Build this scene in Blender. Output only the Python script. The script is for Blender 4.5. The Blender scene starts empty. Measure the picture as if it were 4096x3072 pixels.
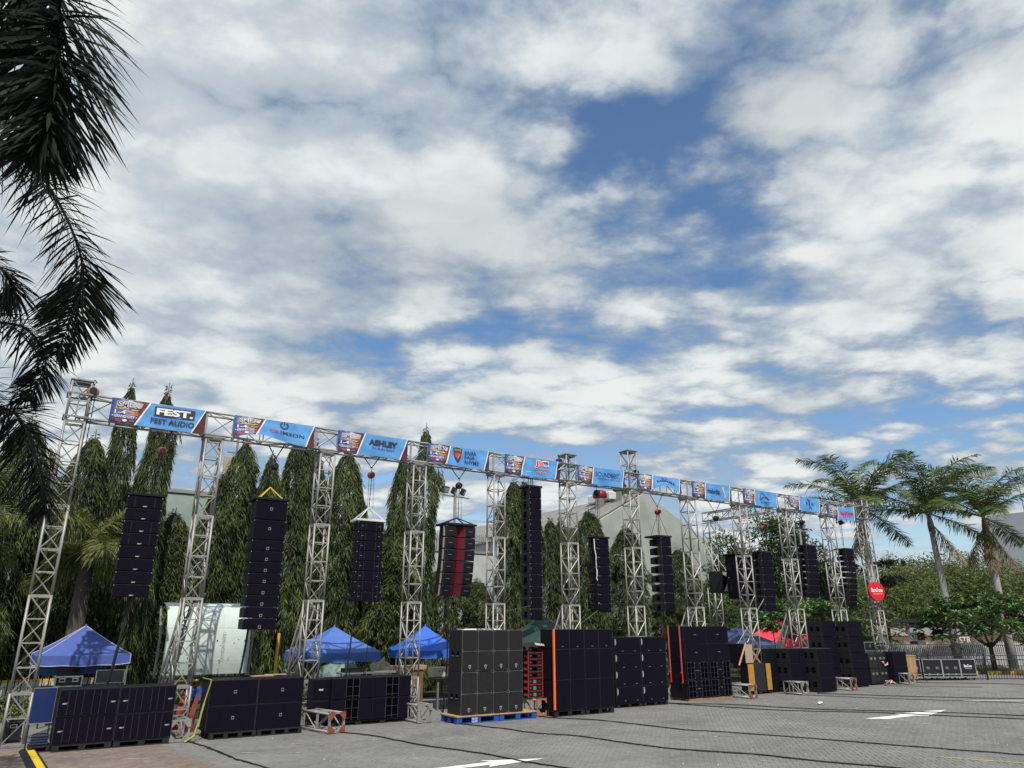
import bpy, bmesh, math, random
import numpy as np
from mathutils import Vector, Matrix, Euler

# ------------------------------------------------------------------ camera, sky, sun, exposure
SC = bpy.context.scene
COL = SC.collection
R = math.radians
random.seed(7)
cam_data = bpy.data.cameras.new('camera')
cam_data.sensor_width = 36.0
cam_data.lens = 25.515
cam_data.clip_start = 0.1
cam_data.clip_end = 4000
cam = bpy.data.objects.new('camera', cam_data)
COL.objects.link(cam)
cam.location = (-0.38, -20.89, 2.54)
cam.rotation_euler = (R(90 + 18.37), 0, R(-33.01))
SC.camera = cam
SC.view_settings.view_transform = 'Standard'
SC.view_settings.look = 'None'
SC.view_settings.gamma = 1
SC.view_settings.use_curve_mapping = False
SC.view_settings.exposure = 0.0
SC.cycles.max_bounces = 6
SC.cycles.transparent_max_bounces = 4

SUN_TO = Vector((-0.24, -0.62, 0.90)).normalized()
sun_data = bpy.data.lights.new('sun', 'SUN')
sun_data.energy = 4.2
sun_data.angle = R(0.53)
sun_data.color = (1.0, 0.95, 0.87)
sun = bpy.data.objects.new('sun', sun_data)
COL.objects.link(sun)
sun.rotation_euler = (-SUN_TO).to_track_quat('-Z', 'Y').to_euler()

world = bpy.data.worlds.new('World')
SC.world = world
world.use_nodes = True
WT = world.node_tree
WT.nodes.clear()


def wn(t, **kw):
    n = WT.nodes.new(t)
    for k, v in kw.items():
        if k.startswith('i'):
            n.inputs[int(k[1:])].default_value = v
        else:
            setattr(n, k, v)
    return n


def wl(a, b):
    WT.links.new(a, b)


def wmath(op, a, b=None, c=None, clamp=False):
    n = WT.nodes.new('ShaderNodeMath')
    n.operation = op
    n.use_clamp = clamp
    for i, v in enumerate((a, b, c)):
        if v is None:
            continue
        if isinstance(v, (int, float)):
            n.inputs[i].default_value = v
        else:
            WT.links.new(v, n.inputs[i])
    return n.outputs[0]


def wramp(x, a, b, lo=0.0, hi=1.0, smooth=True):
    n = WT.nodes.new('ShaderNodeMapRange')
    n.interpolation_type = 'SMOOTHSTEP' if smooth else 'LINEAR'
    n.clamp = True
    WT.links.new(x, n.inputs[0])
    for i, v in enumerate((a, b, lo, hi)):
        n.inputs[i + 1].default_value = v
    return n.outputs[0]


def wmix(f, a, b):
    n = WT.nodes.new('ShaderNodeMix')
    n.data_type = 'RGBA'
    WT.links.new(f, n.inputs[0]) if not isinstance(f, float) else None
    for i, v in ((6, a), (7, b)):
        if isinstance(v, tuple):
            n.inputs[i].default_value = (*v, 1)
        else:
            WT.links.new(v, n.inputs[i])
    return n.outputs[2]


# gaps of blue sky in the cloud deck (direction, angular radius as cosine-ish width, strength); clouds go on everywhere else
GAPS = [
    ((-0.010, 0.781, 0.625), 9, -0.4), ((0.110, 0.773, 0.625), 7, -0.15), ((0.821, 0.370, 0.434), 8, -0.17), ((0.772, 0.491, 0.405), 6, -0.2), ((0.600, 0.451, 0.660), 3.5, -0.2), ((0.543, 0.508, 0.669), 4.5, -0.32), ((0.865, 0.446, 0.229), 5, -0.15),
    ((0.543, 0.560, 0.625), 4.5, 0.2), ((0.607, 0.503, 0.615), 5, 0.2), ((0.649, 0.505, 0.569), 4, 0.18),
    ((0.434, 0.581, 0.688), 4, 0.08), ((0.533, 0.485, 0.693), 5, 0.04), ((0.692, 0.532, 0.489), 4, 0.15),
    ((0.748, 0.484, 0.455), 4, 0.08), ((0.571, 0.606, 0.554), 4, 0.1), ((0.731, 0.532, 0.428), 4, 0.06),
    ((0.709, 0.300, 0.638), 3, 0.25), ((0.794, 0.281, 0.539), 4, 0.12), ((0.297, 0.821, 0.487), 3, 0.16),
    ((0.177, 0.764, 0.620), 2, 0.08), ((0.440, 0.834, 0.332), 4, 0.15), ((0.548, 0.748, 0.375), 3, 0.1),
    ((0.858, 0.413, 0.307), 5, 0.25), ((0.897, 0.339, 0.282), 5, 0.14), ((0.813, 0.524, 0.255), 5, 0.05),
    ((0.900, 0.404, 0.164), 5, 0.18), ((0.850, 0.491, 0.189), 4, 0.08), ((0.201, 0.932, 0.301), 2.5, 0.14),
    ((0.464, 0.838, 0.287), 3, 0.14), ((0.733, 0.611, 0.298), 3, 0.08), ((0.898, 0.429, 0.096), 3, 0.25),
    ((0.855, 0.512, 0.086), 4, 0.2), ((0.490, 0.633, 0.600), 4, 0.1), ((0.063, 0.839, 0.541), 13, -0.42),
    ((0.314, 0.685, 0.658), 8, -0.2), ((0.701, 0.377, 0.605), 6, -0.2), ((0.797, 0.345, 0.496), 6, -0.15),
    ((0.321, 0.764, 0.559), 8, -0.15), ((0.487, 0.718, 0.497), 6, -0.1), ((0.851, 0.367, 0.375), 6, -0.15),
    ((0.029, 0.949, 0.312), 10, -0.3), ((0.669, 0.629, 0.397), 5, -0.1), ((0.280, 0.888, 0.363), 6, -0.1),
    ((0.819, 0.443, 0.364), 5, -0.1), ((0.912, 0.400, 0.088), 1.6, -0.5),
]


def build_sky():
    tc = wn('ShaderNodeTexCoord')
    nrm = wn('ShaderNodeVectorMath', operation='NORMALIZE')
    wl(tc.outputs['Generated'], nrm.inputs[0])
    sep = wn('ShaderNodeSeparateXYZ')
    wl(nrm.outputs[0], sep.inputs[0])
    zc = wmath('MAXIMUM', sep.outputs[2], 0.0)
    zz = wmath('ADD', zc, 0.17)
    px = wmath('DIVIDE', sep.outputs[0], zz)
    py = wmath('DIVIDE', sep.outputs[1], zz)
    comb = wn('ShaderNodeCombineXYZ')
    wl(px, comb.inputs[0])
    wl(py, comb.inputs[1])
    # rotate so that x runs across the view and y runs away from it
    rot = wn('ShaderNodeMapping')
    rot.inputs['Rotation'].default_value = (0, 0, R(33.0))
    wl(comb.outputs[0], rot.inputs[0])

    def noise(scale, detail, rough, off, dist=0.0, sx=1.0):
        mp = wn('ShaderNodeMapping')
        mp.inputs['Location'].default_value = off
        mp.inputs['Scale'].default_value = (sx, 1.0, 1.0)
        wl(rot.outputs[0], mp.inputs[0])
        n = wn('ShaderNodeTexNoise')
        n.inputs['Scale'].default_value = scale
        n.inputs['Detail'].default_value = detail
        n.inputs['Roughness'].default_value = rough
        n.inputs['Distortion'].default_value = dist
        wl(mp.outputs[0], n.inputs['Vector'])
        return n.outputs['Fac']
    OFF = (3.1, 7.7, 0.0)
    SUNO = (3.1 + 0.07, 7.7 + 0.09, 0.0)
    big = noise(1.9, 6, 0.50, OFF, 0.3, 0.75)
    bigs = noise(1.6, 3, 0.45, SUNO, 0.3, 0.8)
    puff = noise(6.2, 10, 0.60, (1.3, 2.2, 0), 0.25, 0.72)
    # billowing cells: rounded lumps whose outlines are frayed by finer noise
    warp = wn('ShaderNodeTexNoise')
    warp.inputs['Scale'].default_value = 8.0
    warp.inputs['Detail'].default_value = 7
    warp.inputs['Roughness'].default_value = 0.58
    wl(rot.outputs[0], warp.inputs['Vector'])
    wv = wn('ShaderNodeVectorMath', operation='SCALE')
    wl(warp.outputs['Color'], wv.inputs[0])
    wv.inputs['Scale'].default_value = 0.22
    wa = wn('ShaderNodeVectorMath', operation='ADD')
    wl(rot.outputs[0], wa.inputs[0])
    wl(wv.outputs[0], wa.inputs[1])
    wm_ = wn('ShaderNodeMapping')
    wm_.inputs['Scale'].default_value = (0.68, 1.0, 1.0)
    wl(wa.outputs[0], wm_.inputs[0])
    vor = wn('ShaderNodeTexVoronoi', feature='F1')
    vor.inputs['Scale'].default_value = 6.6
    wl(wm_.outputs[0], vor.inputs['Vector'])
    cell = wmath('SUBTRACT', 0.98, vor.outputs['Distance'])
    # coverage bias: blue gaps
    gap = None
    for d, w, s in GAPS:
        dv = Vector(d).normalized()
        dt = wn('ShaderNodeVectorMath', operation='DOT_PRODUCT')
        wl(nrm.outputs[0], dt.inputs[0])
        dt.inputs[1].default_value = dv
        g = wramp(dt.outputs['Value'], math.cos(R(w * 1.8)), 1.0, 0.0, s * (0.20 if s > 0 else 0.16))
        gap = g if gap is None else wmath('ADD', gap, g)
    dens = wmath('ADD', wmath('MULTIPLY', big, 0.46), wmath('MULTIPLY', puff, 0.30))
    dens = wmath('ADD', dens, wmath('MULTIPLY', cell, 0.24))
    raw = dens
    dens = wmath('SUBTRACT', wmath('ADD', dens, 0.074), gap)
    cover = wramp(dens, 0.42, 0.575, 0.08, 1.0)
    thick = wmath('ADD', wmath('MULTIPLY', wramp(dens, 0.49, 0.675), 0.4), wmath('MULTIPLY', wramp(raw, 0.43, 0.585), 0.6))
    # thin edges let the blue through, full cells are white, broad deeper parts are grey underneath
    under = wramp(wmath('ADD', wmath('MULTIPLY', bigs, 0.65), wmath('MULTIPLY', puff, 0.35)), 0.49, 0.66, 0.0, 0.44)
    cloud = wmix(thick, (2.2, 2.75, 3.45), (5.5, 5.75, 5.7))
    cloud = wmix(under, cloud, (2.5, 2.8, 3.12))
    sky = wn('ShaderNodeTexSky')
    sky.sky_type = 'NISHITA'
    sky.sun_disc = False
    sky.sun_elevation = math.asin(SUN_TO.z)
    sky.sun_rotation = math.atan2(SUN_TO.x, SUN_TO.y)
    sky.altitude = 0
    sky.air_density = 1.0
    sky.dust_density = 0.6
    sky.ozone_density = 2.0
    hs = wn('ShaderNodeHueSaturation')
    hs.inputs['Saturation'].default_value = 1.18
    hs.inputs['Value'].default_value = 0.9
    wl(sky.outputs[0], hs.inputs['Color'])
    col = wmix(cover, hs.outputs[0], cloud)
    # thin pale haze close to the horizon
    hz = wramp(sep.outputs[2], 0.0, 0.16, 0.55, 0.0)
    col = wmix(hz, col, (3.4, 4.0, 4.6))
    bg = wn('ShaderNodeBackground')
    bg.inputs['Strength'].default_value = 0.15
    wl(col, bg.inputs['Color'])
    out = wn('ShaderNodeOutputWorld')
    wl(bg.outputs[0], out.inputs['Surface'])


build_sky()


# ------------------------------------------------------------------ materials
MATS = {}


def mat(name, color, rough=0.6, metal=0.0, var=0.12, scale=6.0, bump=0.0, bscale=60.0, spec=0.4, tint=None, trans=0.0, dirt=None, coord='Object', dark=None):
    """Principled material; base colour varied by noise; tint = (colour) mixed in by the mesh attribute 'tint'."""
    if name in MATS:
        return MATS[name]
    m = bpy.data.materials.new(name)
    m.use_nodes = True
    nt = m.node_tree
    b = nt.nodes['Principled BSDF']
    b.inputs['Roughness'].default_value = rough
    b.inputs['Metallic'].default_value = metal
    b.inputs['Specular IOR Level'].default_value = spec
    tc = nt.nodes.new('ShaderNodeNewGeometry' if coord == 'Position' else 'ShaderNodeTexCoord')
    n = nt.nodes.new('ShaderNodeTexNoise')
    n.inputs['Scale'].default_value = scale
    n.inputs['Detail'].default_value = 5
    n.inputs['Roughness'].default_value = 0.6
    nt.links.new(tc.outputs[coord], n.inputs['Vector'])
    mr = nt.nodes.new('ShaderNodeMapRange')
    mr.inputs[1].default_value = 0.3
    mr.inputs[2].default_value = 0.7
    mr.inputs[3].default_value = 1 - var
    mr.inputs[4].default_value = 1 + var
    nt.links.new(n.outputs['Fac'], mr.inputs[0])
    last = None
    rgb = nt.nodes.new('ShaderNodeRGB')
    rgb.outputs[0].default_value = (*color, 1)
    last = rgb.outputs[0]
    if tint is not None:
        at = nt.nodes.new('ShaderNodeAttribute')
        at.attribute_name = 'tint'
        mx = nt.nodes.new('ShaderNodeMix')
        mx.data_type = 'RGBA'
        nt.links.new(at.outputs['Fac'], mx.inputs[0])
        nt.links.new(last, mx.inputs[6])
        mx.inputs[7].default_value = (*tint, 1)
        last = mx.outputs[2]
    if dirt is not None:
        n2 = nt.nodes.new('ShaderNodeTexNoise')
        n2.inputs['Scale'].default_value = dirt[1]
        n2.inputs['Detail'].default_value = 6
        nt.links.new(tc.outputs[coord], n2.inputs['Vector'])
        r2 = nt.nodes.new('ShaderNodeMapRange')
        r2.inputs[1].default_value = dirt[2]
        r2.inputs[2].default_value = dirt[2] + 0.2
        nt.links.new(n2.outputs['Fac'], r2.inputs[0])
        mx = nt.nodes.new('ShaderNodeMix')
        mx.data_type = 'RGBA'
        nt.links.new(r2.outputs[0], mx.inputs[0])
        nt.links.new(last, mx.inputs[6])
        mx.inputs[7].default_value = (*dirt[0], 1)
        last = mx.outputs[2]
    if dark is not None:   # dark tyre and oil staining, long across x
        mp = nt.nodes.new('ShaderNodeMapping')
        mp.inputs['Scale'].default_value = (.45, 1.3, 1)
        nt.links.new(tc.outputs[coord], mp.inputs[0])
        n3 = nt.nodes.new('ShaderNodeTexNoise')
        n3.inputs['Scale'].default_value = 0.55
        n3.inputs['Detail'].default_value = 8
        n3.inputs['Roughness'].default_value = 0.62
        nt.links.new(mp.outputs[0], n3.inputs['Vector'])
        r3 = nt.nodes.new('ShaderNodeMapRange')
        r3.inputs[1].default_value = 0.52
        r3.inputs[2].default_value = 0.72
        r3.inputs[4].default_value = dark[1]
        nt.links.new(n3.outputs['Fac'], r3.inputs[0])
        mx = nt.nodes.new('ShaderNodeMix')
        mx.data_type = 'RGBA'
        nt.links.new(r3.outputs[0], mx.inputs[0])
        nt.links.new(last, mx.inputs[6])
        mx.inputs[7].default_value = (dark[0], dark[0], dark[0], 1)
        last = mx.outputs[2]
    mul = nt.nodes.new('ShaderNodeMix')
    mul.data_type = 'RGBA'
    mul.blend_type = 'MULTIPLY'
    mul.inputs[0].default_value = 1
    nt.links.new(last, mul.inputs[6])
    nt.links.new(mr.outputs[0], mul.inputs[7])
    nt.links.new(mul.outputs[2], b.inputs['Base Color'])
    if bump > 0:
        nb = nt.nodes.new('ShaderNodeTexNoise')
        nb.inputs['Scale'].default_value = bscale
        nb.inputs['Detail'].default_value = 3
        nt.links.new(tc.outputs[coord], nb.inputs['Vector'])
        bp = nt.nodes.new('ShaderNodeBump')
        bp.inputs['Strength'].default_value = bump
        bp.inputs['Distance'].default_value = 0.02
        nt.links.new(nb.outputs['Fac'], bp.inputs['Height'])
        nt.links.new(bp.outputs[0], b.inputs['Normal'])
    if trans > 0:
        tr = nt.nodes.new('ShaderNodeBsdfTranslucent')
        nt.links.new(mul.outputs[2], tr.inputs['Color'])
        ms = nt.nodes.new('ShaderNodeMixShader')
        ms.inputs[0].default_value = trans
        nt.links.new(b.outputs[0], ms.inputs[1])
        nt.links.new(tr.outputs[0], ms.inputs[2])
        nt.links.new(ms.outputs[0], nt.nodes['Material Output'].inputs[0])
    MATS[name] = m
    return m


STEEL = mat('galvanised_steel', (0.315, 0.305, 0.285), 0.48, 0.3, 0.3, 3.0, dirt=((0.16, 0.13, 0.10), 2.2, 0.62))
STEEL2 = mat('dull_steel', (0.22, 0.22, 0.21), 0.6, 0.3, 0.25, 4.0)
WHITESTEEL = mat('white_painted_steel', (0.62, 0.62, 0.60), 0.5, 0.1, 0.15, 4.0, dirt=((0.3, 0.28, 0.25), 3.0, 0.6))
RUST = mat('rust_red_paint', (0.24, 0.062, 0.036), 0.6, 0.0, 0.3, 8)
ORANGEP = mat('orange_brown_paint', (0.42, 0.16, 0.07), 0.6, 0.0, 0.25, 8)
CAB = mat('black_cabinet_paint', (0.0058, 0.0046, 0.0100), 0.62, 0, 0.2, 5, 0.15, 140, 0.25)
CABG = mat('dark_grey_cabinet_paint', (0.019, 0.018, 0.023), 0.62, 0, 0.2, 5, 0.15, 140, 0.3)
GRILLE = mat('black_grille_mesh', (0.0048, 0.0036, 0.0100), 0.8, 0, 0.2, 9, 0.3, 260, 0.10)
GRILLEG = mat('charcoal_grille_cloth', (0.017, 0.017, 0.017), 0.8, 0, 0.15, 6, 0.3, 260, 0.2)
EDGEG = mat('grey_edge_trim', (0.11, 0.11, 0.11), 0.6, 0, 0.2, 8)
SEAM = mat('cabinet_seam', (0.036, 0.033, 0.048), 0.5, 0, 0.2, 9)
HOLE = mat('dark_recess', (0.0025, 0.0022, 0.0035), 0.95, 0, 0, 5, spec=0.0)
METALB = mat('bright_metal', (0.55, 0.55, 0.55), 0.35, 0.8, 0.1, 9)
BADGE = mat('dull_metal_badge', (0.24, 0.24, 0.245), 0.5, 0.3, 0.15, 9)
BADGEW = mat('grey_white_print', (0.40, 0.40, 0.41), 0.6, 0, 0.1, 9)
WHITE = mat('white_print', (0.75, 0.75, 0.75), 0.6, 0, 0.04, 9)
DARKP = mat('dark_print', (0.035, 0.035, 0.045), 0.6, 0, 0.05, 9)
NAVYP = mat('navy_print', (0.015, 0.025, 0.09), 0.6, 0, 0.05, 9)
REDP = mat('red_print', (0.62, 0.03, 0.035), 0.6, 0, 0.05, 9)
ORP = mat('orange_print', (0.70, 0.22, 0.04), 0.6, 0, 0.05, 9)
YELP = mat('yellow_print', (0.62, 0.42, 0.12), 0.6, 0, 0.05, 9)
SILP = mat('silver_print', (0.46, 0.44, 0.50), 0.5, 0, 0.35, 14)
MAROON = mat('maroon_print', (0.075, 0.018, 0.022), 0.6, 0, 0.5, 6)
BANBLUE = mat('blue_banner_vinyl', (0.103, 0.300, 0.61), 0.40, 0, 0.18, 1.6, 0.7, 4.5, 0.5, dirt=((0.075, 0.24, 0.56), 1.3, 0.5))
ORSTRAP = mat('orange_strap', (0.80, 0.14, 0.035), 0.6, 0, 0.1, 9)
PINKSTRAP = mat('faded_red_strap', (0.62, 0.13, 0.13), 0.6, 0, 0.15, 9)
YELSTRAP = mat('yellow_green_strap', (0.30, 0.31, 0.06), 0.6, 0, 0.2, 9)
YELLOW = mat('yellow_sling', (0.52, 0.42, 0.03), 0.6, 0, 0.1, 9)
REDRACK = mat('red_rack_frame', (0.55, 0.035, 0.05), 0.4, 0, 0.1, 9)
BPALLET = mat('blue_plastic', (0.018, 0.075, 0.33), 0.45, 0, 0.2, 5)
KPALLET = mat('black_plastic', (0.012, 0.012, 0.013), 0.6, 0, 0.2, 5)
PLY = mat('plywood', (0.42, 0.27, 0.15), 0.7, 0, 0.2, 4)
WOODP = mat('pallet_wood', (0.30, 0.17, 0.09), 0.8, 0, 0.25, 5)
GOLD = mat('ochre_painted_panel', (0.40, 0.215, 0.025), 0.55, 0, 0.12, 4)
BEIGE = mat('beige_panel', (0.36, 0.30, 0.22), 0.7, 0, 0.1, 4)
CARD = mat('cardboard', (0.36, 0.205, 0.095), 0.85, 0, 0.12, 5)
TENTA = mat('blue_tent_fabric', (0.068, 0.112, 0.36), 0.7, 0, 0.12, 3, 0.6, 6)
TENTB = mat('light_blue_tent_fabric', (0.070, 0.155, 0.47), 0.7, 0, 0.12, 3, 0.6, 6)
TENTC = mat('vivid_blue_tent_fabric', (0.028, 0.125, 0.58), 0.6, 0, 0.12, 3, 0.6, 6)
TENTD = mat('navy_tent_fabric', (0.045, 0.065, 0.16), 0.7, 0, 0.1, 3, 0.2, 12)
TENTE = mat('red_tent_fabric', (0.80, 0.06, 0.085), 0.7, 0, 0.08, 3, 0.2, 12)
WCLOTH = mat('white_cloth', (0.66, 0.68, 0.74), 0.8, 0, 0.06, 3)
DGREENC = mat('dark_green_cloth', (0.018, 0.045, 0.036), 0.8, 0, 0.2, 3)
SHEET = mat('pale_metal_sheet', (0.52, 0.60, 0.57), 0.75, 0.0, 0.10, 1.2, 0.15, 3, 0.2, dirt=((0.36, 0.40, 0.38), 2.3, 0.62))
WALLG = mat('green_grey_render', (0.32, 0.395, 0.365), 0.9, 0, 0.16, 0.7, 0.2, 8, 0.2, dirt=((0.15, 0.16, 0.15), 0.5, 0.56))
WALLD = mat('dark_grey_wall', (0.06, 0.062, 0.064), 0.9, 0, 0.25, 0.9, 0.2, 8, 0.2)
GABLE = mat('weathered_gable_render', (0.35, 0.365, 0.335), 0.9, 0, 0.15, 0.5, 0.2, 6, 0.2, dirt=((0.22, 0.26, 0.235), 0.35, 0.52))
WALLW = mat('dirty_white_wall', (0.50, 0.53, 0.53), 0.85, 0, 0.15, 0.8, 0.1, 8, 0.2, dirt=((0.26, 0.26, 0.25), 0.8, 0.58))
WALLB = mat('pale_blue_wall_band', (0.16, 0.33, 0.55), 0.85, 0, 0.1, 0.8)
ROOF = mat('weathered_roof_sheet', (0.25, 0.245, 0.24), 0.7, 0.2, 0.15, 0.8, 0, 8, 0.3, dirt=((0.20, 0.12, 0.085), 0.4, 0.62))
LOUVRE = mat('pale_louvre', (0.50, 0.51, 0.50), 0.6, 0.1, 0.1, 5)
VENTRED = mat('dark_red_vent', (0.20, 0.018, 0.025), 0.45, 0.2, 0.2, 5)
BLACKIRON = mat('black_iron', (0.02, 0.02, 0.022), 0.55, 0.3, 0.2, 6)
PALIS = mat('pale_fence_paint', (0.48, 0.48, 0.47), 0.6, 0.1, 0.2, 2)
BROWNCON = mat('brown_parapet', (0.135, 0.082, 0.055), 0.85, 0, 0.2, 1)
CONCRETE = mat('grey_concrete', (0.27, 0.275, 0.28), 0.85, 0, 0.15, 0.7, 0.2, 10, 0.2)
YKERB = mat('yellow_kerb_paint', (0.60, 0.37, 0.04), 0.7, 0, 0.2, 4)
RUBBER = mat('black_rubber', (0.012, 0.012, 0.013), 0.6, 0, 0.2, 20)
RUBY = mat('yellow_rubber', (0.70, 0.50, 0.02), 0.5, 0, 0.1, 9)
CASEB = mat('black_case_laminate', (0.011, 0.010, 0.013), 0.5, 0, 0.2, 6)
SKIN = mat('skin', (0.20, 0.10, 0.06), 0.6, 0, 0.1, 9)
DSHIRT = mat('dark_blue_cloth', (0.02, 0.03, 0.06), 0.85, 0, 0.2, 12)
CAPM = mat('olive_cap_cloth', (0.28, 0.26, 0.2), 0.85, 0, 0.2, 12)
REDBAG = mat('orange_red_tarp', (0.27, 0.032, 0.018), 0.55, 0, 0.15, 6)
BLUETARP = mat('blue_tarp', (0.025, 0.06, 0.26), 0.5, 0, 0.2, 6)
BOARD = mat('deep_blue_board', (0.007, 0.022, 0.10), 0.35, 0, 0.1, 3)
GLASSD = mat('dark_glass', (0.02, 0.025, 0.03), 0.15, 0, 0.1, 3, spec=0.6)
TRUNK = mat('grey_brown_bark', (0.085, 0.07, 0.055), 0.9, 0, 0.3, 5, 0.6, 20, 0.2)
PALMT = mat('palm_trunk_bark', (0.33, 0.315, 0.29), 0.85, 0, 0.2, 3, 0.4, 14, 0.2)
PALMTD = mat('dark_palm_trunk_bark', (0.085, 0.075, 0.065), 0.9, 0, 0.25, 3, 0.5, 14, 0.2)
SHAFT = mat('palm_crownshaft', (0.12, 0.095, 0.05), 0.7, 0, 0.3, 4)
LEAFP = mat('weeping_leaf', (0.013, 0.025, 0.009), 0.5, 0, 0.3, 1.0, spec=0.22, tint=(0.120, 0.146, 0.041), trans=0.12)
LEAFM = mat('broad_leaf', (0.022, 0.042, 0.014), 0.5, 0, 0.2, 1.5, spec=0.35, tint=(0.10, 0.14, 0.035), trans=0.2)
LEAFH = mat('dry_hedge_leaf', (0.042, 0.062, 0.020), 0.6, 0, 0.25, 1.0, spec=0.25, tint=(0.175, 0.205, 0.062), trans=0.2)
LEAFF = mat('frangipani_leaf', (0.045, 0.090, 0.035), 0.45, 0, 0.2, 2, spec=0.4, tint=(0.17, 0.27, 0.085), trans=0.15)
PALMF = mat('palm_frond_leaf', (0.038, 0.066, 0.022), 0.45, 0, 0.2, 1.5, spec=0.3, tint=(0.155, 0.210, 0.058), trans=0.12)
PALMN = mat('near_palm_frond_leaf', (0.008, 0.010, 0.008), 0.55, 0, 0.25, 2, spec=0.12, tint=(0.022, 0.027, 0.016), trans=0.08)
PALMO = mat('olive_palm_frond_leaf', (0.065, 0.075, 0.026), 0.5, 0, 0.2, 2, spec=0.35, tint=(0.21, 0.235, 0.065), trans=0.15)
DRYF = mat('dry_palm_frond', (0.11, 0.085, 0.05), 0.8, 0, 0.25, 2, tint=(0.24, 0.19, 0.11))
FLOWER = mat('red_pink_flower', (0.60, 0.05, 0.06), 0.6, 0, 0.2, 5)


# ------------------------------------------------------------------ geometry helpers
class MB:
    """collects faces for one mesh"""

    def __init__(s):
        s.v = []
        s.f = []
        s.m = []

    def add(s, vs, fs, mi=0):
        o = len(s.v)
        s.v += [tuple(p) for p in vs]
        s.f += [tuple(i + o for i in f) for f in fs]
        s.m += [mi] * len(fs)
        return s

    def box(s, x0, x1, y0, y1, z0, z1, mi=0):
        return s.add([(x0, y0, z0), (x1, y0, z0), (x1, y1, z0), (x0, y1, z0), (x0, y0, z1), (x1, y0, z1), (x1, y1, z1), (x0, y1, z1)],
                     [(3, 2, 1, 0), (4, 5, 6, 7), (0, 1, 5, 4), (1, 2, 6, 5), (2, 3, 7, 6), (3, 0, 4, 7)], mi)

    def cbox(s, cx, cy, cz, sx, sy, sz, mi=0):
        return s.box(cx - sx / 2, cx + sx / 2, cy - sy / 2, cy + sy / 2, cz - sz / 2, cz + sz / 2, mi)

    def tube(s, pts, r, n=6, mi=0, caps=True):
        pts = [Vector(p) for p in pts]
        rs = r if isinstance(r, (list, tuple)) else [r] * len(pts)
        rings = []
        for i, p in enumerate(pts):
            a = pts[max(i - 1, 0)]
            b = pts[min(i + 1, len(pts) - 1)]
            t = (b - a).normalized() if (b - a).length > 1e-9 else Vector((0, 0, 1))
            up = Vector((0, 0, 1)) if abs(t.z) < 0.95 else Vector((1, 0, 0))
            x = t.cross(up).normalized()
            y = x.cross(t)
            rings.append([p + (x * math.cos(2 * math.pi * (k + .5) / n) + y * math.sin(2 * math.pi * (k + .5) / n)) * rs[i] for k in range(n)])
        vs = [q for ring in rings for q in ring]
        fs = []
        for i in range(len(pts) - 1):
            for k in range(n):
                k2 = (k + 1) % n
                fs.append((i * n + k, i * n + k2, (i + 1) * n + k2, (i + 1) * n + k))
        if caps:
            fs.append(tuple(range(n - 1, -1, -1)))
            fs.append(tuple((len(pts) - 1) * n + k for k in range(n)))
        return s.add(vs, fs, mi)

    def ring(s, pts, r, n=4, mi=0):
        """closed loop of bars, joined into one island"""
        pts = [Vector(p) for p in pts]
        c = sum(pts, Vector()) / len(pts)
        m = len(pts)
        nrm = (pts[1] - pts[0]).cross(pts[2] - pts[1]).normalized()
        vs = []
        for p in pts:
            o = (p - c).normalized()
            for k in range(n):
                a = 2 * math.pi * (k + .5) / n
                vs.append(p + o * math.cos(a) * r * 1.25 + nrm * math.sin(a) * r)
        fs = []
        for i in range(m):
            j = (i + 1) % m
            for k in range(n):
                k2 = (k + 1) % n
                fs.append((i * n + k, j * n + k, j * n + k2, i * n + k2))
        return s.add(vs, fs, mi)

    def lathe(s, prof, n=12, mi=0, c=(0, 0, 0)):
        vs = []
        for r, z in prof:
            for k in range(n):
                a = 2 * math.pi * k / n
                vs.append((c[0] + r * math.cos(a), c[1] + r * math.sin(a), c[2] + z))
        fs = []
        for i in range(len(prof) - 1):
            for k in range(n):
                k2 = (k + 1) % n
                fs.append((i * n + k, i * n + k2, (i + 1) * n + k2, (i + 1) * n + k))
        fs.append(tuple(range(n - 1, -1, -1)))
        fs.append(tuple((len(prof) - 1) * n + k for k in range(n)))
        return s.add(vs, fs, mi)

    def prism(s, poly, y0, y1, mi=0):
        """polygon in (x,z) extruded from y0 to y1"""
        n = len(poly)
        vs = [(x, y0, z) for x, z in poly] + [(x, y1, z) for x, z in poly]
        fs = [tuple(range(n)), tuple(range(2 * n - 1, n - 1, -1))]
        for i in range(n):
            j = (i + 1) % n
            fs.append((i, i + n, j + n, j))
        return s.add(vs, fs, mi)

    def slab(s, poly, z0, z1, mi=0):
        """polygon in (x,y) extruded from z0 to z1"""
        n = len(poly)
        vs = [(x, y, z0) for x, y in poly] + [(x, y, z1) for x, y in poly]
        fs = [tuple(range(n - 1, -1, -1)), tuple(range(n, 2 * n))]
        for i in range(n):
            j = (i + 1) % n
            fs.append((i, j, j + n, i + n))
        return s.add(vs, fs, mi)

    def mesh(s, name, mats, smooth=False, bevel=0.0, seg=1):
        me = bpy.data.meshes.new(name)
        me.from_pydata(s.v, [], s.f)
        ms = mats if isinstance(mats, (list, tuple)) else [mats]
        for m in ms:
            me.materials.append(m)
        if len(ms) > 1:
            me.polygons.foreach_set('material_index', s.m)
        bm = bmesh.new()
        bm.from_mesh(me)
        bmesh.ops.recalc_face_normals(bm, faces=bm.faces)
        if bevel > 0:
            ed = [e for e in bm.edges if len(e.link_faces) == 2 and e.calc_face_angle(0) > 0.5]
            bmesh.ops.bevel(bm, geom=ed, offset=bevel, segments=seg, affect='EDGES', clamp_overlap=True)
        bm.to_mesh(me)
        bm.free()
        if smooth:
            me.polygons.foreach_set('use_smooth', [True] * len(me.polygons))
        me.update()
        return me


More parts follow.
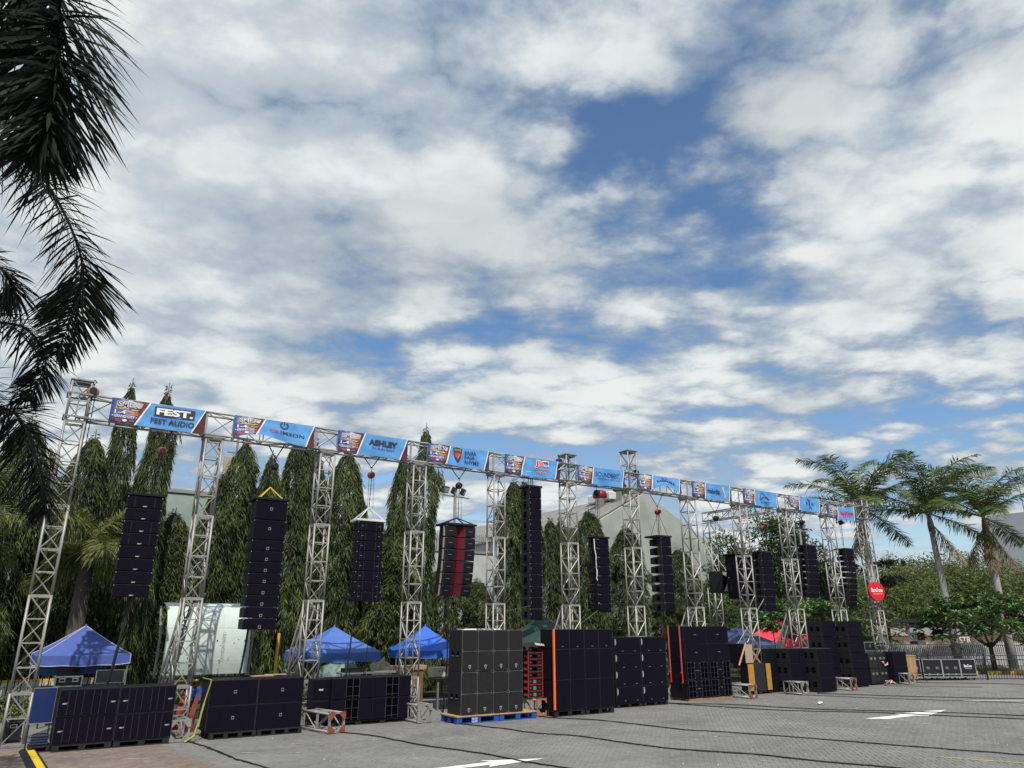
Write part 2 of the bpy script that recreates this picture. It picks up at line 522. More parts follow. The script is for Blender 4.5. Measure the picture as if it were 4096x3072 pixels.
def O(name, me, parent=None, loc=(0, 0, 0), rot=(0, 0, 0), scale=None):
    o = bpy.data.objects.new(name, me)
    COL.objects.link(o)
    o.location = loc
    o.rotation_euler = rot
    if scale:
        o.scale = scale
    if parent is not None:
        o.parent = parent
    return o


def tag(o, label=None, cat=None, group=None, kind=None):
    if label:
        o['label'] = label
    if cat:
        o['category'] = cat
    if group:
        o['group'] = group
    if kind:
        o['kind'] = kind
    return o


def thing(name, label, cat, loc=(0, 0, 0), rz=0.0, group=None):
    return tag(O(name, None, None, loc, (0, 0, rz)), label, cat, group)


CACHE = {}


def cached(key, fn):
    if key not in CACHE:
        CACHE[key] = fn()
    return CACHE[key]


def boxm(key, sx, sy, sz, m, bevel=0.0):
    """box mesh centred on its base"""
    return cached(('box', key, round(sx, 3), round(sy, 3), round(sz, 3), m.name, bevel),
                  lambda: MB().box(-sx / 2, sx / 2, -sy / 2, sy / 2, 0, sz).mesh(key, m, bevel=bevel))


def text_raw(s, bold=0.0, shear=0.0):
    def mk():
        cu = bpy.data.curves.new('lettering', 'FONT')
        cu.body = s
        cu.align_x = 'LEFT'
        cu.resolution_u = 3
        cu.offset = bold
        cu.shear = shear
        cu.space_line = 0.95
        ob = bpy.data.objects.new('lettering', cu)
        COL.objects.link(ob)
        dg = bpy.context.evaluated_depsgraph_get()
        me = bpy.data.meshes.new_from_object(ob.evaluated_get(dg))
        vs = [tuple(v.co[:2]) for v in me.vertices]
        fs = [tuple(p.vertices) for p in me.polygons]
        bpy.data.objects.remove(ob)
        bpy.data.meshes.remove(me)
        xs = [v[0] for v in vs]
        ys = [v[1] for v in vs]
        x0, x1, y0, y1 = min(xs), max(xs), min(ys), max(ys)
        return [((x - x0) / (x1 - x0), (y - y0) / (y1 - y0)) for x, y in vs], fs
    return cached(('txt', s, bold, shear), mk)


def text_mesh(key, s, w, h, m, bold=0.0, shear=0.0):
    """flat lettering in the XZ plane facing -Y, centred"""
    def mk():
        vs, fs = text_raw(s, bold, shear)
        mb = MB()
        mb.add([((x - .5) * w, 0, (y - .5) * h) for x, y in vs], fs)
        return mb.mesh(key, m)
    return cached(('tm', s, round(w, 3), round(h, 3), m.name, bold, shear), mk)


# foliage: many leaf faces in one mesh, with a tint value per leaf
def leaves_mesh(name, m, base, d, length, width, tint, up=None, droop=0.0, fold=0.25):
    base = np.asarray(base, float)
    d = np.asarray(d, float)
    N = len(base)
    d /= np.linalg.norm(d, axis=1)[:, None] + 1e-9
    length = np.broadcast_to(length, (N,))[:, None]
    width = np.broadcast_to(width, (N,))[:, None]
    rng = np.random.default_rng(N)
    ref = rng.normal(size=(N, 3)) if up is None else np.broadcast_to(up, (N, 3)) + rng.normal(size=(N, 3)) * 0.25
    side = np.cross(d, ref)
    side /= np.linalg.norm(side, axis=1)[:, None] + 1e-9
    nrm = np.cross(side, d)
    mid = base + d * length * 0.45
    l = mid + side * width * .5 + nrm * width * fold
    r = mid - side * width * .5 + nrm * width * fold
    t = base + d * length + np.array([0, 0, -1.0]) * length * droop
    v = np.stack([base, l, t, r], 1).reshape(-1, 3)
    i = np.arange(N)[:, None] * 4
    tri = np.concatenate([i + np.array([[0, 2, 1]]), i + np.array([[0, 3, 2]])], 1).reshape(-1, 3)
    return raw_mesh(name, m, v, tri, np.repeat(np.asarray(tint, float), 2))


def raw_mesh(name, m, v, tri, tint):
    me = bpy.data.meshes.new(name)
    nv, nf = len(v), len(tri)
    me.vertices.add(nv)
    me.vertices.foreach_set('co', np.asarray(v, np.float32).ravel())
    me.loops.add(nf * 3)
    me.loops.foreach_set('vertex_index', np.asarray(tri, np.int32).ravel())
    me.polygons.add(nf)
    me.polygons.foreach_set('loop_start', np.arange(nf, dtype=np.int32) * 3)
    me.materials.append(m)
    a = me.attributes.new('tint', 'FLOAT', 'FACE')
    a.data.foreach_set('value', np.asarray(tint, np.float32))
    me.update(calc_edges=True)
    return me



# ------------------------------------------------------------------ ground, paving, markings
PAV = mat('grey_concrete_paver', (0.170, 0.169, 0.164), 0.85, 0, 0.16, 0.55, 0.25, 55, 0.25, tint=(0.212, 0.210, 0.205), dirt=((0.20, 0.195, 0.165), 0.9, 0.60), dark=(0.085, 0.45), coord='Position')
PAVR = mat('brown_concrete_paver', (0.165, 0.131, 0.110), 0.85, 0, 0.16, 0.7, 0.25, 55, 0.25, tint=(0.235, 0.192, 0.163), dirt=((0.20, 0.19, 0.175), 0.8, 0.60), dark=(0.08, 0.5), coord='Position')
GROUND = mat('grey_paving_far', (0.19, 0.188, 0.183), 0.88, 0, 0.16, 0.5, 0.3, 4, 0.25, dirt=((0.23, 0.225, 0.195), 0.35, 0.60), dark=(0.10, 0.4), coord='Position')
DIRT = mat('verge_soil_and_grass', (0.055, 0.06, 0.03), 0.95, 0, 0.4, 0.8, 0.5, 5, 0.1, coord='Position')
PAINT = mat('worn_white_road_paint', (0.74, 0.74, 0.73), 0.7, 0, 0.08, 3, dirt=((0.42, 0.42, 0.42), 9, 0.66), coord='Position')
PAINTW = mat('very_worn_white_paint', (0.40, 0.40, 0.39), 0.8, 0, 0.2, 3, dirt=((0.2, 0.2, 0.2), 7, 0.5), coord='Position')
PAINTY = mat('worn_yellow_road_paint', (0.45, 0.40, 0.10), 0.8, 0, 0.2, 3, dirt=((0.22, 0.21, 0.17), 7, 0.5), coord='Position')

gm = MB().add([(-500, -300, 0), (1500, -300, 0), (1500, 900, 0), (-500, 900, 0)], [(0, 1, 2, 3)]).mesh('ground', GROUND)
ground = tag(O('ground', gm, None, (0, 0, -0.008)), kind='structure')


def build_pavers():
    w, gap, th = 0.112, 0.0085, 0.045
    ca = math.cos(R(45))
    rng = random.Random(3)
    L = []
    lim = 420
    for j in range(-lim, lim):
        for n in range(-130, 130):
            for hv in (0, 1):
                x, y = ((j + 4 * n, j) if hv == 0 else (j + 3 + 4 * n, j))
                sx, sy = (2, 1) if hv == 0 else (1, 2)
                cx, cy = (x + sx / 2) * w, (y + sy / 2) * w
                X, Y = (cx - cy) * ca, (cx + cy) * ca
                if X < -1.2 or X > 33 or Y > -0.45:
                    continue
                # in front of the lower picture edge and inside the right one, with a margin for other viewpoints
                if (X + 0.2) * 10.44 + (Y + 3.0) * 16.07 < -22:
                    continue
                if (X - 17) * 7.5 - (Y + 14.2) * 14.0 > 0:
                    continue
                L.append((math.hypot(X + .38, Y + 20.9), X, Y, hv))
    L.sort()
    # the ones that show largest: nearest to the camera and inside the picture
    inside = [p for p in L if (p[1] + 0.2) * 10.44 + (p[2] + 3.0) * 16.07 > 0.5 and p[2] < -3.2]
    near = set(id(p) for p in inside[:300])
    mb = MB()
    tint = []
    b = 0.004
    hx, hy = w - gap / 2, w / 2 - gap / 2
    pm = {}
    for red in (0, 1):
        q = MB()
        q.add([(-hx, -hy, -th), (hx, -hy, -th), (hx, hy, -th), (-hx, hy, -th), (-hx, -hy, -b), (hx, -hy, -b), (hx, hy, -b), (-hx, hy, -b),
               (-hx + b, -hy + b, 0), (hx - b, -hy + b, 0), (hx - b, hy - b, 0), (-hx + b, hy - b, 0)],
              [(0, 1, 5, 4), (1, 2, 6, 5), (2, 3, 7, 6), (3, 0, 4, 7), (4, 5, 9, 8), (5, 6, 10, 9), (6, 7, 11, 10), (7, 4, 8, 11), (8, 9, 10, 11)])
        for k in range(3):
            me = q.mesh('paver', PAVR if red else PAV)
            a = me.attributes.new('tint', 'FLOAT', 'FACE')
            a.data.foreach_set('value', [0.2 + 0.3 * k] * len(me.polygons))
            pm[red, k] = me
    for p in L:
        d, X, Y, hv = p
        ang = R(45) + (R(90) if hv else 0)
        red = 1 if X + 0.18 * Y < 2.45 + rng.uniform(-.03, .03) else 0
        z = rng.uniform(-0.0025, 0.0025)
        t = min(1, max(0, rng.gauss(0.45, 0.22)))
        if id(p) in near:
            O('paver', pm[red, min(2, int(t * 3))], ground, (X, Y, z + 0.008), (rng.uniform(-.006, .006), rng.uniform(-.006, .006), ang))
            continue
        c, s_ = math.cos(ang), math.sin(ang)
        tx, ty = rng.uniform(-.012, .012), rng.uniform(-.012, .012)
        vs = []
        for (ex, ey, zz) in ((hx, hy, -.006), (hx - b, hy - b, 0)):
            for sx, sy in ((-1, -1), (1, -1), (1, 1), (-1, 1)):
                u, v = sx * ex, sy * ey
                vs.append((X + u * c - v * s_, Y + u * s_ + v * c, z + zz + u * tx + v * ty))
        mb.add(vs, [(4, 5, 6, 7), (0, 1, 5, 4), (1, 2, 6, 5), (2, 3, 7, 6), (3, 0, 4, 7)], red)
        tint += [t] * 5
    me = bpy.data.meshes.new('paver_field')
    me.from_pydata(mb.v, [], mb.f)
    me.materials.append(PAV)
    me.materials.append(PAVR)
    me.polygons.foreach_set('material_index', mb.m)
    a = me.attributes.new('tint', 'FLOAT', 'FACE')
    a.data.foreach_set('value', tint)
    tag(O('paver_field', me, ground, (0, 0, 0.008)), kind='stuff')


build_pavers()


def sheet(name, polys, m, z, label=None, cat=None, group=None, kind=None):
    mb = MB()
    for p in polys:
        mb.add([(x, y, 0) for x, y in p], [tuple(range(len(p)))])
    return tag(O(name, mb.mesh(name, m), None, (0, 0, z)), label, cat, group, kind)


def ragged(poly, amp, n=6, seed=1):
    rng = random.Random(seed)
    out = []
    for i, p in enumerate(poly):
        q = poly[(i + 1) % len(poly)]
        for k in range(n):
            t = k / n
            out.append((p[0] + (q[0] - p[0]) * t + rng.uniform(-amp, amp), p[1] + (q[1] - p[1]) * t + rng.uniform(-amp, amp)))
    return out


sheet('arrow_marking', [ragged([(6.3, -7.70), (7.7, -7.70), (7.55, -7.88), (9.0, -7.70), (7.75, -7.22), (7.85, -7.44), (6.3, -7.44)], .012, 5)], PAINT, 0.007,
      'white painted arrow on the paving at the bottom edge of the photo', 'road marking', 'white arrows painted on the paving')
sheet('arrow_marking', [ragged([(20.4, -7.36), (20.8, -7.78), (22.3, -7.76), (22.6, -7.98), (24.7, -7.45), (24.0, -7.30), (22.3, -7.16), (22.2, -7.40)], .015, 5, 4)], PAINT, 0.007,
      'white painted arrow on the paving at the right, crossed by two cables', 'road marking', 'white arrows painted on the paving')
sheet('bay_line', [ragged([(15.7, -11.9), (16.4, -13.2), (16.46, -13.16), (15.76, -11.87)], .006, 8)], PAINTY, 0.007,
      'faint yellow painted line on the paving in the lower right corner', 'road marking')
sheet('bay_line', [ragged([(28.0, -6.2), (31.0, -8.0), (31.05, -7.9), (28.05, -6.08)], .01, 8)], PAINT, 0.007,
      'short white painted line on the paving at the right edge of the photo', 'road marking')
# worn patches of old paint (flat marks that nobody could count)
rng = random.Random(12)
polys = []
for (x, y, n, sp) in ((14.6, -7.4, 6, .9), (17.5, -8.3, 5, .8), (18.6, -9.2, 4, .7), (13.2, -10.3, 2, .3), (20.6, -8.8, 4, .8), (9.0, -4.2, 5, 1.2), (4.7, -3.8, 5, 1.0), (8.9, -2.0, 5, .6), (12.5, -5.6, 5, 1.2), (24, -5.4, 6, 2)):
    for k in range(n):
        cx, cy = x + rng.gauss(0, sp), y + rng.gauss(0, sp * .4)
        a, l, w = rng.gauss(-.35, .25), rng.uniform(.05, .24), rng.uniform(.010, .035)
        c, s_ = math.cos(a), math.sin(a)
        polys.append(ragged([(cx + u * c - v * s_, cy + u * s_ + v * c) for u, v in ((-l, -w), (l, -w * .4), (l, w), (-l, w * .6))], .012, 3, k))
sheet('worn_paint_scraps', polys, PAINTW, 0.0065, kind='stuff')
# paper crumbs and grit on the paving
mb = MB()
for k in range(150):
    x, y = rng.uniform(0, 30), rng.uniform(-12, -1.8)
    if (x + .2) * 10.44 + (y + 3) * 16.07 < 0:
        continue
    r = rng.choice((.006, .007, .009, .016))
    a = rng.uniform(0, 3)
    mb.add([(x + r * math.cos(a + t) * rng.uniform(.6, 1.3), y + r * math.sin(a + t) * rng.uniform(.6, 1.3), .008) for t in (0, 1.6, 3.1, 4.7)] + [(x, y, .016)],
           [(0, 1, 4), (1, 2, 4), (2, 3, 4), (3, 0, 4)])
tag(O('paper_crumbs', mb.mesh('paper_crumbs', WHITE)), kind='stuff')

# bottle lying on the paving
b = thing('plastic_bottle', 'crushed pale plastic bottle lying alone on the open paving at the right', 'bottle', (22.9, -4.2, 0.045), 0.35)
O('bottle_body', MB().lathe([(.02, -.14), (.045, -.12), (.045, .06), (.03, .1), (.014, .13), (.014, .16)], 10).mesh('bottle_body', WHITE, True), b, rot=(0, R(90), 0))
O('bottle_cap', MB().lathe([(.018, .15), (.018, .175)], 8).mesh('bottle_cap', BLACKIRON), b, rot=(0, R(90), 0))
b.scale = (1.6, 1.2, .8)

# speed ramp / cable cover in the lower left corner
rp = thing('cable_ramp', 'black rubber cable ramp with a yellow serrated top strip in the lower left corner', 'cable ramp', (0.30, -0.95, 0), 0)
L = 3.6
dx = 0.14
O('ramp_base', MB().prism([(-.17, 0), (.17, 0), (.11, .05), (-.11, .05)], -L, 0).mesh('ramp_base', RUBBER, bevel=.004), rp, rot=(0, 0, R(3)))
mb = MB()
pts = [(-.045, 0), (-.045, -L)]
n = 60
for k in range(n):
    pts.append((.075 + (.02 if k % 2 else 0), -L + L * k / (n - 1)))
O('yellow_strip', mb.slab(pts, .05, .056).mesh('yellow_strip', RUBY), rp, rot=(0, 0, R(3)))

# cables on the ground
CABLES = [
    ([(3.1, -0.7), (3.3, -1.4), (3.45, -1.69), (3.62, -2.96), (3.77, -4.5), (4.0, -5.66), (4.3, -7.5)], 2, 'pair of black cables running from beside the leftmost subwoofers to the bottom edge', .017),
    ([(6.6, -1.3), (6.85, -1.98), (7.32, -3.0), (7.66, -4.98), (8.14, -6.35), (8.4, -7.84), (8.67, -8.69), (9.2, -11)], 1, 'black cable running from the truss foot with red corners across the first white arrow', .02),
    ([(10.0, -1.6), (10.19, -2.3), (10.57, -3.47), (10.86, -4.74), (11.37, -5.58), (11.65, -7.06), (11.97, -8.3), (12.81, -9.61), (13.3, -11.02), (13.81, -12.03), (14.3, -13.5)], 2, 'thick black cable starting at the corner of the blue pallet', .018),
    ([(12.9, -1.9), (13.04, -2.45), (13.79, -3.59), (14.15, -5.22), (14.38, -6.34), (14.9, -7.1), (15.41, -8.2), (16.19, -9.97), (16.68, -11.12), (17.43, -12.75), (18, -14)], 2, 'thick black cable starting beside the red amplifier rack', .017),
    ([(18.7, -1.2), (18.9, -1.9), (19.39, -3.14), (20.23, -4.89), (22.01, -6.69), (23.01, -8.4), (24.04, -9.92), (25, -11.5)], 1, 'lower of two black cables from the strapped stack across the second white arrow', .02),
    ([(18.7, -1.1), (19.3, -1.9), (20.12, -2.6), (21.25, -5.05), (22.5, -6.4), (23.9, -8.0), (25.3, -10.2), (26, -11.5)], 1, 'upper of two black cables from the strapped stack across the second white arrow', .02),
    ([(26.3, -1.7), (26.42, -1.92), (27.85, -4.09), (29.49, -5.97), (30.67, -7.07), (33, -9)], 1, 'black cable starting under the three-column stack and running to the right edge', .02),
    ([(25.0, -1.3), (25.16, -1.61), (26.82, -4.68), (28.24, -6.57), (28.92, -7.83), (30, -10)], 1, 'thin black cable left of the three-column stack running to the right edge', .014),
    ([(34.5, -.4), (34.9, -.72), (36.9, -2.38), (38.13, -3.88), (40, -6)], 1, 'black cable leaving the cardboard carton towards the right edge', .02),
    ([(32.2, -.9), (32.31, -1.11), (33.92, -2.8), (36.02, -4.79), (37.5, -6.5)], 1, 'black cable alongside the faint yellow line behind the last stack', .016),
]


def smooth_path(pts, k=5, amp=0.0, seed=0):
    rng = random.Random(seed)
    P = [Vector(p) for p in pts]
    out = []
    for i in range(len(P) - 1):
        p0, p1, p2, p3 = P[max(i - 1, 0)], P[i], P[i + 1], P[min(i + 2, len(P) - 1)]
        for j in range(k):
            t = j / k
            q = 0.5 * ((2 * p1) + (-p0 + p2) * t + (2 * p0 - 5 * p1 + 4 * p2 - p3) * t * t + (-p0 + 3 * p1 - 3 * p2 + p3) * t ** 3)
            out.append(q + Vector((rng.uniform(-amp, amp), rng.uniform(-amp, amp), 0)))
    out.append(P[-1])
    return out


for i, (pts, n, lab, r) in enumerate(CABLES):
    mb = MB()
    for k in range(n):
        mb.tube(smooth_path([(x, y, r * .68 + .004) for x, y in pts], 7, .03, i * 7 + k), r * .68, 6)
    tag(O('ground_cable', mb.mesh('ground_cable', RUBBER, True)), lab, 'cable', 'cables lying across the paving')
tag(O('rope', MB().tube(smooth_path([(32.3, -1.0, .015), (33.6, -2.35, .015), (35.95, -4.81, .015), (37.5, -6.6, .015)], 6, .02, 3), .012, 5).mesh('yellow_cord', YELSTRAP)),
    'thin yellow cord stretched on the paving beside the last stack', 'cord')

# ------------------------------------------------------------------ walls and buildings
w = thing('boundary_wall', 'tall green-grey rendered wall behind the columnar trees at the left', 'wall', (0, 11, 0))
O('wall', MB().box(-30, 5.6, 0, .3, 0, 7.62).mesh('wall', WALLG), w)
O('coping', MB().box(-30, 5.66, -.06, .36, 7.62, 7.76).mesh('coping', CONCRETE), w)
w = thing('yard_wall', 'lower dirty white wall topped with iron spikes, right of the tall green-grey wall', 'wall', (0, 11.4, 0))
O('wall', MB().box(5.7, 19.5, 0, .25, 0, 5.95).mesh('wall', WALLW), w)
O('coping', MB().box(5.7, 19.5, -.05, .3, 5.95, 6.05).mesh('coping', CONCRETE), w)
sp = MB().tube([(0, 0, 0), (0, 0, .75), (0, 0, .9)], [.016, .016, .003], 4).mesh('spike', BLACKIRON)
for k in range(46):
    O('spike', sp, w, (14.0 + k * .12, .12, 6.05))
O('spike_rail', MB().tube([(14, .12, 6.55), (19.5, .12, 6.55)], .014, 4).mesh('spike_rail', BLACKIRON), w)
w = thing('low_grey_building', 'low dark grey building wall with a worn ledge at the far left edge', 'building', (0, 9.4, 0))
O('wall', MB().box(-9, 0.55, 0, .4, 0, 3.35).mesh('wall', WALLD), w)
O('ledge', MB().box(-9, 0.6, -.15, .45, 3.35, 3.5).mesh('ledge', WALLD), w)
O('pipe', MB().tube([(-8.9, -.08, 2.35), (.5, -.08, 2.35)], .035, 6).mesh('pipe', BLACKIRON), w)
O('lower_ledge', MB().box(-9, 0.58, -.12, 0, 2.45, 2.6).mesh('lower_ledge', CONCRETE), w)

# warehouse with gable
wh = thing('warehouse', 'grey-green gabled warehouse with red-capped roof vents behind the right trees', 'building', (0, 16, 0))
mb = MB()
front = [(30.1, 0), (42.3, 0), (42.3, 7.25), (34.55, 11.2), (30.1, 8.85)]
mb.prism(front, 0, 0.3)
O('gable_wall', mb.mesh('gable_wall', GABLE), wh)
O('side_wall', MB().box(30.1, 30.4, .3, 34, 0, 8.8).mesh('side_wall', WALLW), wh)
O('wall_band', MB().box(30.06, 30.1, 12.0, 30, 3.3, 4.5).mesh('wall_band', WALLB), wh)
O('concrete_ledge', MB().box(29.7, 30.1, 10.0, 30, 6.25, 6.45).mesh('concrete_ledge', CONCRETE), wh)
win = O('window', MB().box(30.03, 30.09, 12.0, 15.2, 4.9, 6.1).mesh('window', GLASSD), wh)
for k in range(7):
    O('window_bar', boxm('window_bar', .04, .05, 1.2, BLACKIRON), win, (30.0, 12.2 + k * .5, 4.9))


def slope(name, a, b, y0, y1, m, t=.08):
    (x0, z0), (x1, z1) = a, b
    return MB().add([(x0, y0, z0), (x1, y0, z1), (x1, y1, z1), (x0, y1, z0), (x0, y0, z0 + t), (x1, y0, z1 + t), (x1, y1, z1 + t), (x0, y1, z0 + t)],
                    [(3, 2, 1, 0), (4, 5, 6, 7), (0, 1, 5, 4), (1, 2, 6, 5), (2, 3, 7, 6), (3, 0, 4, 7)]).mesh(name, m)


rf = O('roof', slope('roof', (29.8, 8.71), (34.5, 11.21), .4, 34, ROOF), wh)
O('roof', slope('roof', (34.6, 11.21), (42.6, 7.13), .4, 34, ROOF), wh)
for k in range(22):
    O('roof_rib', slope('roof_rib', (29.8, 8.79), (34.5, 11.29), 1 + k * 1.5, 1.06 + k * 1.5, ROOF, .03), rf)
for (x, y, z, s) in ((33.0, 3.0, 10.45, 1.0), (33.7, 1.6, 10.8, 1.0)):
    v = O('roof_vent', MB().lathe([(.34, -.5), (.30, .6), (.36, .62)], 14).mesh('roof_vent', WHITESTEEL, True), wh, (x, y, z))
    O('vent_cap', MB().lathe([(.36, .62), (.5, .7), (.53, .95), (.42, 1.15), (.16, 1.24)], 14).mesh('vent_cap', VENTRED, True), v)
O('ridge_hatch', MB().box(33.6, 34.6, 2.6, 5.2, 11.0, 11.65).mesh('ridge_hatch', WHITESTEEL, bevel=.1), wh)
lv = O('louvre', MB().box(30.7, 32.75, -.1, 0, 2.2, 6.9).mesh('louvre', LOUVRE), wh)
sl = MB().box(30.7, 32.75, -.19, -.09, 0, .03).mesh('louvre_slat', LOUVRE)
for k in range(36):
    O('louvre_slat', sl, lv, (0, 0, 2.25 + k * .13), (0, 0, 0))

# mobile phone antenna on a far roof, tower block at the right
an = thing('antenna_mast', 'beige panel antenna with white tube antennas on a mast above the left trees', 'antenna', (7.9, 20, 0))
O('mast', MB().tube([(.28, 0, 0), (.28, 0, 12.3), (.28, 0, 12.9)], [.07, .06, .02], 6).mesh('mast', STEEL2), an)
O('cross_arm', MB().tube([(-.2, 0, 11.5), (.6, 0, 11.5)], .04, 5).mesh('cross_arm', STEEL2), an)
O('panel_antenna', MB().box(-.33, .07, -.12, .1, 9.9, 11.25).mesh('panel_antenna', BEIGE, bevel=.03), an)
O('tube_antenna', MB().lathe([(.09, 9.8), (.09, 11.0)], 8, c=(.17, 0, 0)).mesh('tube_antenna', WHITESTEEL), an)
O('tube_antenna', MB().lathe([(.07, 9.9), (.07, 11.1)], 8, c=(.5, .2, 0)).mesh('tube_antenna', WHITESTEEL), an)
TOWERM = mat('pale_far_tower', (0.34, 0.36, 0.38), 0.85, 0, 0.1, .05)
tb = thing('tower_block', 'pale grey high-rise hidden behind the rightmost palm crown', 'building', (216, 62, 0))
O('wall', MB().box(-3, 11, 0, 14, 0, 26).mesh('wall', TOWERM), tb)
O('upper_storeys', MB().box(-1, 9, 1, 13, 26, 30.5).mesh('upper_storeys', TOWERM), tb)
wm = MB().box(-.8, .8, -.12, 0, 0, 1.3).mesh('window', GLASSD)
for i in range(7):
    for j in range(7):
        O('window', wm, tb, (-1.8 + i * 1.9, 0, 2.5 + j * 3.3))
O('roof_mast', MB().tube([(0, 4, 30), (0, 4, 42)], [.16, .05], 5).mesh('roof_mast', STEEL2), tb)

# raised road behind the pale fence at the right
ov = tag(O('raised_road', MB().box(50, 130, 15.2, 24, 1.55, 1.62).mesh('raised_road', CONCRETE)), kind='structure')
pw = thing('road_parapet', 'brown concrete parapet of the raised road behind the pale fence', 'wall', (0, 14, 0))
O('parapet', MB().box(50, 130, 0, .35, .85, 1.72).mesh('parapet', BROWNCON), pw)
O('parapet_cap', MB().box(50, 130, -.05, .4, 1.72, 1.82).mesh('parapet_cap', BEIGE), pw)
O('dark_base_wall', MB().box(50, 130, .6, .8, 0, .85).mesh('dark_base_wall', WALLD), pw)  # dark grey wall set back below the parapet
O('graffiti', text_mesh('graffiti', 'STR', 1.9, .52, WHITE), pw, (69.6, -.012, 1.30))
rl = thing('guard_rail', 'dark double guard rail on brown posts along the raised road', 'guard rail', (0, 17.6, 0))
O('rail', MB().box(50, 130, 0, .1, 2.75, 3.05).mesh('rail', BLACKIRON, bevel=.02), rl)
O('lower_rail', MB().box(50, 130, 0, .1, 2.3, 2.55).mesh('lower_rail', BLACKIRON, bevel=.02), rl)
pm = MB().box(-.14, .14, .1, .32, 1.62, 3.0).mesh('rail_post', BROWNCON)
for k in range(9):
    O('rail_post', pm, rl, (54.5 + k * 6.5, 0, 0))
tag(O('far_kerb_wall', MB().box(50, 130, 20, 20.3, 1.62, 2.35).mesh('far_kerb_wall', CONCRETE)), 'long pale concrete kerb wall on the far side of the raised road', 'wall')

# grass verge under the trees
sheet('verge', [[(-40, 5.4), (36, 5.4), (36, 11), (-40, 11)]], DIRT, .006, kind='structure')
sheet('planting_strip', [[(42, 3.0), (46.5, -.3), (62, 9), (60, 16), (36, 16), (36, 5.4)]], DIRT, .006, kind='structure')
# kerb of the planting strip: yellow and grey blocks
kd = Vector((1.82, -1.18, 0)).normalized()
kb = thing('planter_kerb', 'yellow painted kerb blocks with dark gaps along the planting strip at the right', 'kerb', (43.99, 0.85, 0), math.atan2(kd.y, kd.x))
ky = MB().box(0, .42, 0, .2, 0, .17).mesh('kerb_block', YKERB, bevel=.015)
kk = MB().box(0, .42, .02, .2, 0, .14).mesh('kerb_block', WALLD, bevel=.015)
for k in range(-8, 14):
    O('kerb_block', ky if (k % 3) else kk, kb, (k * .44, 0, 0))


# ------------------------------------------------------------------ vegetation
def weeping_column(seed, H=10.0, Rm=0.72, sprays=1300, per=14, base_t=0.02):
    """slender column of hanging lance-shaped leaves"""
    g = np.random.default_rng(seed)
    lump_a, lump_t = g.uniform(0, 6.28, 40), g.uniform(0, 1, 40)
    lump_s = g.uniform(-.75, 1.1, 40)
    t = base_t + (1 - base_t) * g.uniform(0, 1, sprays) ** 0.92
    az = g.uniform(0, 2 * math.pi, sprays)
    prof = np.minimum(1.0, ((1 - t) * 6.5) ** 0.6) * (0.78 + 0.24 * (1 - t))
    mod = np.ones(sprays)
    for a, tt, s in zip(lump_a, lump_t, lump_s):
        da = np.abs((az - a + math.pi) % (2 * math.pi) - math.pi)
        mod += s * np.exp(-(da / .5) ** 2 - ((t - tt) / .045) ** 2)
    rr = Rm * prof * mod * (0.45 + 0.55 * g.uniform(0, 1, sprays) ** .5)
    p0 = np.stack([rr * np.cos(az), rr * np.sin(az), t * H], 1)
    outw = np.stack([np.cos(az), np.sin(az), np.zeros(sprays)], 1)
    B, D, L, W, T = [], [], [], [], []
    spray_len = g.uniform(.35, .75, sprays)
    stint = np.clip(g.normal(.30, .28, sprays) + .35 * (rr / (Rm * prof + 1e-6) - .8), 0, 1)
    for k in range(per):
        f = (k + .5) / per
        pos = p0 + outw * (0.30 * f * spray_len[:, None]) + np.array([0, 0, -1.0]) * (f ** 1.4 * spray_len)[:, None]
        pos += g.normal(size=(sprays, 3)) * .035
        sd = 1 if k % 2 else -1
        tang = np.stack([-np.sin(az), np.cos(az), np.zeros(sprays)], 1)
        d = outw * .55 + tang * sd * g.uniform(.15, .8, sprays)[:, None] + np.array([0, 0, -1.0]) * g.uniform(.7, 1.5, sprays)[:, None] + g.normal(size=(sprays, 3)) * .18
        B.append(pos)
        D.append(d)
        L.append(g.uniform(.20, .38, sprays))
        W.append(g.uniform(.026, .044, sprays))
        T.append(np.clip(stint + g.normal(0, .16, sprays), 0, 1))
    # twiggy tip
    n = 60
    tz = H * (0.95 + g.uniform(0, .065, n))
    a = g.uniform(0, 6.28, n)
    B.append(np.stack([.05 * np.cos(a), .05 * np.sin(a), tz], 1))
    D.append(np.stack([np.cos(a), np.sin(a), g.uniform(-.5, .9, n)], 1))
    L.append(g.uniform(.15, .26, n))
    W.append(np.full(n, .045))
    T.append(g.uniform(.2, .7, n))
    return leaves_mesh('crown', LEAFP, np.concatenate(B), np.concatenate(D), np.concatenate(L), np.concatenate(W), np.concatenate(T), droop=.12)


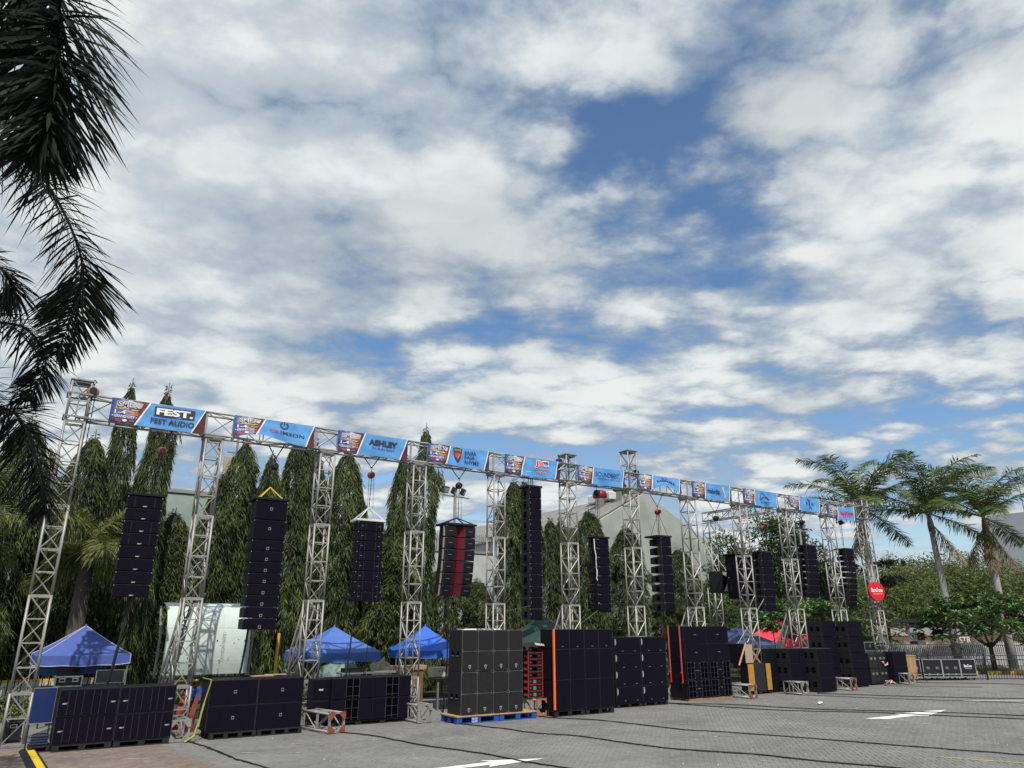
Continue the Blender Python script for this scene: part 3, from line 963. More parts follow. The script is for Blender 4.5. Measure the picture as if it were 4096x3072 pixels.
COLV = [weeping_column(11), weeping_column(12, sprays=1150), weeping_column(13, sprays=1400), weeping_column(14, sprays=1050)]
COLT = MB().tube([(0, 0, 0), (.03, .02, 4), (-.02, 0, 7.5), (0, 0, 10.3)], [.14, .11, .06, .012], 8).mesh('trunk', TRUNK, True)
WTREES = [
    # x, y, height, radius, label
    (-2.6, 9.0, 8.6, 1.10, 'broad weeping columnar tree at the far left edge behind the near palm fronds'),
    (-1.1, 8.2, 9.2, 1.05, 'weeping columnar tree just left of the first truss tower'),
    (0.85, 8.0, 8.85, 0.95, 'shorter weeping columnar tree left of the two tall narrow ones by the first banner'),
    (1.75, 8.4, 11.0, 0.62, 'tall narrow weeping tree rising behind the left part of the first banner'),
    (2.95, 8.0, 10.9, 0.70, 'tall narrow weeping tree rising behind the middle of the first banner'),
    (5.35, 8.0, 7.95, 0.85, 'weeping columnar tree directly right of the second truss tower'),
    (6.1, 8.5, 9.45, 0.92, 'weeping columnar tree right of the panel antenna'),
    (7.05, 8.0, 8.9, 0.75, 'weeping columnar tree behind the yellow lifting slings'),
    (8.1, 8.0, 9.85, 0.95, 'full weeping columnar tree left of the third truss tower'),
    (8.95, 8.7, 9.9, 0.80, 'weeping columnar tree partly covered by the third truss tower'),
    (10.15, 8.0, 9.5, 0.98, 'dense weeping columnar tree right of the third truss tower'),
    (10.95, 8.6, 8.4, 0.62, 'small pointed weeping tree left of the third hanging array'),
    (12.75, 8.0, 9.6, 0.85, 'weeping columnar tree left of the fourth truss tower'),
    (13.85, 8.2, 11.0, 0.78, 'tall narrow weeping tree rising above the beam behind the fourth truss tower'),
    (12.1, 7.2, 6.1, 1.15, 'low wide yellow-green weeping tree left of the fourth tower'),
    (15.0, 8.0, 5.4, 0.95, 'low yellow-green weeping tree under the wall spikes'),
    (16.3, 7.6, 4.4, 1.05, 'lowest weeping tree below the array with the red centre strip'),
    (18.5, 8.0, 9.1, 0.98, 'pointed weeping columnar tree left of the tallest hanging array'),
    (19.35, 8.4, 9.25, 0.80, 'pointed weeping columnar tree half hidden by the tallest hanging array'),
    (20.6, 8.0, 7.4, 0.85, 'weeping columnar tree right of the tallest hanging array'),
    (21.5, 8.4, 7.5, 0.80, 'weeping columnar tree behind the sixth truss tower'),
    (23.0, 8.0, 8.05, 0.98, 'pointed weeping columnar tree right of the sixth truss tower'),
    (23.9, 8.5, 7.6, 0.70, 'thin weeping tree left of the array with the white cord'),
    (25.45, 8.0, 7.4, 1.25, 'cone-shaped weeping tree behind the seventh truss tower'),
    (28.0, 8.0, 4.4, 1.1, 'low weeping tree left of the eighth truss tower base'),
    (29.6, 8.4, 6.5, 1.2, 'weeping tree right of the gable beside the eighth tower'),
    (4.0, 9.3, 6.6, .95, 'lower weeping tree in the back row, behind the curved metal sheet'), (0.0, 9.6, 7.2, .95, 'lower weeping tree in the back row at the palm with olive fronds'),
    (6.6, 9.6, 7.9, .95, 'lower weeping tree in the back row, behind the tall wide array'), (9.4, 9.8, 8.2, .95, 'lower weeping tree in the back row, right of the third tower'),
    (11.6, 9.4, 6.9, .95, 'lower weeping tree in the back row, behind the array with the white frame'), (13.2, 9.5, 7.4, .9, 'lower weeping tree in the back row, behind the fourth tower'),
    (-3.6, 9.2, 8.4, 1.0, 'weeping tree cut by the left edge of the photo'), (2.3, 9.6, 7.4, .9, 'lower weeping tree in the back row, behind the leftmost array'),
]
for i, (x, y, h, r, lab) in enumerate(WTREES):
    t = thing('columnar_tree', lab, 'tree', (x, y, 0), i * 1.7, 'weeping columnar trees behind the truss row')
    k = h / 10.0
    tag(O('crown', COLV[i % 4], t, scale=(r * .67 / .72, r * .67 / .72, k)), kind='stuff')
    O('trunk', COLT, t, scale=(1, 1, k))


def leaf_blobs(seed, blobs, n, ll, lw, m, droop=.1, tmean=.45, whorl=0, name='crown', flat=.3):
    """leaves scattered in clumps on the shells of several blobs (centre, radii)"""
    g = np.random.default_rng(seed)
    vol = np.array([b[1][0] * b[1][1] + b[1][0] * b[1][2] for b in blobs])
    cnt = np.maximum(10, (n * vol / vol.sum()).astype(int))
    B, D, T = [], [], []
    for (c, r), k in zip(blobs, cnt):
        nc = max(6, k // 22)
        u = g.normal(size=(nc, 3))
        u /= np.linalg.norm(u, axis=1)[:, None]
        rad = g.uniform(.45, 1.08, nc) ** .6
        cc = np.array(c) + u * np.array(r) * rad[:, None]
        idx = g.integers(0, nc, k)
        sp = .13 * (r[0] + r[1] + r[2]) / 3
        p = cc[idx] + g.normal(size=(k, 3)) * sp
        d = u[idx] * .7 + g.normal(size=(k, 3)) * .7 + np.array([0, 0, .12 - flat])
        ct = np.clip(g.normal(tmean, .22, nc), 0, 1)
        B.append(p)
        D.append(d)
        T.append(np.clip(ct[idx] + g.normal(0, .15, k), 0, 1))
    B, D, T = map(np.concatenate, (B, D, T))
    N = len(B)
    return leaves_mesh(name, m, B, D, g.uniform(.7, 1.3, N) * ll, g.uniform(.8, 1.2, N) * lw, T, droop=droop)


def limbs(seed, pts_list, m=TRUNK, name='trunk'):
    mb = MB()
    for pts, r0, r1 in pts_list:
        n = len(pts)
        mb.tube(pts, [r0 + (r1 - r0) * k / (n - 1) for k in range(n)], 7)
    return mb.mesh(name, m, True)


def bushy_tree(seed, h, w, n, m, ll=.2, lw=.09, trunk_h=.35, nb=9, tmean=.45):
    g = random.Random(seed)
    blobs = []
    lim = []
    for k in range(nb):
        a = g.uniform(0, 6.28)
        rr = g.uniform(0.15, .62) * w
        z = h * g.uniform(trunk_h + .12, .86)
        s = g.uniform(.26, .44) * w
        blobs.append(((rr * math.cos(a), rr * math.sin(a), z), (s, s, s * g.uniform(.6, .9))))
        lim.append(([(0, 0, h * trunk_h * .8), (rr * .5 * math.cos(a), rr * .5 * math.sin(a), (z + h * trunk_h) / 2), (rr * math.cos(a), rr * math.sin(a), z)], .07 * w / 2, .012))
    blobs.append(((0, 0, h * .8), (.4 * w, .4 * w, .22 * h)))
    lim.insert(0, ([(0, 0, 0), (.08, .03, h * .25), (0, 0, h * .6)], .11 * w / 2 + .05, .04))
    return leaf_blobs(seed, blobs, n, ll, lw, m, tmean=tmean), limbs(seed, lim)


# dark green broadleaf trees behind the ninth and tenth towers
BT1 = bushy_tree(21, 9.8, 3.6, 9000, LEAFM, .30, .10, .3, 12)
BT2 = bushy_tree(22, 8.0, 2.6, 7000, LEAFM, .28, .10, .3, 10, .6)
BH = [bushy_tree(31 + k, 7.5, 5.2, 9500, LEAFH, .26, .085, .2, 13, .48) for k in range(3)]
BG = bushy_tree(41, 7.0, 4.4, 8000, LEAFM, .28, .10, .2, 11, .4)


def plant_tree(pair, lab, x, y, s=1.0, rz=0.0, group=None, name='broadleaf_tree', sz=None):
    t = thing(name, lab, 'tree', (x, y, 0), rz, group)
    t.scale = (s, s, sz or s)
    tag(O('crown', pair[0], t), kind='stuff')
    O('trunk', pair[1], t)
    return t


plant_tree(BT1, 'tall dark green broadleaf tree between the tenth and eleventh truss towers', 42.2, 12.2, 1.02, .4)
plant_tree(BT2, 'yellowish green broadleaf tree behind the rear truss frame', 37.6, 12.0, 1.0, 2.0)
plant_tree(BT2, 'dark broadleaf tree with feathery twigs left of the first distant palm', 47.4, 12.5, 1.0, 4.0)
plant_tree(BG, 'low dark tree under the double hanging array', 38.5, 10.0, .62, 1.0, sz=.66)
plant_tree(BG, 'low dark tree behind the navy and red tents', 33.5, 9.2, .55, 3.3, sz=.58)
plant_tree(BG, 'bush with glossy dark leaves left of the eleventh tower', 41.5, 8.8, .55, 5.1, sz=.6)
HED = [
    (54, 27, .95, 'olive bushy tree behind the double array, left of the raised road'), (66, 29, 1.0, 'olive bushy tree seen between the tenth and eleventh towers'),
    (76, 27, 1.0, 'olive bushy tree behind the last truss tower'), (81.5, 26.5, 1.1, 'olive bushy tree right of the round red sign'), (86, 27.5, 1.22, 'olive bushy tree above the two-panel sign'),
    (92, 28, 1.34, 'olive bushy tree left of the middle palm trunk'), (97, 27, 1.36, 'olive bushy tree right of the middle palm trunk'), (102, 27.5, 1.42, 'olive bushy tree above the left side of the large frangipani'),
    (108, 28, 1.44, 'tallest olive bushy tree above the large frangipani'), (113, 27, 1.28, 'olive bushy tree at the right edge above the frangipani'), (117, 31, 1.35, 'last olive bushy tree at the right edge of the photo'),
    (88, 44, 1.55, 'pale olive tree top in the far row above the raised road'), (120, 42, 1.75, 'pale olive tree top in the far row above the frangipani'), (105, 40, 1.6, 'pale olive tree top in the far row behind the middle palm trunk'),
]
for i, (x, y, s, lab) in enumerate(HED):
    plant_tree(BH[i % 3], lab, x, y, s * 1.25, i * 2.1, 'olive trees beyond the raised road', 'bushy_tree', sz=s)
tag(plant_tree(BG, 'low dark green shrubbery tree at the right edge beyond the fence', 78, 10, .9, 2.2, None, 'broadleaf_tree', .75))
# twiggy light tree with feathery leaves against the sky, right of the first distant palm
g = random.Random(5)
blobs = []
lim = [([(0, 0, 0), (.1, 0, 2.6), (-.1, 0, 5.4)], .14, .05)]
for k in range(11):
    a = g.uniform(0, 6.28)
    rr = g.uniform(.7, 1.9)
    z = g.uniform(5.2, 6.9)
    blobs.append(((rr * math.cos(a), rr * math.sin(a), z), (.5, .5, .16)))
    lim.append(([(0, 0, 4.2), (rr * .5 * math.cos(a), rr * .5 * math.sin(a), z - .6), (rr * math.cos(a), rr * math.sin(a), z)], .045, .01))
plant_tree((leaf_blobs(51, blobs, 1600, .26, .09, LEAFM, tmean=.3), limbs(5, lim)), 'thin feathery tree standing against the sky between two distant palms', 50.5, 9.5, 1.0)

# low hedge and shrubs at far left
hg = thing('low_hedge', 'low pale green hedge behind the foot of the first truss tower', 'hedge', (-1.6, 5.2, 0))
bl = [((k * .42, random.uniform(-.1, .1), .42), (.38, .35, .42)) for k in range(7)]
tag(O('foliage', leaf_blobs(61, bl, 3500, .085, .04, LEAFH, tmean=.75), hg), kind='stuff')
O('stem', MB().tube([(1.2, 0, 0), (1.2, 0, .5)], .03, 5).mesh('stem', TRUNK), hg)


# frangipani: forked trunk, whorls of long leaves at the branch ends, red flowers
def frangipani(seed, h, w, fork, ends, leaf=.42, flowers=8, per=15, dens=1.0, tm=.5):
    g = np.random.default_rng(seed)
    rg = random.Random(seed)
    lim = [([(0, 0, 0), (.05, 0, fork * .5), (0, 0, fork)], .17, .13)]
    B, D, T, FL = [], [], [], []
    mains = []
    for k in range(6):
        a = k * 1.05 + rg.uniform(-.2, .2)
        rr = w * rg.uniform(.3, .45)
        q = (rr * math.cos(a), rr * math.sin(a), fork + (h - fork) * rg.uniform(.3, .5))
        lim.append(([(0, 0, fork * .95), (q[0] * .45, q[1] * .45, fork + (q[2] - fork) * .35), q], .09, .05))
        mains.append(q)
    for k in range(ends):
        a = rg.uniform(0, 6.28)
        rr = w * math.sqrt(rg.uniform(0, 1))
        top = fork + (h - fork) * (0.30 + .70 * math.sqrt(max(0, 1 - (rr / w) ** 2)))
        z = top - rg.uniform(0, .42) * (h - fork) * (.4 + .6 * rr / w)
        e = Vector((rr * math.cos(a), rr * math.sin(a), z))
        m = min(mains, key=lambda q: (Vector(q) - e).length)
        if k % 2 == 0:
            lim.append(([m, tuple((Vector(m) + e) / 2 + Vector((0, 0, -.1))), tuple(e)], .04, .018))
        n = int(per * dens)
        az = g.uniform(0, 6.28, n)
        el = g.uniform(-.35, .9, n)
        B.append(np.tile(np.array(e), (n, 1)) + g.normal(size=(n, 3)) * .03)
        D.append(np.stack([np.cos(az) * np.cos(el), np.sin(az) * np.cos(el), np.sin(el)], 1))
        T.append(np.clip(rg.gauss(tm, .25) + g.normal(0, .12, n), 0, 1))
        if len(FL) < flowers and k % 4 == 0:
            FL.append(e + Vector((rg.uniform(-.1, .1), rg.uniform(-.1, .1), .16)))
    B, D, T = map(np.concatenate, (B, D, T))
    N = len(B)
    crown = leaves_mesh('crown', LEAFF, B, D, g.uniform(.75, 1.2, N) * leaf, g.uniform(.85, 1.1, N) * leaf * .27, T, up=np.array([0, 0, 1.0]), droop=.22)
    fm = []
    for p in FL:
        mb = MB()
        for q in range(5):
            a = q * 1.257
            c = Vector((math.cos(a), math.sin(a), .25)) * .1
            s_ = Vector((-math.sin(a), math.cos(a), 0)) * .05
            mb.add([(0, 0, 0), tuple(c * .6 + s_), tuple(c * 1.2), tuple(c * .6 - s_)], [(0, 1, 2, 3)])
        fm.append((p, mb))
    return crown, limbs(seed, lim), fm


FRAN = frangipani(71, 4.75, 3.9, 1.5, 300, .50, 12, 17)
FRAN2 = frangipani(72, 4.3, 2.4, 1.5, 90, .34, 12, 10, tm=.35)
fl = MB()
for q in range(5):
    a = q * 1.257
    c = Vector((math.cos(a), math.sin(a), .25)) * .13
    s_ = Vector((-math.sin(a), math.cos(a), 0)) * .065
    fl.add([(0, 0, 0), tuple(c * .6 + s_), tuple(c * 1.2), tuple(c * .6 - s_)], [(0, 1, 2, 3)])
FLM = fl.mesh('flower', FLOWER)


def plant_frangipani(F, lab, x, y, s, rz=0, more=1):
    t = thing('frangipani_tree', lab, 'tree', (x, y, 0), rz)
    t.scale = (s, s, s)
    tag(O('crown', F[0], t), kind='stuff')
    O('trunk', F[1], t)
    rg = random.Random(x)
    for p, _ in F[2]:
        for k in range(more):
            O('flower', FLM, t, p + Vector((rg.uniform(-.12, .12), rg.uniform(-.12, .12), rg.uniform(-.05, .1))), (rg.uniform(-.6, .9), rg.uniform(-.6, .6), rg.uniform(0, 6)), scale=(.62,) * 3)


plant_frangipani(FRAN, 'large frangipani with glossy whorled leaves and a forked trunk at the right', 46.6, 1.2, .93, .3, 2)
plant_frangipani(FRAN2, 'sparse frangipani with many pink-red flowers right of the last truss tower', 40.4, 5.2, 1.0, 1.3, 3)
plant_frangipani(FRAN, 'frangipani with red flowers between the eleventh and twelfth truss towers', 35.6, 5.0, .80, 2.3, 2)


# palms
def strips(name, m, base, d, length, width, tint, sag, up):
    """long leaflets: base pair, mid pair and tip, sagging"""
    N = len(base)
    d = d / (np.linalg.norm(d, axis=1)[:, None] + 1e-9)
    side = np.cross(d, up)
    side /= np.linalg.norm(side, axis=1)[:, None] + 1e-9
    L = length[:, None]
    W = width[:, None] * .5
    dn = np.array([0, 0, -1.0])
    m1 = base + d * L * .4 + dn * L * (sag * .22)[:, None]
    m2 = base + d * L * .75 + dn * L * (sag * .62)[:, None]
    tp = base + d * L + dn * L * sag[:, None]
    v = np.stack([base + side * W * .5, base - side * W * .5, m1 + side * W, m1 - side * W, m2 + side * W * .75, m2 - side * W * .75, tp], 1).reshape(-1, 3)
    i = np.arange(N)[:, None] * 7
    tri = np.concatenate([i + np.array([q]) for q in ((0, 1, 3), (0, 3, 2), (2, 3, 5), (2, 5, 4), (4, 5, 6))], 1).reshape(-1, 3)
    return v, tri, np.repeat(tint, 5)


def frond_mesh(seed, path, m, r0=.03, n=70, ll=.65, lw=.04, bushy=.35, sag=.45, name='frond', start=.12, tm=.4):
    """one feather frond along a path: midrib with leaflets on both sides"""
    g = np.random.default_rng(seed)
    P = smooth_path(path, 8)
    P = np.array([tuple(p) for p in P])
    K = len(P)
    s = np.linspace(start, .995, n)
    f = s * (K - 1)
    i0 = np.minimum(f.astype(int), K - 2)
    fr = (f - i0)[:, None]
    pos = P[i0] * (1 - fr) + P[i0 + 1] * fr
    tan = P[i0 + 1] - P[i0]
    tan /= np.linalg.norm(tan, axis=1)[:, None]
    upv = np.array([0, 0, 1.0])
    side = np.cross(tan, upv)
    side /= np.linalg.norm(side, axis=1)[:, None] + 1e-6
    nor = np.cross(side, tan)
    B, D, L, W, T, S, U = [], [], [], [], [], [], []
    prof = ll * np.clip(np.minimum(1, .45 + s * 2.2) * np.minimum(1, (1.05 - s) * 2.6 + .22), .1, 1)
    for sd in (-1, 1):
        for layer in range(2):
            ph = g.normal(0, bushy, n) + (layer - .5) * bushy
            d = side * sd * np.cos(ph)[:, None] + nor * np.sin(ph)[:, None] + tan * g.uniform(.5, .85, n)[:, None]
            B.append(pos + tan * g.normal(0, .01, n)[:, None])
            D.append(d)
            L.append(prof * g.uniform(.82, 1.12, n))
            W.append(lw * g.uniform(.8, 1.2, n))
            T.append(np.clip(g.normal(tm, .2, n), 0, 1))
            S.append(sag * g.uniform(.6, 1.4, n))
            U.append(nor + g.normal(size=(n, 3)) * .25)
    v, tri, tint = strips(name, m, *[np.concatenate(q) for q in (B, D, L, W, T, S, U)])
    # midrib
    q = MB().tube([tuple(p) for p in P], [r0 * (1 - .85 * k / (K - 1)) for k in range(K)], 5)
    bm = bmesh.new()
    vs = [bm.verts.new(c) for c in q.v]
    for fc in q.f:
        bm.faces.new([vs[k] for k in fc])
    bmesh.ops.triangulate(bm, faces=bm.faces)
    bm.verts.index_update()
    rv = np.array([tuple(x.co) for x in bm.verts])
    rt = np.array([[x.index for x in fc.verts] for fc in bm.faces])
    bm.free()
    v2 = np.concatenate([v, rv])
    t2 = np.concatenate([tri, rt + len(v)])
    return raw_mesh(name, m, v2, t2, np.concatenate([tint, np.full(len(rt), .7)]))


def arc_frond(seed, m, length, rise, ll, n=60, lw=.05, sag=.5, bushy=.3, tm=.4, name='frond'):
    """frond leaving the origin along +x, arching up by angle rise and drooping under its weight"""
    pts = []
    x = z = 0.0
    a = rise
    step = length / 7
    droop = (rise * .80 + .55) / 7
    for k in range(8):
        pts.append((x, math.sin(seed * 3.1) * .04 * k, z))
        x += math.cos(a) * step
        z += math.sin(a) * step
        a -= droop * (.55 + .13 * k)
    return frond_mesh(seed, pts, m, .045, n, ll, lw, bushy, sag, name, .10, tm)


FR = {}
for k, rise in enumerate((1.42, 1.2, .95, .65, .25, -.25)):
    FR[k] = arc_frond(100 + k, PALMF, 4.6, rise, .86, 54, .046, .30, .30, .5)
DRY = arc_frond(120, DRYF, 2.8, -.85, .55, 40, .045, .9, .5, .5, 'dry_frond')


def royal_palm(lab, x, y, h, s, seed, dry=2, lean=(0, 0), tr=.24):
    t = thing('royal_palm', lab, 'palm tree', (x, y, 0), 0, 'distant palms at the right')
    rg = random.Random(seed)
    top = Vector((lean[0], lean[1], h))
    O('trunk', cached(('ptrunk', h, lean, tr), lambda: MB().tube([(0, 0, 0), tuple(top * .3), tuple(top * .65), tuple(top * .98)], [tr * 1.25, tr * 1.1, tr * 1.0, tr * .75], 14).mesh('trunk', PALMT, True)), t)
    O('crownshaft', cached(('pshaft', h, lean, tr), lambda: MB().tube([tuple(top * .97), tuple(top * .97 + Vector((0, 0, .45))), tuple(top * .97 + Vector((0, 0, 1.3)))], [tr * .85, tr * .95, tr * .35], 12).mesh('crownshaft', SHAFT, True)), t)
    c = top * .97 + Vector((0, 0, 1.1))
    order = [0, 1, 1, 2, 1, 2, 3, 2, 3, 4, 3, 2, 4, 5, 4]
    for k, f in enumerate(order):
        O('frond', FR[f], t, c, (rg.uniform(-.2, .2), rg.uniform(-.1, .1), k * 2.4 + rg.uniform(-.3, .3)), (s * rg.uniform(.9, 1.1),) * 3)
    for k in range(dry):
        tag(O('dry_frond', DRY, t, c - Vector((0, 0, .5)), (0, rg.uniform(0, .35), rg.uniform(2.2, 5.5)), (s,) * 3), 'brown hanging dry frond')


royal_palm('royal palm behind the last truss tower, its crown above the last banner', 44.2, 6.3, 8.9, 1.10, 3, 1)
royal_palm('middle royal palm with a pale bare trunk and a green crown against the sky', 46.6, 3.1, 8.3, 1.10, 8, 1, (-.25, .1), .20)
royal_palm('rightmost royal palm with brown hanging fronds at the photo edge', 51.5, 2.4, 8.4, 1.12, 15, 3, (0, 0), .21)

# palm behind the first truss tower with a dark trunk and olive foxtail fronds
pm_ = thing('foxtail_palm', 'dark-trunked palm with bushy olive fronds behind the blue tent at the left', 'palm tree', (1.15, 5.5, 0))
O('trunk', MB().tube([(0, 0, 0), (0, 0, 2), (.0, 0, 4.2)], [.27, .25, .20], 12).mesh('trunk', PALMTD, True), pm_)
O('crownshaft', MB().tube([(0, 0, 4.1), (0, 0, 4.6), (0, 0, 5.1)], [.16, .15, .07], 10).mesh('crownshaft', SHAFT, True), pm_)
FO = [arc_frond(140 + k, PALMO, 2.3, r, .62, 80, .03, .5, .9, .5) for k, r in enumerate((1.1, .6, .1, -.6))]
for k in range(13):
    O('frond', FO[(k * 3) % 4], pm_, (0, 0, 4.9), (random.uniform(-.2, .2), 0, k * 2.4), (random.uniform(.85, 1.1),) * 3)
p2 = thing('foxtail_palm', 'olive palm fronds hanging at the far left edge behind the first tower', 'palm tree', (-2.6, 5.0, 0))
O('trunk', MB().tube([(0, 0, 0), (0, 0, 5.2)], [.25, .2], 12).mesh('trunk', PALMTD, True), p2)
for k in range(13):
    O('frond', FO[(k * 3) % 4], p2, (0, 0, 5.6), (random.uniform(-.2, .2), 0, k * 2.4 + .5), (random.uniform(.95, 1.2),) * 3)

# near palm in the upper left: fronds seen from below
np_ = thing('near_palm', 'dark near palm whose long fronds hang into the upper left corner', 'palm tree', (-2.9, -9.6, 0))
o0 = Vector((-2.9, -9.6, 0))
O('trunk', MB().tube([(0, 0, 0), (.1, 0, 3), (.35, -.5, 7.2)], [.2, .17, .13], 12).mesh('trunk', PALMTD, True), np_)
cr = (-2.45, -10.2, 7.6)
NF = [  # path, leaflet length, count, width, bushiness, sag
    ([cr, (-2.35, -12.2, 9.2), (-1.62, -14.05, 8.75), (-1.02, -14.95, 7.55), (-0.84, -15.25, 6.5), (-0.82, -15.3, 5.8)], .70, 230, .030, 1.1, .38),
    ([cr, (-2.6, -12.4, 8.9), (-2.25, -14.4, 8.5), (-1.75, -15.4, 7.4), (-1.5, -15.6, 6.7)], .70, 170, .030, 1.1, .38),
    ([cr, (-1.95, -11.15, 8.06), (-1.52, -11.7, 7.81), (-0.98, -12.13, 7.31), (-0.50, -12.33, 6.46), (-0.41, -12.19, 5.94), (-0.52, -11.93, 5.35)], .62, 165, .020, .6, .27),
    ([cr, (-1.93, -10.2, 6.66), (-1.38, -10.4, 6.16), (-0.90, -10.81, 5.97), (-0.62, -10.95, 5.56), (-0.72, -10.81, 5.1)], .48, 120, .018, .6, .3),
    ([cr, (-1.75, -10.64, 5.87), (-1.05, -11.04, 4.98), (-0.74, -11.29, 4.74), (-0.43, -11.38, 4.13), (-0.32, -11.42, 3.7)], .54, 140, .019, .6, .3),
    ([cr, (-2.0, -9.87, 7.51), (-1.45, -9.98, 7.09), (-1.17, -9.94, 6.82), (-1.24, -9.85, 6.60)], .42, 90, .02, .7, .45),
    ([cr, (-2.4, -9.2, 7.0), (-1.95, -9.6, 6.2), (-1.65, -9.9, 5.6)], .42, 60, .022, .8, .5),
    ([cr, (-3.2, -11.0, 8.6), (-3.6, -12.2, 8.2), (-3.9, -13.4, 7.0)], .6, 70, .036, .8, .5),
    ([cr, (-3.4, -9.4, 8.7), (-4.4, -8.6, 8.2), (-5.2, -7.8, 7.0)], .6, 70, .036, .8, .5),
    ([cr, (-2.4, -9.0, 8.9), (-2.3, -7.8, 8.6), (-2.2, -6.8, 7.6)], .6, 60, .036, .8, .5),
]
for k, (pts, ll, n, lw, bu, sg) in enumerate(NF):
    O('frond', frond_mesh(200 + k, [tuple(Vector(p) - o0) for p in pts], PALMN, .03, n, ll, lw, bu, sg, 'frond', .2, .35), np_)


# ------------------------------------------------------------------ truss row
HW = 0.215          # half width of the square towers
BAY = 0.525
ORD = ['first', 'second', 'third', 'fourth', 'fifth', 'sixth', 'seventh', 'eighth', 'ninth', 'tenth', 'eleventh', 'twelfth']


def truss_bits(key, hw, hh, bay, n, r=.029, rb=.0185):
    """meshes of one upright truss section: chord, ladder zigzag for each face, square rung frame (length along z)"""
    def mk():
        STEEL = MATS['dull_steel'] if key == 'stay' else MATS['galvanised_steel']
        Ln = bay * n
        chord = MB().tube([(0, 0, 0), (0, 0, Ln)], r, 6).mesh('chord', STEEL, True)
        rung = MB().ring([(-hw, -hh, 0), (hw, -hh, 0), (hw, hh, 0), (-hw, hh, 0)], rb * 1.05, 4).mesh('rung_frame', STEEL)
        zz = []
        for w, flip in ((hw, 0), (hh, 1), (hw, 1), (hh, 0)):
            p = [((w if (k + flip) % 2 else -w), 0, k * bay) for k in range(n + 1)]
            zz.append(MB().tube(p, rb, 5).mesh('brace', STEEL))
        return chord, rung, zz, Ln
    return cached(('truss', key), mk)


def section(parent, key, hw, hh, bay, n, loc, rot=(0, 0, 0), name='section', rungs=True):
    chord, rung, zz, Ln = truss_bits(key, hw, hh, bay, n)
    s = O(name, rung, parent, loc, rot)
    for sx in (-1, 1):
        for sy in (-1, 1):
            O('chord', chord, s, (sx * hw, sy * hh, 0))
    O('brace', zz[0], s, (0, -hh, 0))
    O('brace', zz[1], s, (hw, 0, 0), (0, 0, R(90)))
    O('brace', zz[2], s, (0, hh, 0))
    O('brace', zz[3], s, (-hw, 0, 0), (0, 0, R(90)))
    for k in range(1, n + 1):
        O('rung_frame', rung, s, (0, 0, k * bay - (.035 if k == n else 0)))
    return s


def foot_end(ft, Ln, m):
    pl = O('end_frame', MB().ring([(-.21, -.21, 0), (.21, -.21, 0), (.21, .21, 0), (-.21, .21, 0)], .032, 4).mesh('end_frame', STEEL), ft, (0, 0, Ln))
    tri = cached(('plate', m.name), lambda: MB().slab([(0, 0), (.17, 0), (.17, .06), (.06, .17), (0, .17)], 0, .014).mesh('corner_plate', m))
    for sx in (-1, 1):
        for sy in (-1, 1):
            O('corner_plate', tri, ft, (sx * .235, sy * .235, Ln + .03), (0, 0, 0), (-sx, -sy, 1))


T_LAB = [
    'truss tower at the far left with an orange chain hoist at its top',
    'truss tower between the two leftmost banners, in front of the curved metal sheet',
    'truss tower between the second and third banner with a red-cornered truss foot',
    'truss tower between the third and fourth banner, in front of the vivid blue tent',
    'truss tower between the fourth and fifth banner, in front of the pale blue wall',
    'capped truss tower rising above the beam between the fifth and sixth banner',
    'capped truss tower rising above the beam between the sixth and seventh banner',
    'truss tower between the seventh and eighth banner with a leaning side brace',
    'truss tower between the eighth and ninth banner, in front of the navy tent',
    'truss tower between the ninth and tenth banner, in front of the red tent',
    'truss tower between the tenth and last banner, behind the tall right subwoofer stack',
    'last truss tower at the right, carrying the round red sign',
]
PLM = {0: STEEL, 1: STEEL, 2: RUST, 3: STEEL, 4: ORANGEP, 5: STEEL, 6: STEEL, 7: STEEL, 8: RUST, 9: STEEL, 10: RUST, 11: STEEL}
TALL = {0: 8.55, 5: 8.5, 6: 8.6, 11: 8.45}
TX = [0.0, 3.33, 6.54, 9.56, 12.55, 15.62, 18.62, 21.71, 24.79, 27.87, 30.93, 33.87]
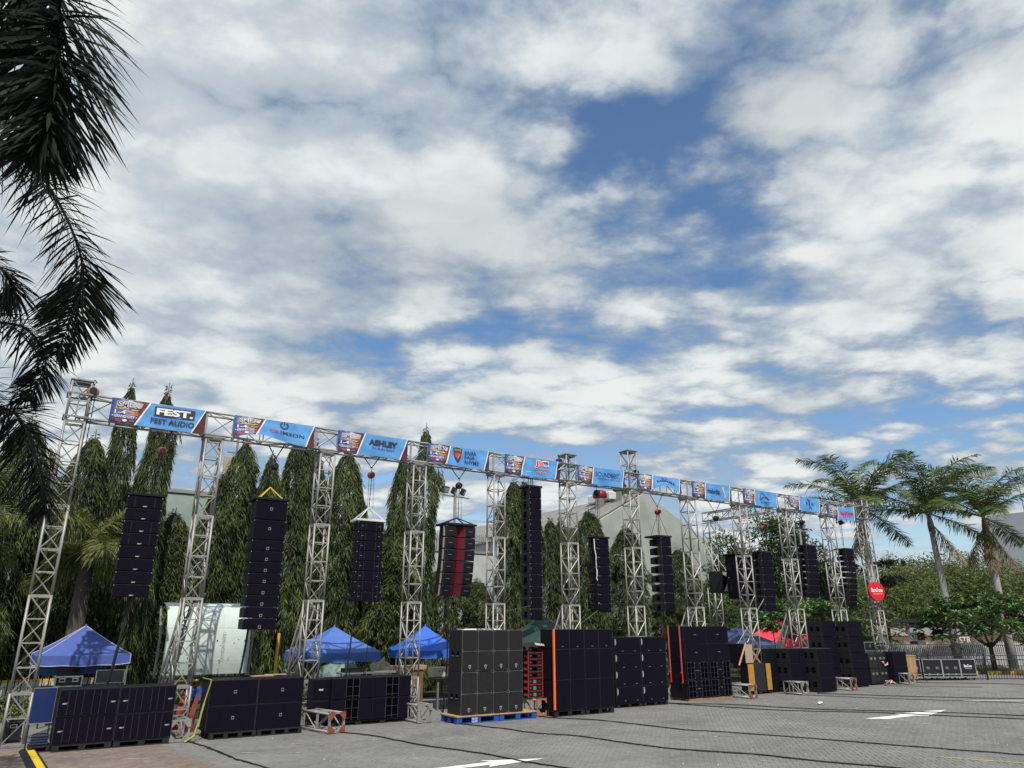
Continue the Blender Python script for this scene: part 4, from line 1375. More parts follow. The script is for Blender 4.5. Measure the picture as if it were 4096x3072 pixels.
for k in range(12):
    x = TX[k]
    t = thing('truss_tower', 'silver ' + T_LAB[k], 'truss tower', (x, 0, 0), 0, 'truss towers of the long row')
    z = 0.05
    O('base_plate', boxm('base_plate', .6, .6, .05, STEEL2), t)
    for n in (2, 4, 4, 4):
        if z + n * BAY > 7.46:
            n = int((7.46 - z) / BAY)
        section(t, 'tower%d' % n, HW, HW, BAY, n, (0, 0, z))
        z += n * BAY
    if k in TALL:
        n = 2
        while z + n * BAY < TALL[k] - .1:
            n += 1
        section(t, 'tower%d' % n, HW, HW, BAY, n, (0, 0, z))
        z += n * BAY
        O('top_plate', MB().box(-.26, .26, -.26, .26, 0, .03).mesh('top_plate', STEEL2), t, (0, 0, z))
        O('sleeve', MB().ring([(-.27, -.27, 0), (.27, -.27, 0), (.27, .27, 0), (-.27, .27, 0)], .026, 4).mesh('sleeve', STEEL2), t, (0, 0, 7.5))
        O('sleeve', MB().ring([(-.27, -.27, 0), (.27, -.27, 0), (.27, .27, 0), (-.27, .27, 0)], .026, 4).mesh('sleeve', STEEL2), t, (0, 0, 8.1))
    else:
        O('head_plate', MB().ring([(-HW - .03, -HW - .03, 0), (HW + .03, -HW - .03, 0), (HW + .03, HW + .03, 0), (-HW - .03, HW + .03, 0)], .035, 4).mesh('head_plate', STEEL2), t, (0, 0, 7.43))
    # truss foot lying towards the camera
    if k in (1, 2, 3, 5, 6, 11):
        Ln = {1: 1.15, 2: 1.75, 3: 1.1}.get(k, .9)
        nb = 3 if Ln > 1.3 else 2
        fx, fr = {1: (-.15, 0), 2: (-.22, R(13)), 3: (-.2, R(4))}.get(k, (0, 0))
        ft = section(t, 'foot%d_%.2f' % (nb, Ln), .20, .20, Ln / nb, nb, (fx, -.28, .25), (R(90), 0, fr), 'truss_foot')
        foot_end(ft, Ln, PLM[k])
    # leaning stay at the back
    if k in (1, 2, 5, 7, 9):
        A = Vector((-.02, .25, 3.1))
        Bv = Vector((-.25, 1.65, .1))
        d = (A - Bv)
        st = section(t, 'stay', .11, .11, d.length / 5, 5, Bv, d.to_track_quat('Z', 'Y').to_euler(), 'stay')

for x, y, Ln, m, lab in ((12.9, -.75, 1.1, ORANGEP, 'truss segment with orange-brown corner plates carrying the amplifier tower'), (22.42, -.3, 1.35, RUST, 'short truss segment with rusty red corners before the ochre column speakers'),
                         (25.3, -1.05, .75, STEEL, 'bare truss segment between the ochre speakers and the low three-column stack'), (28.62, -.5, 1.15, RUST, 'rusty-ended truss segment in front of the tall right stack')):
    t = thing('truss_segment', lab, 'truss segment', (x, y, .25), 0, 'truss segments lying on the paving')
    t.rotation_euler = (R(90), 0, R(8))
    ft = section(t, 'foot2_%.2f' % Ln, .20, .20, Ln / 2, 2, (0, 0, 0), (0, 0, 0), 'frame')
    foot_end(ft, Ln, m)

beam = thing('truss_beam', 'long horizontal truss beam across the tops of the silver towers', 'truss beam', (0, 0, 7.8))
for k in range(11):
    section(beam, 'beam', .31, .205, .7698, 4, (3.0792 * k, 0, 0), (0, R(90), 0), 'beam_section')

# rear truss frame between the ninth and tenth towers
rt = thing('rear_truss_frame', 'single truss tower set back with a short beam reaching the tenth tower', 'truss tower', (27.75, 4.4, 0))
z = .05
for n in (4, 4, 4, 2):
    section(rt, 'tower%d' % n, HW, HW, BAY, n, (0, 0, z))
    z += n * BAY
section(rt, 'rbeam', .205, .205, .66, 6, (0, .2, 7.66), (R(90), 0, 0), 'beam_section')

# ------------------------------------------------------------------ banners
EVENT = bpy.data.materials.new('event_print')
EVENT.use_nodes = True
_nt = EVENT.node_tree
_b = _nt.nodes['Principled BSDF']
_b.inputs['Roughness'].default_value = .5
_tc = _nt.nodes.new('ShaderNodeTexCoord')
_sp = _nt.nodes.new('ShaderNodeSeparateXYZ')
_nt.links.new(_tc.outputs['Object'], _sp.inputs[0])
_n = _nt.nodes.new('ShaderNodeTexNoise')
_n.inputs['Scale'].default_value = 5
_n.inputs['Detail'].default_value = 8
_nt.links.new(_tc.outputs['Object'], _n.inputs['Vector'])


def _m(op, a, b):
    n = _nt.nodes.new('ShaderNodeMath')
    n.operation = op
    for i, v in enumerate((a, b)):
        if isinstance(v, (int, float)):
            n.inputs[i].default_value = v
        else:
            _nt.links.new(v, n.inputs[i])
    return n.outputs[0]


_f = _m('ADD', _m('MULTIPLY', _sp.outputs[0], 1.0), _m('MULTIPLY', _m('SUBTRACT', _n.outputs['Fac'], .5), 1.6))
_cr = _nt.nodes.new('ShaderNodeValToRGB')
_cr.color_ramp.elements[0].color = (.030, .050, .20, 1)
_cr.color_ramp.elements[1].position = 1.0
_cr.color_ramp.elements[1].color = (.085, .014, .016, 1)
for p, c in ((.22, (.10, .14, .34, 1)), (.40, (.36, .38, .48, 1)), (.52, (.08, .05, .10, 1)), (.68, (.32, .06, .045, 1)), (.80, (.12, .02, .022, 1))):
    e = _cr.color_ramp.elements.new(p)
    e.color = c
_nt.links.new(_f, _cr.inputs[0])
_mx = _nt.nodes.new('ShaderNodeMix')
_mx.data_type = 'RGBA'
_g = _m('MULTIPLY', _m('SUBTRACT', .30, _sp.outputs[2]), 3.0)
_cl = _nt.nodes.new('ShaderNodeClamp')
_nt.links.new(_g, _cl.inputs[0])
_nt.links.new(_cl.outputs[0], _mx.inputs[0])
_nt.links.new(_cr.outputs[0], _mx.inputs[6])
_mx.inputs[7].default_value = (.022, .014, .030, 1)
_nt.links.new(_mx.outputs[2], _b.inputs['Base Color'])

BW, BH_ = 2.30, 0.665


class Banner:
    def __init__(s, k, lab, u0=.74, lift=0.0, lift_at=.5, sag=0.0, topsag=0.0, w=BW, drop=0.0, seed=0, slant=.20):
        s.w, s.lift, s.lat, s.sag, s.ts, s.slant = w, lift, lift_at, sag, topsag, slant
        s.ph = seed * 1.7
        s.root = thing('banner', lab, 'banner', (3.0 * k + u0, -.262, 7.46 - drop), 0, 'blue sponsor banners along the beam')

    def P(s, u, v, off=0.0):
        """point of the cloth: u along, v up (0..1 of the height)"""
        a, t = u / s.w, v
        y = .020 * math.sin(u * 4.3 + t * 1.6 + s.ph) * (1.25 - t) + .008 * math.sin(u * 11 + t * 5 + s.ph * 2) + .006 * math.sin(t * 9 + u * 3 + s.ph)
        z = t * BH_
        z += s.lift * (1 - t) * math.exp(-((a - s.lat) / .28) ** 2)
        z -= s.ts * t * math.sin(math.pi * a) + s.sag * (1 - t) * math.sin(math.pi * a)
        return (u, y - off - s.lift * .25 * (1 - t), z)

    def cloth(s):
        mb = MB()
        sl = s.slant
        us = [(0, 0), (.735 - sl * .5, .735 + sl * .5), (.775 - sl * .5, .775 + sl * .5), (s.w - .06 - sl * .9, s.w - .03), (s.w - .025 - sl * .9, s.w - .001), (s.w, s.w + .002)]
        ns = [18, 1, 40, 1, 4]
        cols = []
        for i in range(5):
            for q in range(ns[i] + (1 if i == 4 else 0)):
                f = q / ns[i]
                cols.append((us[i][0] + (us[i + 1][0] - us[i][0]) * f, us[i][1] + (us[i + 1][1] - us[i][1]) * f, i))
        nv = 16
        vs, fs, ms = [], [], []
        for (b, t, i) in cols:
            for j in range(nv + 1):
                v = j / nv
                vs.append(s.P(b + (t - b) * v, v))
        slot = [0, 1, 2, 1, 3]
        for c in range(len(cols) - 1):
            for j in range(nv):
                o = c * (nv + 1) + j
                mb_i = slot[cols[c][2]]
                fs.append((o, o + nv + 1, o + nv + 2, o + 1))
                ms.append(mb_i)
        mb.v, mb.f, mb.m = vs, fs, ms
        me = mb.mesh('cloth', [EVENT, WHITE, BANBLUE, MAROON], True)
        O('cloth', me, s.root)
        for (u, v) in ((.02, .98), (s.w * .5, .99), (s.w - .02, .98), (.02, .04), (s.w - .02, .04)):
            p = Vector(s.P(u, v, .004))
            O('tie', cached('tie', lambda: MB().tube([(0, 0, 0), (0, .05, .03), (0, .09, .0)], .006, 4).mesh('tie', WHITE)), s.root, p)
        return s

    def shape(s, name, polys, m, off=.008):
        mb = MB()
        for p in polys:
            mb.add([s.P(u, v, off + .006) for u, v in p], [tuple(range(len(p)))])
        return O(name, mb.mesh(name, m), s.root)

    def text(s, st, u0, u1, v0, v1, m, name='lettering', off=.010, bold=0.0, shear=0.0):
        vs, fs = text_raw(st, bold, shear)
        mb = MB()
        mb.add([s.P(u0 + (u1 - u0) * x, v0 + (v1 - v0) * y, off + .009) for x, y in vs], fs)
        return O(name, mb.mesh(name, m), s.root)

    def event(s):
        s.shape('swash', [[(.10, .60), (.60, .56), (.68, .63), (.58, .61), (.2, .635)]], YELP, .006)
        s.shape('logo_shadow', [[(.13, .66), (.36, .615), (.70, .70), (.74, .90), (.5, .94), (.40, .985), (.33, .92), (.12, .90)]], SILP, .005)
        s.text('SMEX', .14, .66, .665, .90, DARKP, 'event_logo', .009, .03)
        s.text('SMEX', .155, .65, .69, .885, WHITE, 'event_logo', .0115, -.004)
        s.text('1-4', .10, .36, .395, .545, WHITE, 'date', .009, .015)
        s.text('August', .39, .66, .445, .535, YELP, 'date', .009, .01)
        for q in range(4):
            s.shape('year_box', [[(.40 + q * .066, .385), (.45 + q * .066, .385), (.45 + q * .066, .43), (.40 + q * .066, .43)]], ORP, .009)
        s.text('\u2022 GRAND CITY \u2022', .05, .63, .245, .35, WHITE, 'place', .009, .012)
        s.shape('emblem', [[(.14, .09), (.22, .09), (.22, .20), (.14, .20)]], REDP, .009)
        s.shape('emblem', [[(.36 + .055 * math.cos(a * .524), .145 + .05 * math.sin(a * .524)) for a in range(12)]], WHITE, .009)
        s.text('hiburg', .47, .56, .105, .175, SILP, 'emblem', .009)
        return s


def arc_pts(cx, cy, r0, r1, a0, a1, n=16, asp=1.0):
    out = [(cx + r1 * math.cos(R(a0 + (a1 - a0) * k / n)), cy + r1 * asp * math.sin(R(a0 + (a1 - a0) * k / n))) for k in range(n + 1)]
    out += [(cx + r0 * math.cos(R(a1 - (a1 - a0) * k / n)), cy + r0 * asp * math.sin(R(a1 - (a1 - a0) * k / n))) for k in range(n + 1)]
    return out


def ribbon(pts, w):
    """thin filled line through points (u,v)"""
    l, r = [], []
    for i, p in enumerate(pts):
        a, b = pts[max(i - 1, 0)], pts[min(i + 1, len(pts) - 1)]
        dx, dy = (b[0] - a[0]), (b[1] - a[1]) * BH_
        q = math.hypot(dx, dy) + 1e-9
        l.append((p[0] - dy / q * w, p[1] + dx / q * w / BH_))
        r.append((p[0] + dy / q * w, p[1] - dx / q * w / BH_))
    return l + r[::-1]


ASP = 1 / BH_
b = Banner(0, 'leftmost banner, blue with white FEST lettering on a dark grey box', .72, 0, .5, .0, .01, seed=1, slant=.30).cloth().event()
b.shape('logo_box', [[(1.02 + .10 * k, .50 + 0) for k in range(11)] + [(2.02 - .10 * k, .90) for k in range(11)]], DARKP, .007)
b.text('FEST.', 1.07, 1.98, .56, .85, WHITE, 'lettering', .012, .045)
b.text('FEST AUDIO', .96, 2.03, .19, .41, DARKP, 'lettering', .01, .02)
b = Banner(1, 'second banner from the left with a power symbol and red and grey lettering', .76, .19, .35, 0, .0, seed=2, slant=.22).cloth().event()
b.shape('emblem', [arc_pts(1.40, .80, .085, .125, 125, 415, 20, ASP)], DARKP)
b.shape('emblem', [[(1.385, .80), (1.415, .80), (1.415, .99), (1.385, .99)]], DARKP)
b.text('CR', 1.0, 1.26, .34, .50, REDP, 'lettering', .01, .012)
b.text('IMSON', 1.30, 2.0, .34, .50, DARKP, 'lettering', .01, .012)
b = Banner(2, 'third banner from the left with bold dark ASHLEY lettering', .78, 0, .5, -.0, 0, seed=3, slant=.22).cloth().event()
b.text('ASHLEY', .98, 1.95, .50, .78, DARKP, 'lettering', .01, .055)
b.text('Pro Audio System', 1.10, 1.86, .28, .44, NAVYP, 'lettering', .01, .004)
b = Banner(3, 'fourth banner from the left with a shield emblem and three-line navy lettering', .78, .07, .1, 0, 0, seed=4, slant=.16).cloth().event()
b.shape('shield', [[(.93, .93), (1.10, .97), (1.26, .93), (1.24, .62), (1.19, .36), (1.10, .16), (1.0, .36), (.95, .62)]], DARKP, .007)
b.shape('shield_face', [[(.97, .66), (1.10, .70), (1.225, .66), (1.18, .42), (1.10, .24), (1.02, .42)]], REDP, .010)
b.shape('shield_face', [ribbon([(1.03, .63), (1.17, .62), (1.08, .45), (1.05, .63), (1.09, .30)], .012)], ORP, .012)
b.text('RHYME', .98, 1.21, .75, .89, YELP, 'lettering', .011, .0)
b.text('SINAR', 1.36, 1.80, .66, .85, NAVYP, 'lettering', .01, .006)
b.text('BAJA', 1.36, 1.74, .43, .61, NAVYP, 'lettering', .01, .006)
b.text('RHYME', 1.36, 1.90, .19, .38, NAVYP, 'lettering', .01, .006)
b = Banner(4, 'fifth banner from the left with big red lettering outlined in white and three stars', .72, 0, .5, .01, 0, seed=5, slant=.16).cloth().event()
b.text('JiC', 1.24, 1.84, .50, .93, WHITE, 'lettering', .009, .075)
b.text('JiC', 1.27, 1.81, .53, .90, REDP, 'lettering', .012, .035)
b.text('THE ART OF SOUND', 1.18, 1.88, .38, .47, WHITE, 'lettering', .008, .03)
b.text('THE ART OF SOUND', 1.185, 1.875, .388, .462, REDP, 'lettering', .011, .008)
for q, (cx, cy, rr) in enumerate(((1.40, .29, .04), (1.53, .265, .052), (1.66, .29, .04))):
    star = [(cx + (rr if i % 2 == 0 else rr * .45) * math.sin(i * math.pi / 5), cy + ASP * (rr if i % 2 == 0 else rr * .45) * math.cos(i * math.pi / 5)) for i in range(10)]
    big = [(cx + (u - cx) * 1.45, cy + (v - cy) * 1.45) for u, v in star]
    b.shape('star', [big], WHITE, .008)
    b.shape('star', [star], REDP, .011)
b.shape('small_print', [[(.85, .24), (1.12, .24), (1.12, .255), (.85, .255)]], WHITE)
b.shape('small_print', [[(1.86, .14), (2.0, .14), (2.0, .155), (1.86, .155)]], WHITE)
b = Banner(5, 'sixth banner from the left with dark serif-like SOUNDBEST lettering', .84, .06, .0, 0, .02, seed=6, slant=.10).cloth().event()
b.text('S\u25CBUNDBEST.', .88, 2.06, .50, .78, NAVYP, 'lettering', .01, .0)
b.text('PROFESSIONAL AUDIO SYSTEM', .98, 2.05, .33, .43, NAVYP, 'lettering', .01, .0)
b = Banner(6, 'seventh banner from the left, its lower edge pulled up, with a round emblem', .78, .30, .62, 0, .0, seed=7, slant=.10).cloth().event()
b.shape('emblem', [arc_pts(1.42, .86, .13, .155, 180, 360, 20, ASP)], NAVYP)
b.shape('emblem', [ribbon([(1.33, .97), (1.37, .76), (1.42, .92), (1.47, .76), (1.51, .97)], .012)], NAVYP)
b.text('HARDWELL', .98, 1.98, .42, .60, NAVYP, 'lettering', .01, .03)
b.text('PROFESSIONAL', 1.12, 1.95, .27, .36, SILP, 'lettering', .01, .0)
b = Banner(7, 'eighth banner from the left with lower-case melodia lettering and a yellow figure', .75, .0, .5, -.0, 0, seed=8, slant=.10).cloth().event()
b.text('melodia', .90, 1.62, .38, .70, NAVYP, 'lettering', .01, .012)
b.shape('figure', [[(1.78, .86), (1.90, .90), (1.88, .62), (1.94, .40), (1.99, .12), (1.92, .22), (1.86, .14), (1.86, .40), (1.80, .60)]], YELP)
b = Banner(8, 'ninth banner from the left with a single looping line emblem', .84, .0, .5, 0, .0, seed=9, slant=.08).cloth().event()
b.shape('emblem', [ribbon([(1.10, .42), (1.18, .84), (1.25, .90), (1.38, .70), (1.62, .52), (1.66, .40), (1.45, .56), (1.30, .58), (1.18, .46), (1.10, .42)], .014)], DARKP)
b.shape('small_print', [ribbon([(1.10, .27), (1.30, .25), (1.50, .27), (1.75, .26)], .006)], NAVYP)
b.text('Pro', 1.40, 1.62, .10, .21, NAVYP, 'lettering', .01, 0, .3)
b = Banner(9, 'tenth banner from the left with crossing arcs between two letters', .88, .10, .05, 0, .0, seed=10, slant=.08).cloth().event()
b.shape('emblem', [arc_pts(1.10, .55, .36, .40, -50, 50, 18, ASP * .8)], NAVYP)
b.shape('emblem', [arc_pts(1.82, .55, .36, .40, 130, 230, 18, ASP * .8)], NAVYP, .0095)
b.text('R', 1.22, 1.36, .42, .68, NAVYP, 'lettering', .01, .0)
b.text('W', 1.58, 1.80, .42, .68, NAVYP, 'lettering', .01, .0)
b = Banner(10, 'last banner at the right, sagging, with red BareTone lettering', .72, .0, .5, .06, .12, w=2.15, drop=.12, seed=11, slant=.06).cloth().event()
b.text('BareTone', .95, 1.95, .40, .70, REDP, 'lettering', .012, .03)
b.shape('small_print', [[(1.05, .26), (1.85, .26), (1.85, .30), (1.05, .30)]], REDP)

# ------------------------------------------------------------------ hanging line arrays
H_ORD = ['first', 'second', 'third', 'fourth', 'fifth', 'sixth', 'seventh', 'eighth', 'ninth', 'tenth', 'eleventh']


def cab_mesh(w, h, d, taper, style):
    def mk():
        mb = MB()
        hb = h * taper
        y0, y1 = -d / 2, d / 2
        g = .006
        if style == 'notch':
            a = w * .16
            poly = [(-w / 2, y0), (-a, y0 + .03), (0, y0 + .20), (a, y0 + .03), (w / 2, y0), (w * .42, y1), (-w * .42, y1)]
            return MB().slab(poly, -h + g, -g).mesh('cabinet', [CABG], bevel=.006)
        vs = []
        for (y, hh, ww) in ((y0, h, w), (y1, hb, w * .86)):
            zc = -h / 2
            vs += [(-ww / 2, y, zc - hh / 2 + g), (ww / 2, y, zc - hh / 2 + g), (ww / 2, y, zc + hh / 2 - g), (-ww / 2, y, zc + hh / 2 - g)]
        mb.add(vs, [(0, 1, 2, 3), (7, 6, 5, 4), (0, 4, 5, 1), (1, 5, 6, 2), (2, 6, 7, 3), (3, 7, 4, 0)])
        return mb.mesh('cabinet', CABG if style in ('side', 'sidegap') else CAB, bevel=.008)
    return cached(('cab', w, h, d, taper, style), mk)


def line_array(name_lab, xc, ztop, heights, w, d, style, badge, taper=.92, tilt0=0.0, curve=0.0, frame=STEEL2, yoff=0.0, power=1.0, xw=0.0, frame_over=.0):
    root = thing('line_array', name_lab, 'speaker array', (xc, yoff, ztop), 0, 'hanging speaker arrays')
    n = len(heights)
    p = Vector((0, 0, 0))
    for i, h in enumerate(heights):
        a = tilt0 + curve * (i / max(1, n - 1)) ** power
        q = Matrix.Rotation(a, 3, 'X')
        c = O('cabinet', cab_mesh(w, h, d, taper, style), root, p, (a, 0, 0))
        zc = -h / 2
        fy = -d / 2
        if style == 'notch':
            s = w * .16
            for sx in (-1, 1):
                x0, x1 = sorted((sx * s, sx * w / 2))
                O('grille', cached(('ng', w, h, sx), lambda: MB().add([(x0 + .03, 0, -h + .04), (x1 - .03, 0, -h + .04), (x1 - .03, 0, -.04), (x0 + .03, 0, -.04)], [(0, 1, 2, 3)]).box(x0 + .03, x1 - .03, -.002, .012, -h + .04, -.04).mesh('grille', CAB, bevel=.004)), c, (0, fy + .0, 0))
                O('badge', boxm('badge', .14, .006, .012, BADGE), c, (sx * (s + w / 2) / 2, fy - .006, zc))
                O('horn_face', cached(('nh', w, h, sx), lambda: MB().add([(sx * s, .03, -h + .012), (0, .20, -h + .012), (0, .20, -.012), (sx * s, .03, -.012), (sx * s, .022, -h + .012), (0, .192, -h + .012), (0, .192, -.012), (sx * s, .022, -.012)],
                  [(4, 5, 6, 7), (0, 3, 2, 1), (0, 4, 7, 3), (1, 2, 6, 5), (0, 1, 5, 4), (3, 7, 6, 2)]).mesh('horn_face', REDHORN)), c, (0, fy - .004, 0))
            O('side_bar', boxm('side_bar', .03, .06, h * .9, BEIGE), c, (-w / 2 - .012, fy + .10, -h * .95))
        else:
            O('grille', cached(('grille', w, h), lambda: MB().box(-w / 2 + .02, w / 2 - .02, -.008, .004, -h + .018, -.018).mesh('grille', GRILLE, bevel=.004)), c, (0, fy, 0))
            if style == 'ribs':
                for fx in (-.28, .28) if i in (0, 2, 3) else ():
                    O('grille_seam', boxm('grille_seam', .006, .004, h * .84, SEAM), c, (fx * w, fy - .009, -h * .92))
            if style == 'vee':
                for fx in (-.36, -.20, .20, .36):
                    O('grille_seam', boxm('grille_seam', .008, .004, h * .8, SEAM), c, (fx * w, fy - .009, -h * .9))
        if badge == 'fest':
            O('badge', text_mesh('badge', 'FEST', .10, .028, BADGEW, .05, .3), c, (w * .02, fy - .0105, -h + .05))
        elif badge == 'emblem':
            bd = O('badge', boxm('badge', .07, .006, .075, BADGE), c, (.0, fy - .012, (-h * .5 if h > .4 else -h + .03)))
            O('badge_mark', cached('bmark', lambda: MB().lathe([(.024, 0), (.024, .003)], 12).mesh('badge_mark', HOLE)), bd, (0, -.0035, .038), (R(90), 0, 0))
        elif badge == 'pair':
            for sx in (-1, 1):
                O('badge', boxm('badge', .06, .005, .011, BADGE), c, (sx * w * .32, fy - .012, zc))
        elif badge == 'tick':
            O('badge', boxm('badge', .012, .005, .07, BADGE), c, (-w * .40, fy - .012, zc - .03))
        elif badge == 'corner':
            O('badge', boxm('badge', .07, .005, .012, BADGE), c, (-w * .33, fy - .012, -.05))
        if style in ('side', 'sidegap'):
            hd = O('handle_recess', boxm('handle_recess', .008, .15, h * .48, HOLE), c, (-w / 2 + .006, -.02, zc - h * .26))
            O('handle', boxm('handle', .014, .11, .022, CAB), hd, (-.004, 0, h * .24))
        else:
            O('handle', boxm('handle', .03, .10, h * .35, CABG), c, (-w * .47, .10, zc - h * .18))
        pin = cached('pin', lambda: MB().lathe([(.011, 0), (.011, .012)], 6).mesh('rigging_pin', METALB))
        for sx in (-1, 1):
            O('rigging_pin', pin, c, (sx * (w / 2 - .018), fy - .004, -.03), (R(90), 0, 0))
        p = p + q @ Vector((0, 0, -h))
    # flying frame
    fo = frame_over
    O('flying_frame', MB().box(-w / 2 - .04 - fo, w / 2 + .04, -d / 2 - .03, d / 2 + .05, .008, .075).mesh('flying_frame', frame, bevel=.01), root)
    return root, p


REDHORN = mat('dark_red_horn', (0.105, 0.006, 0.016), 0.5, 0, 0.2, 8)
ARR = {}
ARR[0] = line_array('straight eight-box black array below the leftmost banner, pale badges bottom centre', 1.86, 5.66, [.31] * 8, .83, .55, 'ribs', 'fest', .9, frame=CAB)
ARR[1] = line_array('tallest wide black array at the left with two deep top boxes and square emblems', 5.02, 5.82, [.54, .54] + [.29] * 8, .88, .72, 'plain', 'emblem', .9, frame=CAB)
ARR[2] = line_array('eight-box black array hung from a white frame with metal sling legs', 8.02, 5.47, [.287] * 8, .83, .5, 'vee', 'pair', .86, frame=WHITESTEEL)
ARR[3] = line_array('curved six-box array with a dark red centre strip', 11.05, 5.56, [.355] * 6, 1.08, .6, 'notch', '', .9, R(1), R(12), frame=CABG)
ARR[4] = line_array('narrow twelve-box array hanging highest of all under the fifth banner', 13.97, 7.08, [.366] * 12, .52, .55, 'side', 'tick', .92, frame=CABG)
ARR[5] = line_array('eight-box array with a white cord down its side', 16.95, 5.52, [.32] * 8, .6, .45, 'plain', 'corner', .95, frame=CAB)
ARR[6] = line_array('eight-box array on a wide top plate in front of the gable wall', 20.02, 5.74, [.342] * 8, .54, .68, 'sidegap', '', .72, frame=CABG, frame_over=.12)
ARR[7] = line_array('eight-box array between the ninth and tenth towers, in front of two big plain boxes', 25.93, 5.46, [.295] * 8, .72, .55, 'side', '', .88, 0, R(3), frame=CABG)
ARR[8] = line_array('curved eight-box array with thin light gaps under the tenth banner', 29.1, 5.9, [.275] * 8, .74, .5, 'sidegap', '', .78, R(-2), R(13), frame=CABG)
ARR[9] = line_array('curved ten-box array under the last banner at the right', 31.95, 5.9, [.252] * 10, .62, .55, 'sidegap', '', .70, R(-2), R(16), frame=CABG, power=1.3)
# three big boxes hanging left of the double array
ARR[10] = line_array('two big plain boxes hanging set back behind the ninth tower', 26.1, 5.44, [.92, .92], 1.1, .7, 'plain', '', .97, frame=CAB, yoff=1.38)

for sx in (-.4, .4):
    O('suspension_rope', MB().tube([(sx, 0, .07), (sx * .6 + .9, .1, 2.1)], .012, 4).mesh('suspension_rope', BLACKIRON), ARR[10][0])

# slings, hoists and chains between beam and arrays
HOIST_M = {'red': mat('dull_red_hoist', (0.26, 0.035, 0.03), 0.5, 0, 0.3, 9), 'black': BLACKIRON, 'orange': ORANGEP}


def chain(parent, a, b, r=.012, n=None, name='chain'):
    """chain as a run of alternating flat links joined in one piece"""
    a, b = Vector(a), Vector(b)
    L = (b - a).length
    n = n or max(4, int(L / .07))
    pts = [a + (b - a) * k / n for k in range(n + 1)]
    rs = [r * (1.35 if k % 2 else .7) for k in range(n + 1)]
    return O(name, MB().tube(pts, rs, 5).mesh(name, BLACKIRON), parent)


def hoist(lab, x, z, color, ztop, sling=True, loop=0.0, xoff=0.0, y=0.0, strap=BLACKIRON):
    t = thing('chain_hoist', lab, 'chain hoist', (x, y, z), 0, 'chain hoists under the beam')
    m = HOIST_M[color]
    O('hoist_body', MB().lathe([(.05, -.09), (.10, -.065), (.112, -.03), (.112, .03), (.10, .065), (.05, .09)], 14).mesh('hoist_body', m, True), t, (0, 0, 0), (R(90), 0, 0))
    O('hook', MB().tube([(0, 0, .10), (0, 0, .17), (.04, 0, .21), (0, 0, .25), (-.04, 0, .21)], .014, 6).mesh('hook', BLACKIRON), t)
    O('gear_cover', MB().lathe([(.07, 0), (.07, .05)], 12).mesh('gear_cover', BLACKIRON), t, (0, -.09, 0), (R(90), 0, 0))
    if sling:
        h = 7.48 - z
        for sx in (-1, 1):
            O('sling', MB().tube([(0, 0, .22), (sx * .17, -.2 * sx, h)], [.012, .02], 4).mesh('sling', strap), t)
    if ztop is not None:
        chain(t, (.02, 0, -.1), (xoff, 0, ztop - z + .05))
        chain(t, (-.05, .03, -.1), (xoff - .04, .03, ztop - z + .1), .007)
    if loop:
        chain(t, (.09, .0, -.08), (.12, 0, -loop), .007)
    return t


hoist('dark red chain hoist above the leftmost array', 2.1, 6.92, 'red', 5.72, True, 0, -.2)
hoist('round black chain hoist above the yellow slings', 5.08, 6.86, 'black', 6.25, True, .9)
hoist('red chain hoist above the array with the white frame', 8.02, 6.92, 'red', 5.85, True, 1.0)
hoist('round black chain hoist in front of the floodlight mast', 11.1, 6.90, 'black', 5.75, True, 1.1)
hoist('small black chain hoist close under the sixth banner', 16.95, 7.22, 'black', 5.6, False, 1.5)
hoist('red chain hoist in front of the gable peak', 20.0, 6.75, 'red', 5.85, True, .9)
hoist('black chain hoist under the eighth banner', 23.3, 6.75, 'black', 5.3, True, 0, 1.2)
hoist('red chain hoist hanging free before the dark green tree', 26.2, 6.55, 'red', None, True)
hoist('black pulley hoist above the array under the tenth banner', 29.0, 7.0, 'black', 6.0, True, 1.0)
hoist('black chain hoist above the last array at the right', 32.0, 7.2, 'black', 6.0, False, 0)
t = hoist('orange chain hoist under the top plate of the far left tower', .27, 8.22, 'orange', None, False)
t.location.y = -.1
t.scale = (1.3,) * 3
for dx in (-.05, .0, .05):
    chain(t, (dx, 0, -.1), (dx * 1.2 - .02, 0, -1.35 - abs(dx) * 20), .009)
for x, lab in ((15.22, 'brown pulley hoist at the top of the sixth tower'), (18.95, 'brown pulley hoist at the top of the seventh tower')):
    t = hoist(lab, x, 8.2, 'black', None, False)
    chain(t, (0, 0, -.1), (.1, .2, -3.2), .009)
# bridles directly at the arrays
for k, (xc, zt, hh, ww, m, r) in enumerate(((5.02, 5.9, .34, .31, YELLOW, .019), (8.02, 5.55, .38, .38, WHITESTEEL, .018), (11.05, 5.64, .20, .48, BLACKIRON, .02), (20.02, 5.82, .9, .22, BLACKIRON, .008))):
    br = thing('lifting_bridle', ['yellow lifting slings spread over the tall wide array', 'white metal sling legs over the white array frame', 'black steel bridle over the array with the red strip', 'thin black lifting ropes over the array before the gable'][k], 'lifting sling', (xc, 0, zt))
    for sx in (-1, 1):
        for sy in (-1, 1):
            O('sling_leg', MB().tube([(0, 0, hh), (sx * ww, sy * .24, 0)], r, 5).mesh('sling_leg', m), br)
jb = thing('lifting_bridle', 'short steel shackles between the beam and the tallest narrow array', 'lifting sling', (13.95, 0, 7.16))
for sx in (-.09, .03, .12):
    O('shackle', MB().tube([(sx, 0, 0), (sx * .8, 0, .3)], .018, 5).mesh('shackle', STEEL2), jb)

